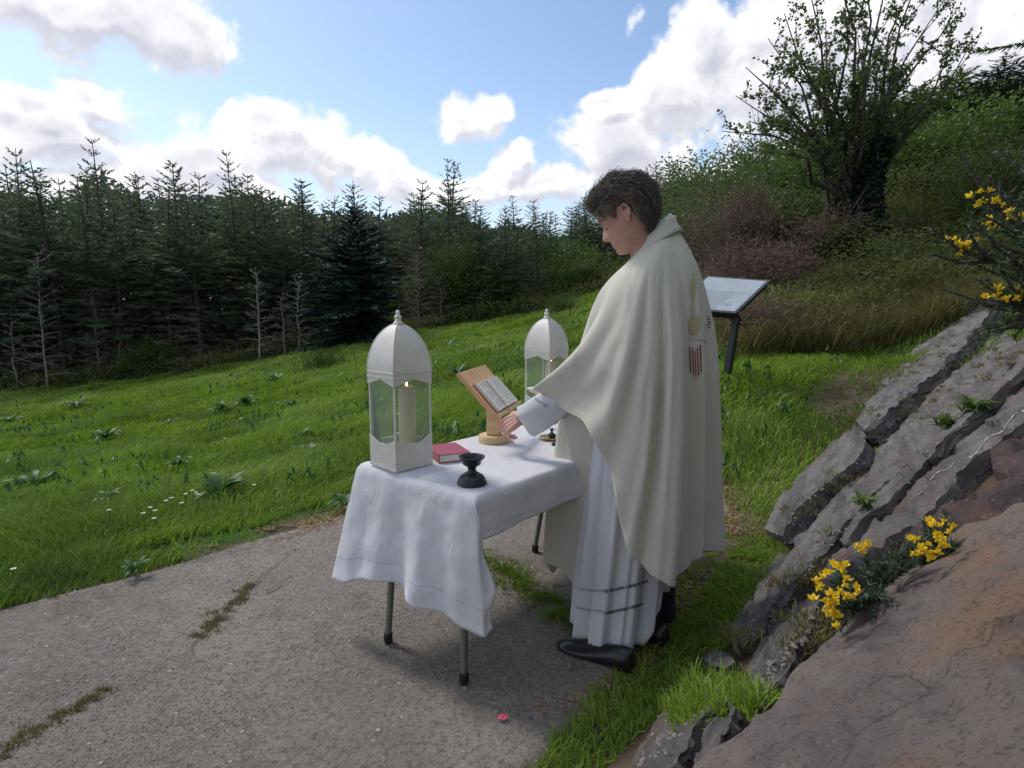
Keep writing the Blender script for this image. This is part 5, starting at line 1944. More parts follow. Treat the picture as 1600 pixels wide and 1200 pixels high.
M['hem'] = pm('hem_stitch', (.55, .55, .64), (.62, .62, .70), 60, .9)  # sewn line, slightly darker than the cloth
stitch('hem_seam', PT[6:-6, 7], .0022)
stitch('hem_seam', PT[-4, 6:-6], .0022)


# ------------------------------------------------------------------ lanterns
def lantern(name, label, loc, rz, s=1.0):
    t = thing(name, label, 'lantern', loc, rz, 'tall cream lanterns on the table')
    hw_ = .094 * s
    Hb, H1, H2, H3 = .165 * s, .325 * s, .405 * s, .60 * s
    # corner posts
    for sx_ in (-1, 1):
        for sy_ in (-1, 1):
            mb = MB(); mb.box((sx_ * (hw_ - .005), sy_ * (hw_ - .005), .02 + H2 / 2), (.007, .007, H2 - .03))
            bevel(mb.obj('corner_post', M['lantern'], t), .0015)
    mb = MB(); mb.box((0, 0, .007), (2 * hw_ + .002, 2 * hw_ + .002, .010)); mb.obj('base_plate', M['lantern'], t)

    def face(k):
        a = k * PI / 2
        return Matrix.Rotation(a, 4, 'Z')
    N_ = 25
    for k in range(4):
        R_ = face(k)
        # lower band with a scalloped rim
        mb = MB()
        vs, fs = [], []
        for i in range(N_):
            x = -1 + 2 * i / (N_ - 1)
            top = (.115 - .030 * (1 - abs(x)) - .012 * math.sin(PI * abs(x)) + .0 * x) * s
            top = (.102 + .036 * abs(x) ** 1.4 + .006 * math.exp(-(x / .16) ** 2)) * s
            for y, z in ((-hw_, .012), (-hw_, top), (-hw_ + .004, top), (-hw_ + .004, .012)):
                vs.append(R_ @ Vector((x * (hw_ - .0005), y, z)))
            if i:
                o = 4 * i
                fs += [(o - 4, o, o + 1, o - 3), (o - 3, o + 1, o + 2, o - 2), (o - 2, o + 2, o + 3, o - 1)]
        mb.add(vs, fs); mb.obj('lower_band', M['lantern'], t)
        # upper fringe, peaked in the middle
        mb = MB(); vs, fs = [], []
        for i in range(N_):
            x = -1 + 2 * i / (N_ - 1)
            bot = (.350 + .026 * (1 - abs(x)) ** 1.1) * s
            for y, z in ((-hw_ - .001, bot), (-hw_ - .001, H2), (-hw_ + .004, H2), (-hw_ + .004, bot)):
                vs.append(R_ @ Vector((x * (hw_ + .0005), y, z)))
            if i:
                o = 4 * i
                fs += [(o - 4, o, o + 1, o - 3), (o - 2, o + 2, o + 3, o - 1), (o - 1, o + 3, o, o - 4)]
        mb.add(vs, fs); mb.obj('upper_fringe', M['lantern'], t)
        # glass pane
        mb = MB(); mb.box((0, -hw_ + .007, .225 * s), (2 * hw_ - .02, .0016, .29 * s), R_)
        mb.obj('glass_pane', M['glass'], t)
        # domed roof panel, embossed with small diamonds
        mb = MB(); vs, fs = [], []
        nz_, nx_ = 46, 36
        for j in range(nz_):
            f = j / (nz_ - 1)
            half = hw_ * math.cos(f * PI / 2 * .985) ** 1.2 + .001
            z = H2 + (H3 - H2) * (math.sin(f * PI / 2)) ** 1.0
            # keep the emboss following the curved panel
            for i in range(nx_):
                x = -1 + 2 * i / (nx_ - 1)
                emb = 0
                if .03 < f < .93 and abs(x) < .93:
                    gx_ = x * half / .0085
                    gz_ = f * .19 / .0095
                    emb = .0007 * (abs((gx_ + gz_) % 2 - 1) + abs((gx_ - gz_) % 2 - 1) - 1)
                vs.append(R_ @ Vector((x * half, -half - emb, z)))
        for j in range(nz_ - 1):
            for i in range(nx_ - 1):
                o = j * nx_ + i
                fs.append((o, o + 1, o + nx_ + 1, o + nx_))
        mb.add(vs, fs); mb.obj('dome_panel', M['lantern'], t)
    for k in range(4):
        R_ = Matrix.Rotation(k * PI / 2 + PI / 4, 4, 'Z')
        pts = []
        for j in range(14):
            f = j / 13
            half = hw_ * math.cos(f * PI / 2 * .985) ** 1.2 + .001
            pts.append(R_ @ Vector((half * math.sqrt(2), 0, H2 + (H3 - H2) * math.sin(f * PI / 2))))
        mb = MB(); mb.tube(pts, .0022, 5); mb.obj('roof_rib', M['lantern'], t, True)
    for zb in (H2 - .002, H2 - .020):
        mb = MB()
        for k in range(4):
            mb.box((0, -hw_ - .0025, zb), (2 * hw_ + .006, .003, .003), face(k))
        mb.obj('rim_bead', M['lantern'], t)
    mb = MB(); mb.lathe([(.019 * s, 0), (.021 * s, .004), (.017 * s, .010), (.013 * s, .013), (.013 * s, .026), (.016 * s, .028), (.016 * s, .031), (.010 * s, .035), (.0075 * s, .040), (.010 * s, .046), (.0075 * s, .051), (.003 * s, .055)], 20, (0, 0, H3 - .004))
    fin_ = mb.obj('finial', M['lantern'], t, True)
    ring = []
    for i in range(25):
        a = 2 * PI * i / 24
        ring.append(Vector((.020 + .024 * math.cos(a), .002, H3 + .010 + .024 * math.sin(a) * .9)))
    ring = [Matrix.Rotation(.7, 4, 'Z') @ p for p in ring]
    mb = MB(); mb.tube(ring, .0022, 6); mb.obj('ring_handle', M['lantern'], t, True)
    # latch and hinges of the glazed door
    mb = MB(); mb.box((-hw_ + .003, -hw_ - .003, .245 * s), (.012, .005, .010)); mb.obj('latch', M['lantern'], t)
    return t


LC = tp(.135, .175)
lc = PZ(619, 741, TH)
lrot = math.atan2(u2.y, u2.x) - rad(3)
# the corner nearest the camera stands at lc
c_off = Matrix.Rotation(lrot, 4, 'Z') @ Vector((-.094 * .92, -.094 * .92, 0))
L1 = Vector((lc.x - c_off.x, lc.y - c_off.y, TH + .004))
lantern('lantern', 'near cream metal lantern with the lit candle at the corner of the cloth', tuple(L1), lrot, .92)
sc2 = .92
p2 = PZ(853, 650, TH)
lantern('lantern', 'far cream metal lantern half hidden behind the sleeve', (p2.x, p2.y, TH + .004), lrot + rad(4), sc2)
for i, (lp, lab) in enumerate(((L1, 'tall ivory pillar candle burning inside the near lantern'), (Vector((p2.x, p2.y, TH + .004)), 'tall ivory pillar candle inside the far lantern'))):
    t = thing('pillar_candle', lab, 'candle', (lp.x + .026, lp.y, lp.z + .013))
    t.scale = (1, 1, .955)
    mb = MB(); mb.lathe([(.031, 0), (.0325, .004), (.0325, .300), (.031, .308), (.027, .310), (.020, .302), (.006, .299)], 28)
    auto_smooth(mb.obj('wax', M['wax'], t))
    mb = MB(); mb.tube([(0, 0, .298), (.001, 0, .314)], .0012, 5); mb.obj('wick', M['rubber'], t)
    mb = MB(); mb.lathe([(.0008, 0), (.0036, .005), (.0042, .009), (.0028, .016), (.0004, .023)], 10, (.001, 0, .311)); mb.obj('flame', M['flame'], t, True)

# ------------------------------------------------------------------ red book
bk = thing('closed_book', 'closed red book with thick pale pages beside the near lantern', 'book')
c0 = PZ(685, 722, TH); c1 = PZ(722, 716 + 4, TH)
bq = PZ(686, 725, TH + .003)
brot = math.atan2(u2.y, u2.x) - rad(24)
bk.location = (bq.x, bq.y, TH + .004)
bk.rotation_euler = (0, 0, brot)
bl, bw_, bh = .135, .185, .034         # along local x, local y
mb = MB(); mb.box((bl / 2, bw_ / 2, .0015), (bl, bw_, .003)); mb.box((bl / 2, bw_ / 2, bh - .0015), (bl, bw_, .003)); mb.box((.0015, bw_ / 2, bh / 2), (.003, bw_, bh - .0062))
bevel(mb.obj('cover', M['red_cover'], bk), .001)
mb = MB(); mb.box((bl / 2 - .001, bw_ / 2, bh / 2), (bl - .008, bw_ - .008, bh - .0064)); mb.obj('page_block', M['page'], bk)

# ------------------------------------------------------------------ black candle holder
q = PZ(737, 760, TH)
mb = MB(); mb.lathe([(.046, 0), (.050, .003), (.050, .008), (.046, .012), (.044, .020), (.036, .030), (.024, .037), (.016, .042), (.013, .050), (.015, .058), (.024, .064), (.030, .068), (.032, .080), (.038, .084), (.043, .090), (.044, .094), (.041, .095), (.030, .088), (.028, .074), (.004, .072)], 36, M=Matrix.Scale(1.06, 4))
o = auto_smooth(mb.obj('candle_holder', M['black_iron']), 50)
o.location = (q.x, q.y + .02, TH + .003)
tag(o, 'short turned black metal candle holder standing empty on the near corner', 'candle holder')

# ------------------------------------------------------------------ wooden book stand with an open book
bs_ = PZ(772, 693, TH)
st = thing('book_stand', 'pale pine missal stand with a tilted board on a post and round base', 'book stand', (bs_.x, bs_.y + .03, TH + .003))
mb = MB(); mb.lathe([(.071, 0), (.074, .004), (.074, .027), (.071, .032), (.0, .032)][:4], 40); auto_smooth(mb.obj('base', M['wood'], st), 40)
PF_ = Vector((.962, -.272, 0)).normalized()      # towards the reader
PS_ = Vector((.272, .962, 0)).normalized()       # along the board
up_ = Vector((0, 0, 1))
mb = MB()
vs = []
for z, k_ in ((.032, 1.05), (.20, .95)):
    for (a, b) in ((-1, -1), (1, -1), (1, 1), (-1, 1)):
        p = PF_ * (a * .030 * k_) + PS_ * (b * .024 * k_)
        vs.append(Vector((p.x, p.y, z)))
mb.add(vs, [(0, 3, 2, 1), (4, 5, 6, 7), (0, 1, 5, 4), (1, 2, 6, 5), (2, 3, 7, 6), (3, 0, 4, 7)])
bevel(mb.obj('post', M['wood'], st), .006, 3)
tilt = rad(47)
bn_ = (PF_ * math.sin(tilt) + up_ * math.cos(tilt)).normalized()      # board normal, facing the reader
bd_ = (PF_ * math.cos(tilt) - up_ * math.sin(tilt)).normalized()      # down the board
bc = Vector((0, 0, .225)) - PF_ * .005 - bd_ * .005


def bp(a, b, h):
    """a along the board (away from camera +), b down the board, h above its face"""
    return bc + PS_ * a + bd_ * b + bn_ * h


def bbox(mb, a0, a1, b0, b1, h0, h1, tint=.5):
    vs = [bp(a, b, h) for h in (h0, h1) for (a, b) in ((a0, b0), (a1, b0), (a1, b1), (a0, b1))]
    mb.add(vs, [(0, 3, 2, 1), (4, 5, 6, 7), (0, 1, 5, 4), (1, 2, 6, 5), (2, 3, 7, 6), (3, 0, 4, 7)], tint)


mb = MB(); bbox(mb, -.17, .20, -.145, .115, -.018, 0); bevel(mb.obj('board', M['wood_orange'], st), .003)
mb = MB(); bbox(mb, -.17, .20, .101, .115, .0005, .014); bevel(mb.obj('ledge', M['wood'], st), .002)
mb = MB(); mb.lathe([(.006, 0), (.006, .0012)], 12, M=Matrix.Translation(bp(-.05, -.06, 0)) @ bn_.to_track_quat('Z', 'Y').to_matrix().to_4x4()); mb.obj('knot', M['bark'], st)
st_l = Vector(st.location)
ob_ = thing('open_book', 'open book with cream pages resting on the missal stand', 'book', tuple(st_l))
for sgn, a0 in ((-1, -.150), (1, 0.0)):
    mb = MB(); vs, fs = [], []
    n_ = 14
    for i in range(n_ + 1):
        f = i / n_
        a = .0 + sgn * f * .150 + .015
        h = .006 + .020 * (math.sin(PI * min(1, f * 1.15 + .12)) ** .6 if f < .85 else .62 - .0 * f) * (1 if f < 1 else .8)
        for b in (-.062, .094):
            vs += [bp(a, b, .0045), bp(a, b, h)]
        if i:
            o = 4 * i
            fs += [(o - 3, o + 1, o + 3, o - 1), (o - 4, o, o + 1, o - 3), (o - 2, o - 1, o + 3, o + 2)]
    fs += [(4 * n_, 4 * n_ + 2, 4 * n_ + 3, 4 * n_ + 1)]
    mb.add(vs, fs)
    mb.obj('page_block', M['page'], ob_, False)
    # printed lines
    mb = MB()
    for k in range(13):
        b = -.050 + k * .0105
        for w_ in range(7):
            f0 = .14 + w_ * .105 + random.uniform(0, .01)
            f1 = f0 + random.uniform(.06, .095)
            if k in (3, 8) and w_ > 3:
                continue
            pts = []
            for f in (f0, f1):
                a = sgn * f * .150 + .015
                h = .0064 + .020 * (math.sin(PI * min(1, f * 1.15 + .12)) ** .6)
                pts += [bp(a, b, h), bp(a, b + .003, h)]
            mb.add([pts[0], pts[1], pts[3], pts[2]], [(0, 1, 2, 3)])
    o = mb.obj('printed_text', M['print'], ob_); o['kind'] = 'stuff'
mb = MB(); bbox(mb, -.143, .173, -.066, .096, .0008, .004); mb.obj('cover', pm('book_cover', (.30, .13, .10), (.36, .17, .13), 30, .6), ob_)
mb = MB()
rp = [bp(-.045, -.06, .030), bp(-.05, .0, .031), bp(-.055, .07, .030), bp(-.06, .120, .026)]
rp += [rp[-1] + Vector((-.006, -.004, -.05)), rp[-1] + Vector((-.016, -.006, -.10)), rp[-1] + Vector((-.02, -.008, -.145))]
vs, fs = [], []
for i, p in enumerate(rp):
    vs += [p - PS_ * .0025, p + PS_ * .0025]
    if i:
        fs.append((2 * i - 2, 2 * i - 1, 2 * i + 1, 2 * i))
mb.add(vs, fs); mb.obj('ribbon_marker', M['red_thread'], ob_)

# ------------------------------------------------------------------ small altar ware half hidden by the gown
q = PZ(862, 687, TH)
t = thing('brass_dish', 'small shallow brass dish with a short black knob on the cloth by the gown', 'dish', (q.x, q.y, TH + .003))
mb = MB(); mb.lathe([(.022, 0), (.024, .003), (.045, .006), (.058, .010), (.060, .012), (.056, .011), (.03, .008), (.004, .007)], 32); mb.obj('plate', M['gold'], t, True)
mb = MB(); mb.lathe([(.016, .009), (.019, .014), (.017, .024), (.007, .030), (.005, .040), (.011, .044), (.010, .049), (.003, .052)], 18); mb.obj('knob', M['black_iron'], t, True)
q = PZ(866, 697, TH)
mb = MB(); mb.lathe([(.010, 0), (.013, .004), (.012, .012), (.005, .016), (.001, .017)], 14); o = mb.obj('black_cap', M['black_iron'], None, True); o.location = (q.x, q.y, TH + .003)
tag(o, 'tiny black cap lying on the cloth just left of the gown', 'cap')
q = P(838, 606, 3.95)
t = thing('white_saucer', 'small white bowl raised on a stem peeping out above the lace cuff', 'bowl', (q.x, q.y, TH + .003))
mb = MB(); hq = q.z - TH - .012; mb.lathe([(.034, 0), (.034, .004), (.010, .012), (.007, .03), (.007, hq - .03), (.012, hq - .02)], 24); mb.obj('foot', M['gold'], t, True)
mb = MB(); mb.lathe([(.012, hq - .02), (.034, hq - .010), (.046, hq + .004), (.048, hq + .008), (.044, hq + .006), (.02, hq - .006), (.002, hq - .008)], 28); mb.obj('bowl', M['page'], t, True)

# ------------------------------------------------------------------ info board
SY = 7.5
fb = P(1133, 600, SY)
gz = hz(fb.x, fb.y)
t = thing('info_board', 'slanted reading board with a black frame on a leaning dark post', 'sign', (fb.x, fb.y, gz - .05))
t_l = Vector(t.location)
topP = P(1151, 492, SY)
mb = MB()
d = (topP - P(1134, 603, SY))
mb.tube([Vector((0, 0, -.1)), Vector((0, 0, 0)), topP - t_l], .047, 4)
bevel(mb.obj('post', M['sign_black'], t), .008)
mb = MB(); mb.tube([topP - t_l - d.normalized() * .10, topP - t_l - d.normalized() * .03], .060, 4); mb.obj('collar', M['sign_black'], t)
for s_ in (-1, 1):
    mb = MB(); mb.tube([topP - t_l - d.normalized() * .07 + Vector((s_ * .05 - .02, -.05, 0)), topP - t_l - d.normalized() * .07 + Vector((s_ * .05 - .02, -.068, 0))], .011, 8); mb.obj('bolt', M['metal_leg'], t)
# panel corners as seen
nl, nr = P(1088, 486, SY - .16), P(1150, 491, SY - .22)
fr_ = P(1206, 438, SY + .12)
fl_ = fr_ + (nl - nr)
nlr = nr + (fr_ - fl_) * 0 - (nr - nl).normalized() * .62
cor = [nlr, nr, fr_, fr_ - (nr - nl).normalized() * .62]
nn = ((cor[1] - cor[0]).cross(cor[3] - cor[0])).normalized()
if nn.z < 0:
    nn = -nn


def panel(inset0, inset1, h0, h1, mat, name, notch=None):
    def c_(ins, h):
        ex = (cor[1] - cor[0]).normalized(); ey = (cor[3] - cor[0]).normalized()
        return [cor[0] + ex * ins + ey * ins + nn * h, cor[1] - ex * ins + ey * ins + nn * h, cor[2] - ex * ins - ey * ins + nn * h, cor[3] + ex * ins - ey * ins + nn * h]
    a_, b_ = c_(inset0, h0), c_(inset1, h1)
    mb = MB(); mb.add([p - t_l for p in a_ + b_], [(0, 3, 2, 1), (4, 5, 6, 7), (0, 1, 5, 4), (1, 2, 6, 5), (2, 3, 7, 6), (3, 0, 4, 7)])
    return mb.obj(name, mat, t)


panel(0, 0, -.065, 0, M['sign_black'], 'frame')
panel(.010, .010, .0005, .006, M['metal_leg'], 'frame_lip')
pn = panel(.034, .034, .0065, .010, M['sign_white'], 'panel')
ex = (cor[1] - cor[0]).normalized(); ey = (cor[3] - cor[0]).normalized()
mb = MB()
for k in range(14):
    o_ = cor[0] + ex * .07 + ey * (.05 + k * .022) + nn * .0115 - t_l
    ln_ = random.uniform(.30, .45)
    mb.add([o_, o_ + ex * ln_, o_ + ex * ln_ + ey * .006, o_ + ey * .006], [(0, 1, 2, 3)])
o = mb.obj('faded_text', M['sign_grey'], t); o['kind'] = 'stuff'
for (a_, b_) in ((.02, .1), (.02, .9)):
    p_ = cor[1] + ey * (b_ * (cor[2] - cor[1]).length) - nn * .022 - t_l
    mb = MB(); mb.tube([p_, p_ + ex * .006], .010, 8); mb.obj('rivet', M['sign_white'], t)

# ------------------------------------------------------------------ the priest
F = Vector((-.955, .297, 0)).normalized()       # the way he faces
L_ = Vector((-F.y, F.x, 0))                     # his left, towards the camera
C0 = Vector((.545, 2.95 * K, 0))
priest = thing('person', 'priest in a cream chasuble over a white alb reading at the table with bowed head', 'person', (C0.x, C0.y, 0))


def LW(f, l, z):
    return C0 + F * f + L_ * l + Vector((0, 0, z))


def PP(o):
    """move a mesh built in world space under the priest"""
    o.data.transform(Matrix.Translation(-C0))
    o.parent = priest
    return o


# head --------------------------------------------------------------
HO = P(979, 341, 2.93)
pit = rad(27)
hf = (F * math.cos(pit) - up_ * math.sin(pit)).normalized()
hu = (up_ * math.cos(pit) + F * math.sin(pit)).normalized()


def HW(f, l, z):
    return HO + hf * f + L_ * l + hu * z


def ga(x, c, s):
    return math.exp(-((x - c) / s) ** 2)


prof_z = [-.118, -.110, -.100, -.088, -.080, -.073, -.066, -.060, -.055, -.048, -.040, -.034, -.024, -.012, 0, .010, .020, .030, .045, .07, .10, .125]
prof_f = [.060, .079, .087, .084, .085, .0905, .0885, .0925, .088, .090, .108, .1155, .112, .1035, .0965, .0925, .092, .0965, .0985, .092, .066, .0]
base_f = [.060, .078, .085, .083, .082, .083, .083, .083, .083, .083, .083, .083, .083, .084, .085, .086, .0875, .093, .0965, .092, .066, .0]


def head_pt(th, zz):
    """th 0 = forward, pi/2 = left"""
    z = -.118 + .243 * zz
    zc = (z - .003) / .1215
    env = math.sqrt(max(0, 1 - min(1, abs(zc)) ** 2.4))
    c, s = math.cos(th), math.sin(th)
    fb_ = float(np.interp(z, prof_z, base_f))
    if c >= 0:
        f = fb_ * abs(c) ** .92 if z < .10 else fb_ * c
        # features
        l_ = .0
        wid = .071 * env ** .6 * float(np.interp(z, [-.118, -.10, -.06, -.02, .03, .08, .125], [.40, .56, .80, .93, 1, .98, .85]))
        l = wid * s / max(abs(s), 1e-6) * abs(s) ** .85 if abs(s) > 1e-6 else 0
        nose = float(np.interp(z, prof_z, prof_f)) - fb_
        nw = float(np.interp(z, [-.06, -.045, -.035, -.01, .02], [.012, .0165, .0145, .0085, .008]))
        f += nose * ga(l, 0, nw if z > -.052 else .026)
        f -= .011 * ga(abs(l), .032, .014) * ga(z, .008, .012)     # eye sockets
        f += .006 * ga(abs(l), .032, .011) * ga(z, .004, .008)      # lids
        f += .004 * ga(abs(l), .034, .018) * ga(z, .028, .008)       # brow
        f += .005 * ga(abs(l), .045, .016) * ga(z, -.028, .018)     # cheek
    else:
        bk_ = float(np.interp(z, [-.118, -.09, -.05, 0, .05, .10, .125], [.02, .035, .072, .096, .103, .075, .0]))
        f = bk_ * c
        wid = .071 * env ** .6 * float(np.interp(z, [-.118, -.10, -.06, -.02, .03, .08, .125], [.40, .56, .80, .93, 1, .98, .85]))
        l = wid * s / max(abs(s), 1e-6) * abs(s) ** .85 if abs(s) > 1e-6 else 0
    return f, l, z


hv, hfc = [], []
nt, nzh = 72, 64
for j in range(nzh):
    zz = .004 + .992 * j / (nzh - 1)
    for i in range(nt):
        hv.append(HW(*head_pt(2 * PI * i / nt, zz)))
for j in range(nzh - 1):
    for i in range(nt):
        k = (i + 1) % nt
        hfc.append((j * nt + i, j * nt + k, (j + 1) * nt + k, (j + 1) * nt + i))
hfc.append(tuple(reversed(range(nt))))
hfc.append(tuple((nzh - 1) * nt + i for i in range(nt)))
head = MB(); head.add(hv, hfc)


def skin_mesh(chains, sub=2):
    """chains: lists of (point, radius), first point of the first chain is the root; others start at an existing point index"""
    vs, es, rs = [], [], []
    for ch in chains:
        prev = None
        for it in ch:
            if isinstance(it, int):
                prev = it
                continue
            vs.append(tuple(it[0])); rs.append(it[1])
            if prev is not None:
                es.append((prev, len(vs) - 1))
            prev = len(vs) - 1
    me = bpy.data.meshes.new('tmp')
    me.from_pydata(vs, es, [])
    o = bpy.data.objects.new('tmp', me)
    COL.objects.link(o)
    o.modifiers.new('s', 'SKIN').use_smooth_shade = True
    for i, rr in enumerate(rs):
        me.skin_vertices[0].data[i].radius = (rr, rr) if not isinstance(rr, tuple) else rr
        me.skin_vertices[0].data[i].use_root = (i == 0)
    m_ = o.modifiers.new('u', 'SUBSURF'); m_.levels = sub; m_.render_levels = sub
    dgr = bpy.context.evaluated_depsgraph_get()
    ev = o.evaluated_get(dgr)
    m2 = bpy.data.meshes.new_from_object(ev)
    bpy.data.objects.remove(o)
    return m2


shL, shR = LW(.02, .135, 1.40), LW(.02, -.14, 1.40)
hipL, hipR = LW(-.02, .09, .90), LW(-.02, -.09, .90)
ankL, ankR = P(975, 1020, 2.83), P(1038, 985, 3.02)
ankL.z, ankR.z = .10, .10
kneeL = hipL.lerp(ankL, .5) + F * .03
kneeR = hipR.lerp(ankR, .5) + F * .02
wrL = P(814, 652, 3.10)
hdL = P(792, 657, 3.14)
elL = P(930, 603, 2.95)
wrR = LW(.34, -.16, .90)
elR = LW(.10, -.24, 1.12)
neck = LW(.03, 0, 1.50)
body_m = skin_mesh([
    [(LW(-.02, 0, .95), (.135, .11)), (LW(-.02, 0, 1.10), (.13, .105)), (LW(-.02, 0, 1.28), (.14, .11)), (LW(-.01, 0, 1.40), (.13, .09)), (neck, .058), (HO - hu * .02 + hf * -.01, .055)],
    [3, (shL, .055), (shL.lerp(elL, .5), .042), (elL, .030), (elL.lerp(wrL, .5), .028), (wrL, .025)],
    [3, (shR, .062), (shR.lerp(elR, .5), .048), (elR, .040), (elR.lerp(wrR, .5), .036), (wrR, .026)],
    [0, (hipL, .085), (kneeL, .058), (kneeL.lerp(ankL, .4), .052), (ankL, .036)],
    [0, (hipR, .085), (kneeR, .058), (kneeR.lerp(ankR, .4), .052), (ankR, .036)]])


def hand(wr, palm_dir, back_dir, thumb_side, curls, scale=1.0):
    """wrist point, direction of the palm, direction out of the back of the hand, side on which the thumb leaves"""
    pd = palm_dir.normalized()
    bd = (back_dir - pd * back_dir.dot(pd)).normalized()
    sd = thumb_side - pd * thumb_side.dot(pd) - bd * thumb_side.dot(bd)
    sd.normalize()
    s = scale
    ch = [[(wr, (.026 * s, .019 * s)), (wr + pd * .035 * s, (.034 * s, .017 * s)), (wr + pd * .070 * s, (.036 * s, .015 * s))]]
    out = [skin_mesh([[(wr - pd * .02, .024 * s), (wr + pd * .02 * s, .027 * s)]], 2)]
    # palm from four metacarpal chains, fused by the remesh
    ln = [(.045, .027, .021), (.050, .031, .023), (.047, .029, .022), (.036, .022, .019)]
    for i in range(4):
        off = (1.5 - i) * .0185 * s
        root_ = wr + sd * off * .55 + pd * .004
        mc = wr + sd * off + pd * (.078 - .004 * abs(i - 1)) * s + bd * (.003)
        pts = [(root_, .0155 * s), (wr + sd * off * .85 + pd * .045 * s, .0135 * s), (mc, .0110 * s)]
        cur, d_ = mc, pd.copy()
        ax_ = sd
        ang = 0
        for j, (l, c_) in enumerate(zip(ln[i], curls[i])):
            ang += c_
            dd = (pd * math.cos(ang) - bd * math.sin(ang) + sd * (1.5 - i) * .06).normalized()
            cur = cur + dd * l * s
            pts.append((cur, (.0088, .0080, .0066)[j] * s))
        out.append(skin_mesh([pts], 2))
    # thumb
    b0 = wr + sd * .022 * s + pd * .018 * s - bd * .004
    d1 = (sd * .75 + pd * .75 - bd * .35).normalized()
    d2 = (sd * .25 + pd * .95 - bd * .45).normalized()
    d3 = (pd * .9 - bd * .6 - sd * .1).normalized()
    p1 = b0 + d1 * .040 * s
    p2_ = p1 + d2 * .032 * s
    p3 = p2_ + d3 * .026 * s
    out.append(skin_mesh([[(b0 - d1 * .012, .014 * s), (b0, .0145 * s), (p1, .0115 * s), (p2_, .0100 * s), (p3, .0076 * s)]], 2))
    return out


pdl = (hdL - wrL).normalized()
pdl = (pdl + Vector((0, .1, -.35))).normalized()
handsL = hand(wrL + Vector((0, 0, 0)), pdl, Vector((-.15, -.75, .65)), Vector((-.45, -.1, .6)) , [(.35, .75, .5), (.5, .85, .6), (.65, .95, .7), (.8, 1.0, .7)], 1.08)
handsR = hand(wrR, (F + Vector((0, 0, -.35))), Vector((0, 0, 1)) + F * .2, L_, [(.3, .5, .3)] * 4)
parts_ = [body_m] + handsL + handsR
bm = bmesh.new()
for m_ in parts_:
    bm.from_mesh(m_)
hm = head.mesh('h', None)
bm.from_mesh(hm)
# ear
def ear(side):
    e = bmesh.new()
    mbE = MB()
    pts = []
    for i in range(18):
        a = -.5 + i / 17 * 5.0
        f = -.006 - .015 * math.cos(a + .35) * (1.0 if math.sin(a) > 0 else .62) - .004 * math.sin(a)
        z = .004 + .031 * math.sin(a)
        pts.append(HW(f - .006, side * (.073 + .010 * (1 if math.cos(a) > 0 else .35)), z))
    mbE.tube(pts, [.0046] * 16 + [.005, .004], 8)
    # bowl and lobe
    mbE.tube([HW(-.016, side * .070, .016), HW(-.014, side * .073, -.002), HW(-.008, side * .073, -.020), HW(-.004, side * .072, -.028)], [.010, .0105, .008, .006], 10)
    mbE.tube([HW(.002, side * .071, .008), HW(.004, side * .072, -.006), HW(.001, side * .072, -.014)], [.0045, .0055, .0045], 8)
    return mbE


for sd_ in (1, -1):
    bm.from_mesh(ear(sd_).mesh('e', None))
me = bpy.data.meshes.new('body')
bm.to_mesh(me); bm.free()
tmp = bpy.data.objects.new('tmpb', me); COL.objects.link(tmp)
rm = tmp.modifiers.new('r', 'REMESH'); rm.mode = 'VOXEL'; rm.voxel_size = .0030; rm.use_smooth_shade = True
sm = tmp.modifiers.new('s', 'SMOOTH'); sm.iterations = 3; sm.factor = .5
dgr = bpy.context.evaluated_depsgraph_get()
bme = bpy.data.meshes.new_from_object(tmp.evaluated_get(dgr))
bpy.data.objects.remove(tmp)
bme.materials.clear(); bme.materials.append(M['skin'])
bme.polygons.foreach_set('use_smooth', [True] * len(bme.polygons))
print('body verts', len(bme.vertices))
body = PP(obj('body', bme))
if 'tint' in bme.attributes:
    pass

# eyelid line, brows, mouth line
def strip(pts, w, name, mat, nrm=None):
    vs, fs = [], []
    for i, (p, ww) in enumerate(zip(pts, w)):
        d_ = (pts[min(i + 1, len(pts) - 1)] - pts[max(i - 1, 0)]).normalized()
        s_ = d_.cross(nrm).normalized() * ww
        vs += [p - s_, p + s_]
        if i:
            fs.append((2 * i - 2, 2 * i - 1, 2 * i + 1, 2 * i))
    mb = MB(); mb.add(vs, fs)
    return mb.obj(name, mat)


def face_pt(l, z, off=.0012):
    """point on the face surface at sideways l, height z"""
    h_ = HB.ray_cast(HW(.25, l, z), -hf)
    return h_[0] + h_[1] * off


HB = BVHTree.FromPolygons([v.co + C0 for v in bme.vertices], [tuple(p.vertices) for p in bme.polygons])
M['lash'] = pm('lash', (.03, .02, .018), (.05, .035, .03), 50, .7)
M['lip'] = pm('lip', (.46, .20, .18), (.50, .23, .20), 50, .45)
for sd_ in (1, -1):
    pts = [face_pt(sd_ * l, z) for l, z in ((.016, -.001), (.022, -.005), (.030, -.007), (.038, -.006), (.045, -.002))]
    PP(strip(pts, [.0006, .0013, .0016, .0014, .0006], 'eyelashes', M['lash'], hf))
    mbk = MB()
    for i in range(70):
        f = random.random()
        l = .014 + .036 * f
        z = .024 + .007 * math.sin(f * 2.6) + random.gauss(0, .0016)
        p = face_pt(sd_ * l, z, .0012)
        e = p + L_ * sd_ * .006 + hu * random.uniform(-.0005, .002) + hf * .0012
        mbk.tube([p, e], [.0005, .0002], 3, cap=False)
    PP(mbk.obj('eyebrow', M['hair']))
pts = [face_pt(l, -.0665 + abs(l) * .06, .0008) for l in np.linspace(-.024, .024, 9)]
PP(strip(pts, [.0004, .0009, .0011, .0012, .0012, .0012, .0011, .0009, .0004], 'mouth_line', M['lip'], hf))

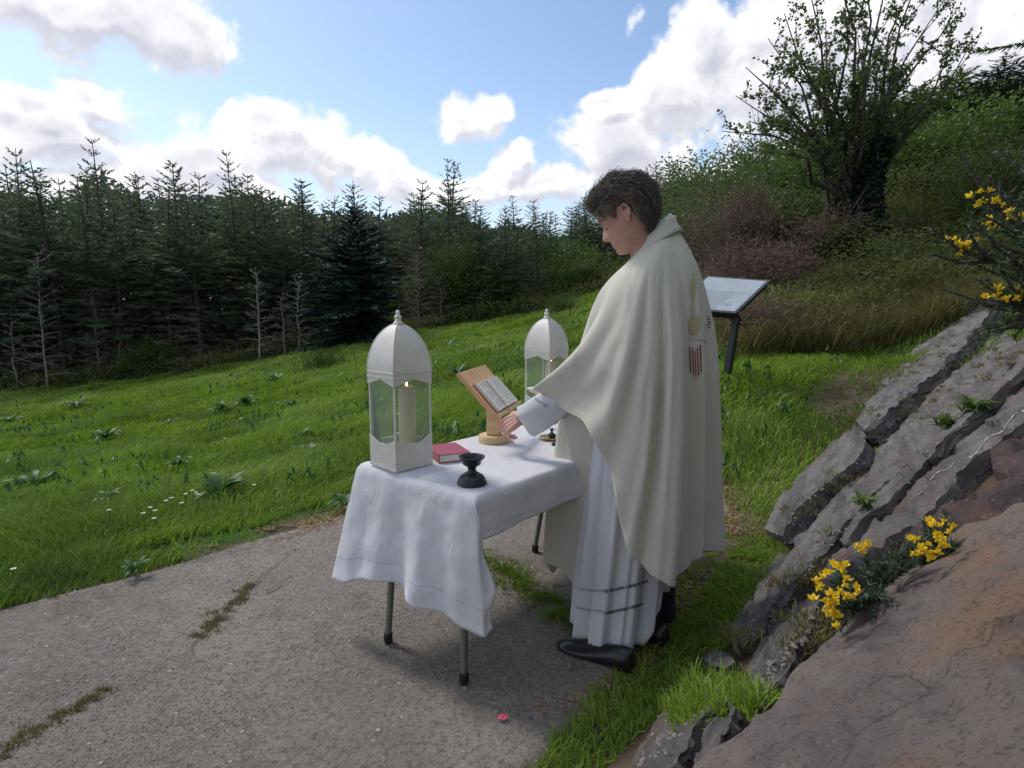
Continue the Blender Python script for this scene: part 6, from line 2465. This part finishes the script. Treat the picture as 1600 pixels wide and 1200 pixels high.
# hair ---------------------------------------------------------------
def hair_off(th, zz):
    """thickness of the hair over the skull; 0 where there is none"""
    f, l, z = head_pt(th, zz)
    c = math.cos(th)
    s = abs(math.sin(th))
    # hairline height by angle: forehead, temple, in front of ear, nape
    deg = math.degrees(math.atan2(s, c))
    line = float(np.interp(deg, [0, 25, 45, 60, 72, 84, 100, 115, 150, 180], [.060, .052, .030, .022, -.004, .036, .030, -.035, -.080, -.088]))
    t = (z - line) / .022
    return max(0.0, min(1.0, t))


hv, hfc = [], []
nt2, nz2 = 96, 60
for j in range(nz2):
    zz = .02 + .978 * j / (nz2 - 1)
    for i in range(nt2):
        th = 2 * PI * i / nt2
        f, l, z = head_pt(th, zz)
        k = hair_off(th, zz)
        thick = -.006 + k * (.019 + .025 * float(np.interp(z, [-.1, 0, .06, .125], [0, .25, .85, 1])))
        d_ = Vector((f, l, z * .9)).normalized()
        p = Vector((f, l, z)) + d_ * thick
        nz_ = mnoise.fractal(Vector((p.x * 24, p.y * 24, p.z * 26)), 1, 2, 3)
        rg = mnoise.noise(Vector((p.x * 50, p.y * 50, p.z * 12)))
        p += d_ * k * (.009 * nz_ + .003 * rg)
        hv.append(HW(p.x, p.y, p.z))
for j in range(nz2 - 1):
    for i in range(nt2):
        k = (i + 1) % nt2
        hfc.append((j * nt2 + i, j * nt2 + k, (j + 1) * nt2 + k, (j + 1) * nt2 + i))
hfc.append(tuple((nz2 - 1) * nt2 + i for i in range(nt2)))
mb = MB(); mb.add(hv, hfc)
hair = PP(mb.obj('hair', M['hair'], None, True))
# locks and loose strands
mb = MB()
r = random.Random(3)
cnt_ = 0
tries = 0
while cnt_ < 5200 and tries < 60000:
    tries += 1
    th = r.random() * 2 * PI
    zz = r.random() ** .7
    zz = max(.03, min(.985, zz))
    k = hair_off(th, zz)
    if k < .35:
        continue
    dg_ = abs(math.degrees(math.atan2(math.sin(th), math.cos(th))))
    if 62 < dg_ < 112 and zz < .66:
        continue
    cnt_ += 1
    f, l, z = head_pt(th, zz)
    d_ = Vector((f, l, z * .9)).normalized()
    thick = (.016 + .025 * float(np.interp(z, [-.1, 0, .06, .125], [0, .25, .85, 1]))) * k
    p = Vector((f, l, z)) + d_ * thick
    # flow: swept back and down from the forehead, curling
    flow = Vector((-.9, 0, .0)) if z > .05 else Vector((-.45, 0, -.8))
    flow = flow - d_ * flow.dot(d_)
    flow += Vector((r.gauss(0, .35), r.gauss(0, .35), r.gauss(0, .3)))
    flow = (flow - d_ * flow.dot(d_)).normalized()
    Ls = r.uniform(.018, .045)
    if z < -.03 and f < -.03:
        Ls *= .8
    cu = r.uniform(-1, 1)
    side = d_.cross(flow)
    lift = r.uniform(.0, .35) + (.5 if r.random() < .10 else 0)
    pts = []
    for i in range(5):
        t_ = i / 4
        q_ = p + flow * Ls * t_ + side * (math.sin(t_ * 2.4) * cu * .010) + d_ * (Ls * lift * math.sin(t_ * 2.6) * .6)
        pts.append(HW(*q_))
    rr0 = r.uniform(.0004, .0011)
    mb.tube(pts, [rr0 * .7, rr0, rr0, rr0 * .7, .0002], 4, cap=False)
lk = mb.obj('locks', M['hair'], None, True)
PP(lk)
lk['kind'] = 'stuff'

# shoes ----------------------------------------------------------------
def shoe(heel, toe, name='shoe'):
    d_ = (toe - heel); d_.z = 0
    Ln = d_.length
    d_.normalize()
    s_ = Vector((-d_.y, d_.x, 0))
    mb = MB(); vs, fs = [], []
    st_ = [(0.0, .026, .060, .0), (.03, .033, .085, .004), (.10, .036, .095, .006), (.22, .036, .088, .006), (.36, .036, .076, .004), (.52, .041, .060, .002), (.68, .046, .046, 0), (.82, .042, .038, 0), (.93, .030, .030, 0), (1.0, .008, .016, 0)]
    n_ = 16
    for (t_, hw__, hh, _) in st_:
        for i in range(n_):
            a = 2 * PI * i / n_
            x = math.cos(a) * hw__
            z = math.sin(a)
            z = .018 + (hh - .018) * max(z, 0) ** .8 if z >= 0 else .018 + .012 * z
            vs.append(heel + d_ * Ln * t_ + s_ * x + Vector((0, 0, z)))
    for k_ in range(len(st_) - 1):
        for i in range(n_):
            j = (i + 1) % n_
            fs.append((k_ * n_ + i, k_ * n_ + j, (k_ + 1) * n_ + j, (k_ + 1) * n_ + i))
    fs += [tuple(reversed(range(n_))), tuple((len(st_) - 1) * n_ + i for i in range(n_))]
    mb.add(vs, fs)
    o = PP(auto_smooth(mb.obj(name, M['shoe']), 60))
    mb = MB(); vs = []
    oc = [(-.004, .6), (0, .028), (.1, .036), (.25, .036), (.4, .034), (.55, .042), (.7, .048), (.84, .045), (.94, .034), (1.01, .012)]
    oc[0] = (-.012, .016)
    for z in (0.002, .012):
        for (t_, w_) in oc:
            vs.append(heel + d_ * Ln * t_ + s_ * w_ + Vector((0, 0, z + (.0 if t_ > .35 else 0))))
        for (t_, w_) in reversed(oc):
            vs.append(heel + d_ * Ln * t_ - s_ * w_ + Vector((0, 0, z)))
    n_ = len(oc) * 2
    fs = [tuple(reversed(range(n_))), tuple(range(n_, 2 * n_))] + [(i, (i + 1) % n_, n_ + (i + 1) % n_, n_ + i) for i in range(n_)]
    mb.add([v + Vector((0, 0, .012)) for v in vs], fs)
    so = mb.obj('sole', M['rubber'])
    so.data.transform(Matrix.Translation(-C0))
    so.parent = o
    return o


hl = PZ(990, 1052); tl_ = PZ(872, 1012)
shoe(Vector((hl.x, hl.y, .0)), Vector((tl_.x, tl_.y, .0)))
hr = PZ(1040, 1012)
shoe(Vector((hr.x + .01, hr.y, .0)), Vector((hr.x - .24, hr.y + .14, .0)))
for a_, k_, hp in ((ankL, kneeL, hipL), (ankR, kneeR, hipR)):
    mb = MB(); mb.tube([a_ + Vector((0, 0, -.06)), a_.lerp(k_, .5), k_, k_.lerp(hp, .6)], [.046, .052, .062, .080], 16)
    PP(auto_smooth(mb.obj('trouser_leg', M['trouser']), 50))


# garments ---------------------------------------------------------------
def catmull(P0, P1, P2, P3, t):
    return .5 * ((2 * P1) + (P2 - P0) * t + (2 * P0 - 5 * P1 + 4 * P2 - P3) * t * t + (3 * P1 - P0 - 3 * P2 + P3) * t ** 3)


def sheet(cols, su, sv, closed=True):
    """cols: (ncol, nrow, 3) control points; returns a smooth grid"""
    G_ = np.array(cols, float)
    nc, nr_, _ = G_.shape
    U_ = []
    seg = nc if closed else nc - 1
    for i in range(seg):
        for k in range(su):
            t = k / su
            g_ = [G_[(i + d) % nc] if closed else G_[min(max(i + d, 0), nc - 1)] for d in (-1, 0, 1, 2)]
            U_.append(catmull(*g_, t))
    if not closed:
        U_.append(G_[-1])
    U_ = np.array(U_)
    out = []
    for j in range(nr_ - 1):
        for k in range(sv):
            t = k / sv
            g_ = [U_[:, min(max(j + d, 0), nr_ - 1)] for d in (-1, 0, 1, 2)]
            out.append(catmull(*g_, t))
    out.append(U_[:, -1])
    return np.stack(out, 1)       # (ncol', nrow', 3)


def grid_obj(name, Gd, mat, closed=True, thick=.0022):
    a, b, _ = Gd.shape
    idx = np.arange(a * b).reshape(a, b)
    i2 = np.roll(idx, -1, 0) if closed else idx[1:]
    i1 = idx if closed else idx[:-1]
    Fc = np.stack([i1[:, :-1].ravel(), i1[:, 1:].ravel(), i2[:, 1:].ravel(), i2[:, :-1].ravel()], 1)
    me = mesh_np(name, Gd.reshape(-1, 3), [Fc], mat, smooth=True)
    o = obj(name, me)
    s_ = o.modifiers.new('solid', 'SOLIDIFY'); s_.thickness = thick; s_.offset = 0
    return o


def ringp(deg, grow=0.0, dz=0.0):
    a = rad(deg)
    return C0 + F * (.01 + (.078 + grow) * math.cos(a)) + L_ * ((.076 + grow) * math.sin(a)) + Vector((0, 0, 1.565 - .052 * math.cos(a) + dz))


def px3(lst):
    return [P(*q) for q in lst]


cols = []
cols.append([ringp(0)] + px3([(938, 455, 3.02), (905, 545, 3.09), (880, 635, 3.12), (868, 720, 3.12), (858, 800, 3.12), (851, 880, 3.12)]))
cols.append([ringp(28)] + px3([(950, 450, 2.95), (930, 530, 2.98), (912, 630, 3.02), (895, 715, 3.03), (880, 800, 3.04), (872, 888, 3.04)]))
cols.append([ringp(45)] + px3([(960, 445, 2.88), (945, 520, 2.9), (936, 630, 2.95), (934, 705, 2.96), (925, 800, 2.96), (910, 906, 2.96)]))
cols.append([ringp(58)] + px3([(965, 440, 2.83), (945, 500, 2.85), (925, 560, 2.92), (905, 600, 2.97), (890, 625, 3.02), (876, 645, 3.05)]))
cols.append([ringp(70)] + px3([(966, 430, 2.79), (936, 490, 2.78), (910, 536, 2.82), (880, 570, 2.89), (857, 590, 2.97), (836, 607, 3.03)]))
cols.append([ringp(84)] + px3([(984, 430, 2.72), (958, 500, 2.68), (930, 555, 2.71), (905, 594, 2.80), (888, 618, 2.88), (872, 636, 2.96)]))
cols.append([ringp(96)] + px3([(1000, 428, 2.69), (984, 500, 2.62), (964, 560, 2.62), (950, 606, 2.66), (936, 640, 2.70), (918, 665, 2.74)]))
cols.append([ringp(108)] + px3([(1014, 428, 2.68), (1003, 520, 2.61), (988, 600, 2.59), (974, 660, 2.62), (962, 700, 2.64), (950, 738, 2.67)]))
cols.append([ringp(118)] + px3([(1024, 428, 2.68), (1018, 530, 2.58), (1008, 630, 2.57), (998, 720, 2.59), (984, 790, 2.61), (975, 838, 2.62)]))
cols.append([ringp(128)] + px3([(1034, 430, 2.69), (1034, 540, 2.60), (1028, 645, 2.59), (1020, 740, 2.59), (1010, 820, 2.59), (1002, 886, 2.59)]))
cols.append([ringp(136)] + px3([(1044, 430, 2.70), (1050, 540, 2.57), (1047, 650, 2.55), (1043, 750, 2.55), (1038, 840, 2.56), (1034, 908, 2.56)]))
cols.append([ringp(144)] + px3([(1058, 430, 2.73), (1068, 540, 2.62), (1070, 650, 2.60), (1068, 750, 2.60), (1065, 840, 2.61), (1059, 913, 2.61)]))
cols.append([ringp(152)] + px3([(1072, 428, 2.76), (1078, 540, 2.71), (1078, 650, 2.71), (1076, 750, 2.71), (1075, 820, 2.72), (1076, 880, 2.72)]))
cols.append([ringp(162)] + px3([(1083, 422, 2.80), (1096, 530, 2.73), (1100, 640, 2.73), (1100, 750, 2.73), (1100, 815, 2.74), (1100, 866, 2.74)]))
cols.append([ringp(176)] + px3([(1089, 415, 2.88), (1115, 520, 2.84), (1121, 640, 2.84), (1124, 750, 2.85), (1127, 810, 2.86), (1129, 862, 2.86)]))
cols.append([ringp(195)] + px3([(1080, 408, 2.98), (1107, 520, 2.98), (1112, 640, 3.0), (1114, 750, 3.01), (1116, 815, 3.02), (1118, 862, 3.02)]))
cols.append([ringp(225)] + px3([(1050, 405, 3.08), (1075, 520, 3.15), (1078, 640, 3.18), (1078, 750, 3.2), (1078, 810, 3.2), (1078, 860, 3.2)]))
cols.append([ringp(262)] + px3([(1010, 410, 3.13), (1020, 520, 3.22), (1018, 640, 3.28), (1010, 740, 3.3), (1005, 800, 3.3), (1000, 855, 3.3)]))
cols.append([ringp(295)] + px3([(975, 425, 3.12), (965, 510, 3.22), (945, 580, 3.3), (925, 615, 3.32), (910, 635, 3.34), (900, 660, 3.34)]))
cols.append([ringp(330)] + px3([(950, 445, 3.07), (925, 530, 3.14), (900, 630, 3.19), (888, 715, 3.2), (878, 800, 3.2), (872, 878, 3.18)]))
Gd = sheet([[tuple(p) for p in c] for c in cols], 12, 12)
na_, nr2, _ = Gd.shape
# fabric ripples: soft vertical pleats that open towards the hem, and small drag creases
T_ = np.linspace(0, 1, nr2)[None]
ui = np.linspace(0, 20, na_, endpoint=False)[:, None]
ctr = np.array([C0.x, C0.y, 0])
rad_dir = Gd - ctr
rad_dir[..., 2] = 0
rad_dir /= np.linalg.norm(rad_dir, axis=2, keepdims=True) + 1e-6
onback = np.exp(-((ui - 11.5) / 4.5) ** 2)
rip = (.016 * np.sin(ui * 2 * PI / 2.05 + 1.2 * T_ + .4) + .008 * np.sin(ui * 2 * PI / 1.07 + 2 * T_)) * sstep(T_, .10, .6) * (.45 + .65 * onback)
rip += .007 * fbm(ui * .9, T_ * 5, 3, 3) * sstep(T_, .05, .3)
Gd = Gd + rad_dir * rip[..., None]
for _ in range(1):
    Gd[:, 1:-1] = .25 * Gd[:, :-2] + .5 * Gd[:, 1:-1] + .25 * Gd[:, 2:]
Gd[:, -5] += rad_dir[:, -5] * .0022
chas = grid_obj('chasuble', Gd, M['chasuble'])
CB_V = Gd.reshape(-1, 3)
CBVH = BVHTree.FromPolygons([Vector(v) for v in CB_V], [tuple(p.vertices) for p in chas.data.polygons])
PP(chas)
chas['label'] = 'cream poncho like chasuble with soft vertical folds'
# collar band
cg = []
for dz, gr_ in ((-.020, .022), (-.004, .008), (.014, -.002), (.030, -.005), (.034, -.010), (.020, -.012)):
    cg.append([tuple(ringp(d_, gr_, dz + .006 * (1 - math.cos(rad(d_))))) for d_ in np.linspace(0, 360, 49)[:-1]])
cg = np.array(cg).transpose(1, 0, 2)
col_ = PP(grid_obj('collar', cg, M['chasuble'], True, .003))
cg2 = []
for dz, gr_ in ((-.01, -.014), (.020, -.016), (.040, -.020), (.042, -.024)):
    cg2.append([tuple(ringp(d_, gr_, dz + .006 * (1 - math.cos(rad(d_))))) for d_ in np.linspace(0, 360, 49)[:-1]])
PP(grid_obj('inner_collar', np.array(cg2).transpose(1, 0, 2), M['alb'], True, .002))


# embroidery stitched on the back of the chasuble
def on_ch(px, py, off=.0035):
    h_ = CBVH.ray_cast(CAMV, ray(px, py).normalized())
    if not h_[0]:
        return None
    n_ = h_[1] if h_[1].dot(ray(px, py)) < 0 else -h_[1]
    return h_[0] + n_ * off


def patch(name, rows_, mat, off=.0035):
    """rows_: list of (leftx, rightx, y) seen on the cloth"""
    vs, fs = [], []
    k = 0
    for (x0, x1, y) in rows_:
        ps = [on_ch(x0 + (x1 - x0) * i / 4, y, off) for i in range(5)]
        if any(p is None for p in ps):
            continue
        vs += ps
        if k:
            fs += [((k - 1) * 5 + i, k * 5 + i, k * 5 + i + 1, (k - 1) * 5 + i + 1) for i in range(4)]
        k += 1
    mb = MB(); mb.add(vs, fs)
    o = mb.obj(name, mat)
    o.data.transform(Matrix.Translation(-C0))
    o.parent = chas
    return o


for (x, y0, y1) in [(1077.3, 542, 583), (1081.8, 544, 586), (1086, 548, 590), (1090.2, 543, 586), (1094.4, 539, 581)]:
    patch('red_stripe', [(x - .9 + (y - 560) * .04, x + .9 + (y - 560) * .04, y) for y in np.linspace(y0, y1, 12)], M['red_thread'])
for (y, x0, x1) in [(495, 1103.5, 1107), (499, 1103.5, 1108.6), (503.4, 1103.8, 1110), (507.5, 1104, 1109.6), (512, 1104.5, 1108.4)]:
    patch('dark_bar', [(x0, x1, y - .7), (x0, x1, y + .7)], M['dark_thread'])
patch('gold_emblem', [(1084 - w_, 1084.5 + w_, y) for y, w_ in zip(np.linspace(494, 523, 14), [3, 6.5, 8.4, 9, 9.2, 9.2, 9.2, 9.2, 9.2, 9, 8.7, 8, 6.2, 3])], M['gold_thread'], .003)
for (x0, x1, y0, y1) in [(1077, 1080, 500, 517), (1086, 1089, 499, 518)]:
    patch('emblem_loop', [(x0, x0 + 1, y) for y in np.linspace(y0, y1, 6)], M['pink_thread'], .0045)
patch('pale_figure', [(1082 - w_, 1083 + w_, y) for y, w_ in zip(np.linspace(470, 492, 9), [.8, 1.5, 2.5, 1.5, 3.5, 2.5, 1.8, 3, 2])], M['pink_thread'], .003)
patch('pale_script', [(1077, 1080, 528), (1077, 1081, 530), (1077.5, 1080.5, 532.5)], M['pink_thread'], .003)
patch('pale_script', [(1083, 1086, 529), (1082.5, 1085.5, 532)], M['pink_thread'], .003)
patch('dark_scroll', [(1091 + 10 * t_, 1092.4 + 10 * t_, 530.5 + 3.2 * t_ + 1.2 * math.sin(t_ * 7)) for t_ in np.linspace(0, 1, 9)], M['dark_thread'])
patch('pointed_panel', [(1082 - w_, 1083 + w_, y) for y, w_ in zip(np.linspace(427, 468, 10), [.6, 1.6, 2.3, 2.9, 3.3, 3.5, 3.6, 3.4, 2.6, 1])], M['gold_thread'], .003)

# alb -----------------------------------------------------------------
ca_ = np.array([P(955, 1000, 2.92).x - .005, 2.885 * K])
nth, nzz = 150, 60
TH_ = np.linspace(0, 2 * PI, nth, endpoint=False)[:, None]
TZ = np.linspace(0, 1, nzz)[None]
hemz = .052 + .17 * sstep(np.cos(TH_) - .0, .55, .98) + .10 * sstep(np.sin(TH_), .2, 1)
zt = 1.05
Z_ = zt * (1 - TZ) + hemz * TZ
topc = np.array([.50, 2.95 * K])
cx_ = topc[0] * (1 - TZ) + ca_[0] * TZ
cy_ = topc[1] * (1 - TZ) + ca_[1] * TZ
rx = .155 * (1 - TZ) + (.150 + .055 * (np.cos(TH_) > 0) * np.cos(TH_) ** 2) * TZ
ry = .125 * (1 - TZ) + .15 * TZ
rip = (.017 * np.sin(TH_ * 9 + 1.0 + .8 * TZ) + .008 * np.sin(TH_ * 17 + 3 + TZ) + .004 * np.sin(TH_ * 31)) * sstep(TZ, .1, .9)
AXg = cx_ + (rx + rip) * np.cos(TH_)
AYg = cy_ + (ry + rip) * np.sin(TH_)
GA = np.stack([AXg, AYg, Z_ + 0 * TH_], 2)
GA += .004 * np.stack([fbm(AXg * 12, AYg * 12, Z_ * 7 + k_, 3) for k_ in (0, 5, 9)], 2)
alb = grid_obj('alb', GA, M['alb'])
ABVH = BVHTree.FromPolygons([Vector(v) for v in GA.reshape(-1, 3)], [tuple(p.vertices) for p in alb.data.polygons])
PP(alb)


def on_alb(px, py, off=.003):
    h_ = ABVH.ray_cast(CAMV, ray(px, py).normalized())
    if not h_[0]:
        return None
    n_ = h_[1] if h_[1].dot(ray(px, py)) < 0 else -h_[1]
    return h_[0] + n_ * off


def lace(name, x0, x1, ya, yb, hgt, mat, fn, parent, step=2.6, duty=.55, skip=None):
    mb = MB()
    x = x0
    while x < x1:
        f = (x - x0) / (x1 - x0)
        y = ya + (yb - ya) * f + 1.5 * math.sin(f * PI)
        ps = [fn(x, y), fn(x + step * duty, y), fn(x + step * duty - .5, y + hgt), fn(x - .5, y + hgt)]
        if all(p is not None for p in ps) and max((ps[0] - p).length for p in ps) < .05:
            mb.add(ps, [(0, 1, 2, 3)])
        x += step
    o = mb.obj(name, mat)
    o.data.transform(Matrix.Translation(-C0))
    o.parent = parent
    o['kind'] = 'stuff'
    return o


lace('openwork_lace', 946, 1012, 921, 905, 5, M['dark_thread'], on_alb, alb)
lace('openwork_lace', 944, 1006, 955, 940, 5, M['dark_thread'], on_alb, alb)
lace('openwork_lace', 902, 944, 917, 921, 3.5, M['grey_thread'], on_alb, alb, 2.4, .6)
lace('openwork_lace', 902, 942, 947, 953, 3.5, M['grey_thread'], on_alb, alb, 2.4, .6)

# sleeve of the alb: wide, hanging below the wrist
sc_ = []
axis = [(P(912, 592, 2.96), .070, .070), (P(884, 610, 3.01), .068, .080), (P(858, 628, 3.05), .066, .092), (P(832, 646, 3.075), .064, .098), (P(816, 655, 3.09), .062, .096)]
sg = []
for k_, (c_, wd_, hg_) in enumerate(axis):
    fwd = (axis[min(k_ + 1, 4)][0] - axis[max(k_ - 1, 0)][0]).normalized()
    side_ = fwd.cross(up_).normalized()
    upv = side_.cross(fwd).normalized()
    upv = (upv * .8 + up_ * .4).normalized()
    ring_ = []
    for i in range(48):
        a = 2 * PI * i / 48
        cs, sn = math.cos(a), math.sin(a)
        hh = hg_ * (.56 if sn > 0 else .92) * sn
        ww = wd_ * .62 * cs * (1 - .45 * max(0, -sn) ** 2)
        wob = .004 * math.sin(a * 5 + k_) * (k_ / 4)
        ring_.append(tuple(c_ + side_ * (ww + wob) + upv * (hh + wob) - fwd * (.02 * max(0, -sn))))
    sg.append(ring_)
sgA = np.array(sg).transpose(1, 0, 2)
sgS = sheet(sgA, 1, 8, True) if False else sheet([list(map(tuple, c)) for c in sgA], 2, 8)
slv = grid_obj('alb_sleeve', sgS, M['alb'], True, .0018)
SBVH = BVHTree.FromPolygons([Vector(v) for v in sgS.reshape(-1, 3)], [tuple(p.vertices) for p in slv.data.polygons])
PP(slv)


def on_slv(px, py, off=.0025):
    h_ = SBVH.ray_cast(CAMV, ray(px, py).normalized())
    if not h_[0]:
        return None
    n_ = h_[1] if h_[1].dot(ray(px, py)) < 0 else -h_[1]
    return h_[0] + n_ * off


lace('cuff_lace', 832, 856, 617, 632, 5, M['grey_thread'], on_slv, slv, 2.3, .6)
# far sleeve (hidden behind the near one)
mb = MB(); mb.tube([elR, elR.lerp(wrR, .5), wrR + Vector((0, 0, -.02))], [.075, .07, .075], 24, cap=False)
PP(grid_obj('far', np.array(mb.v).reshape(3, 24, 3).transpose(1, 0, 2), M['alb'], True, .0018)).name = 'alb_sleeve'
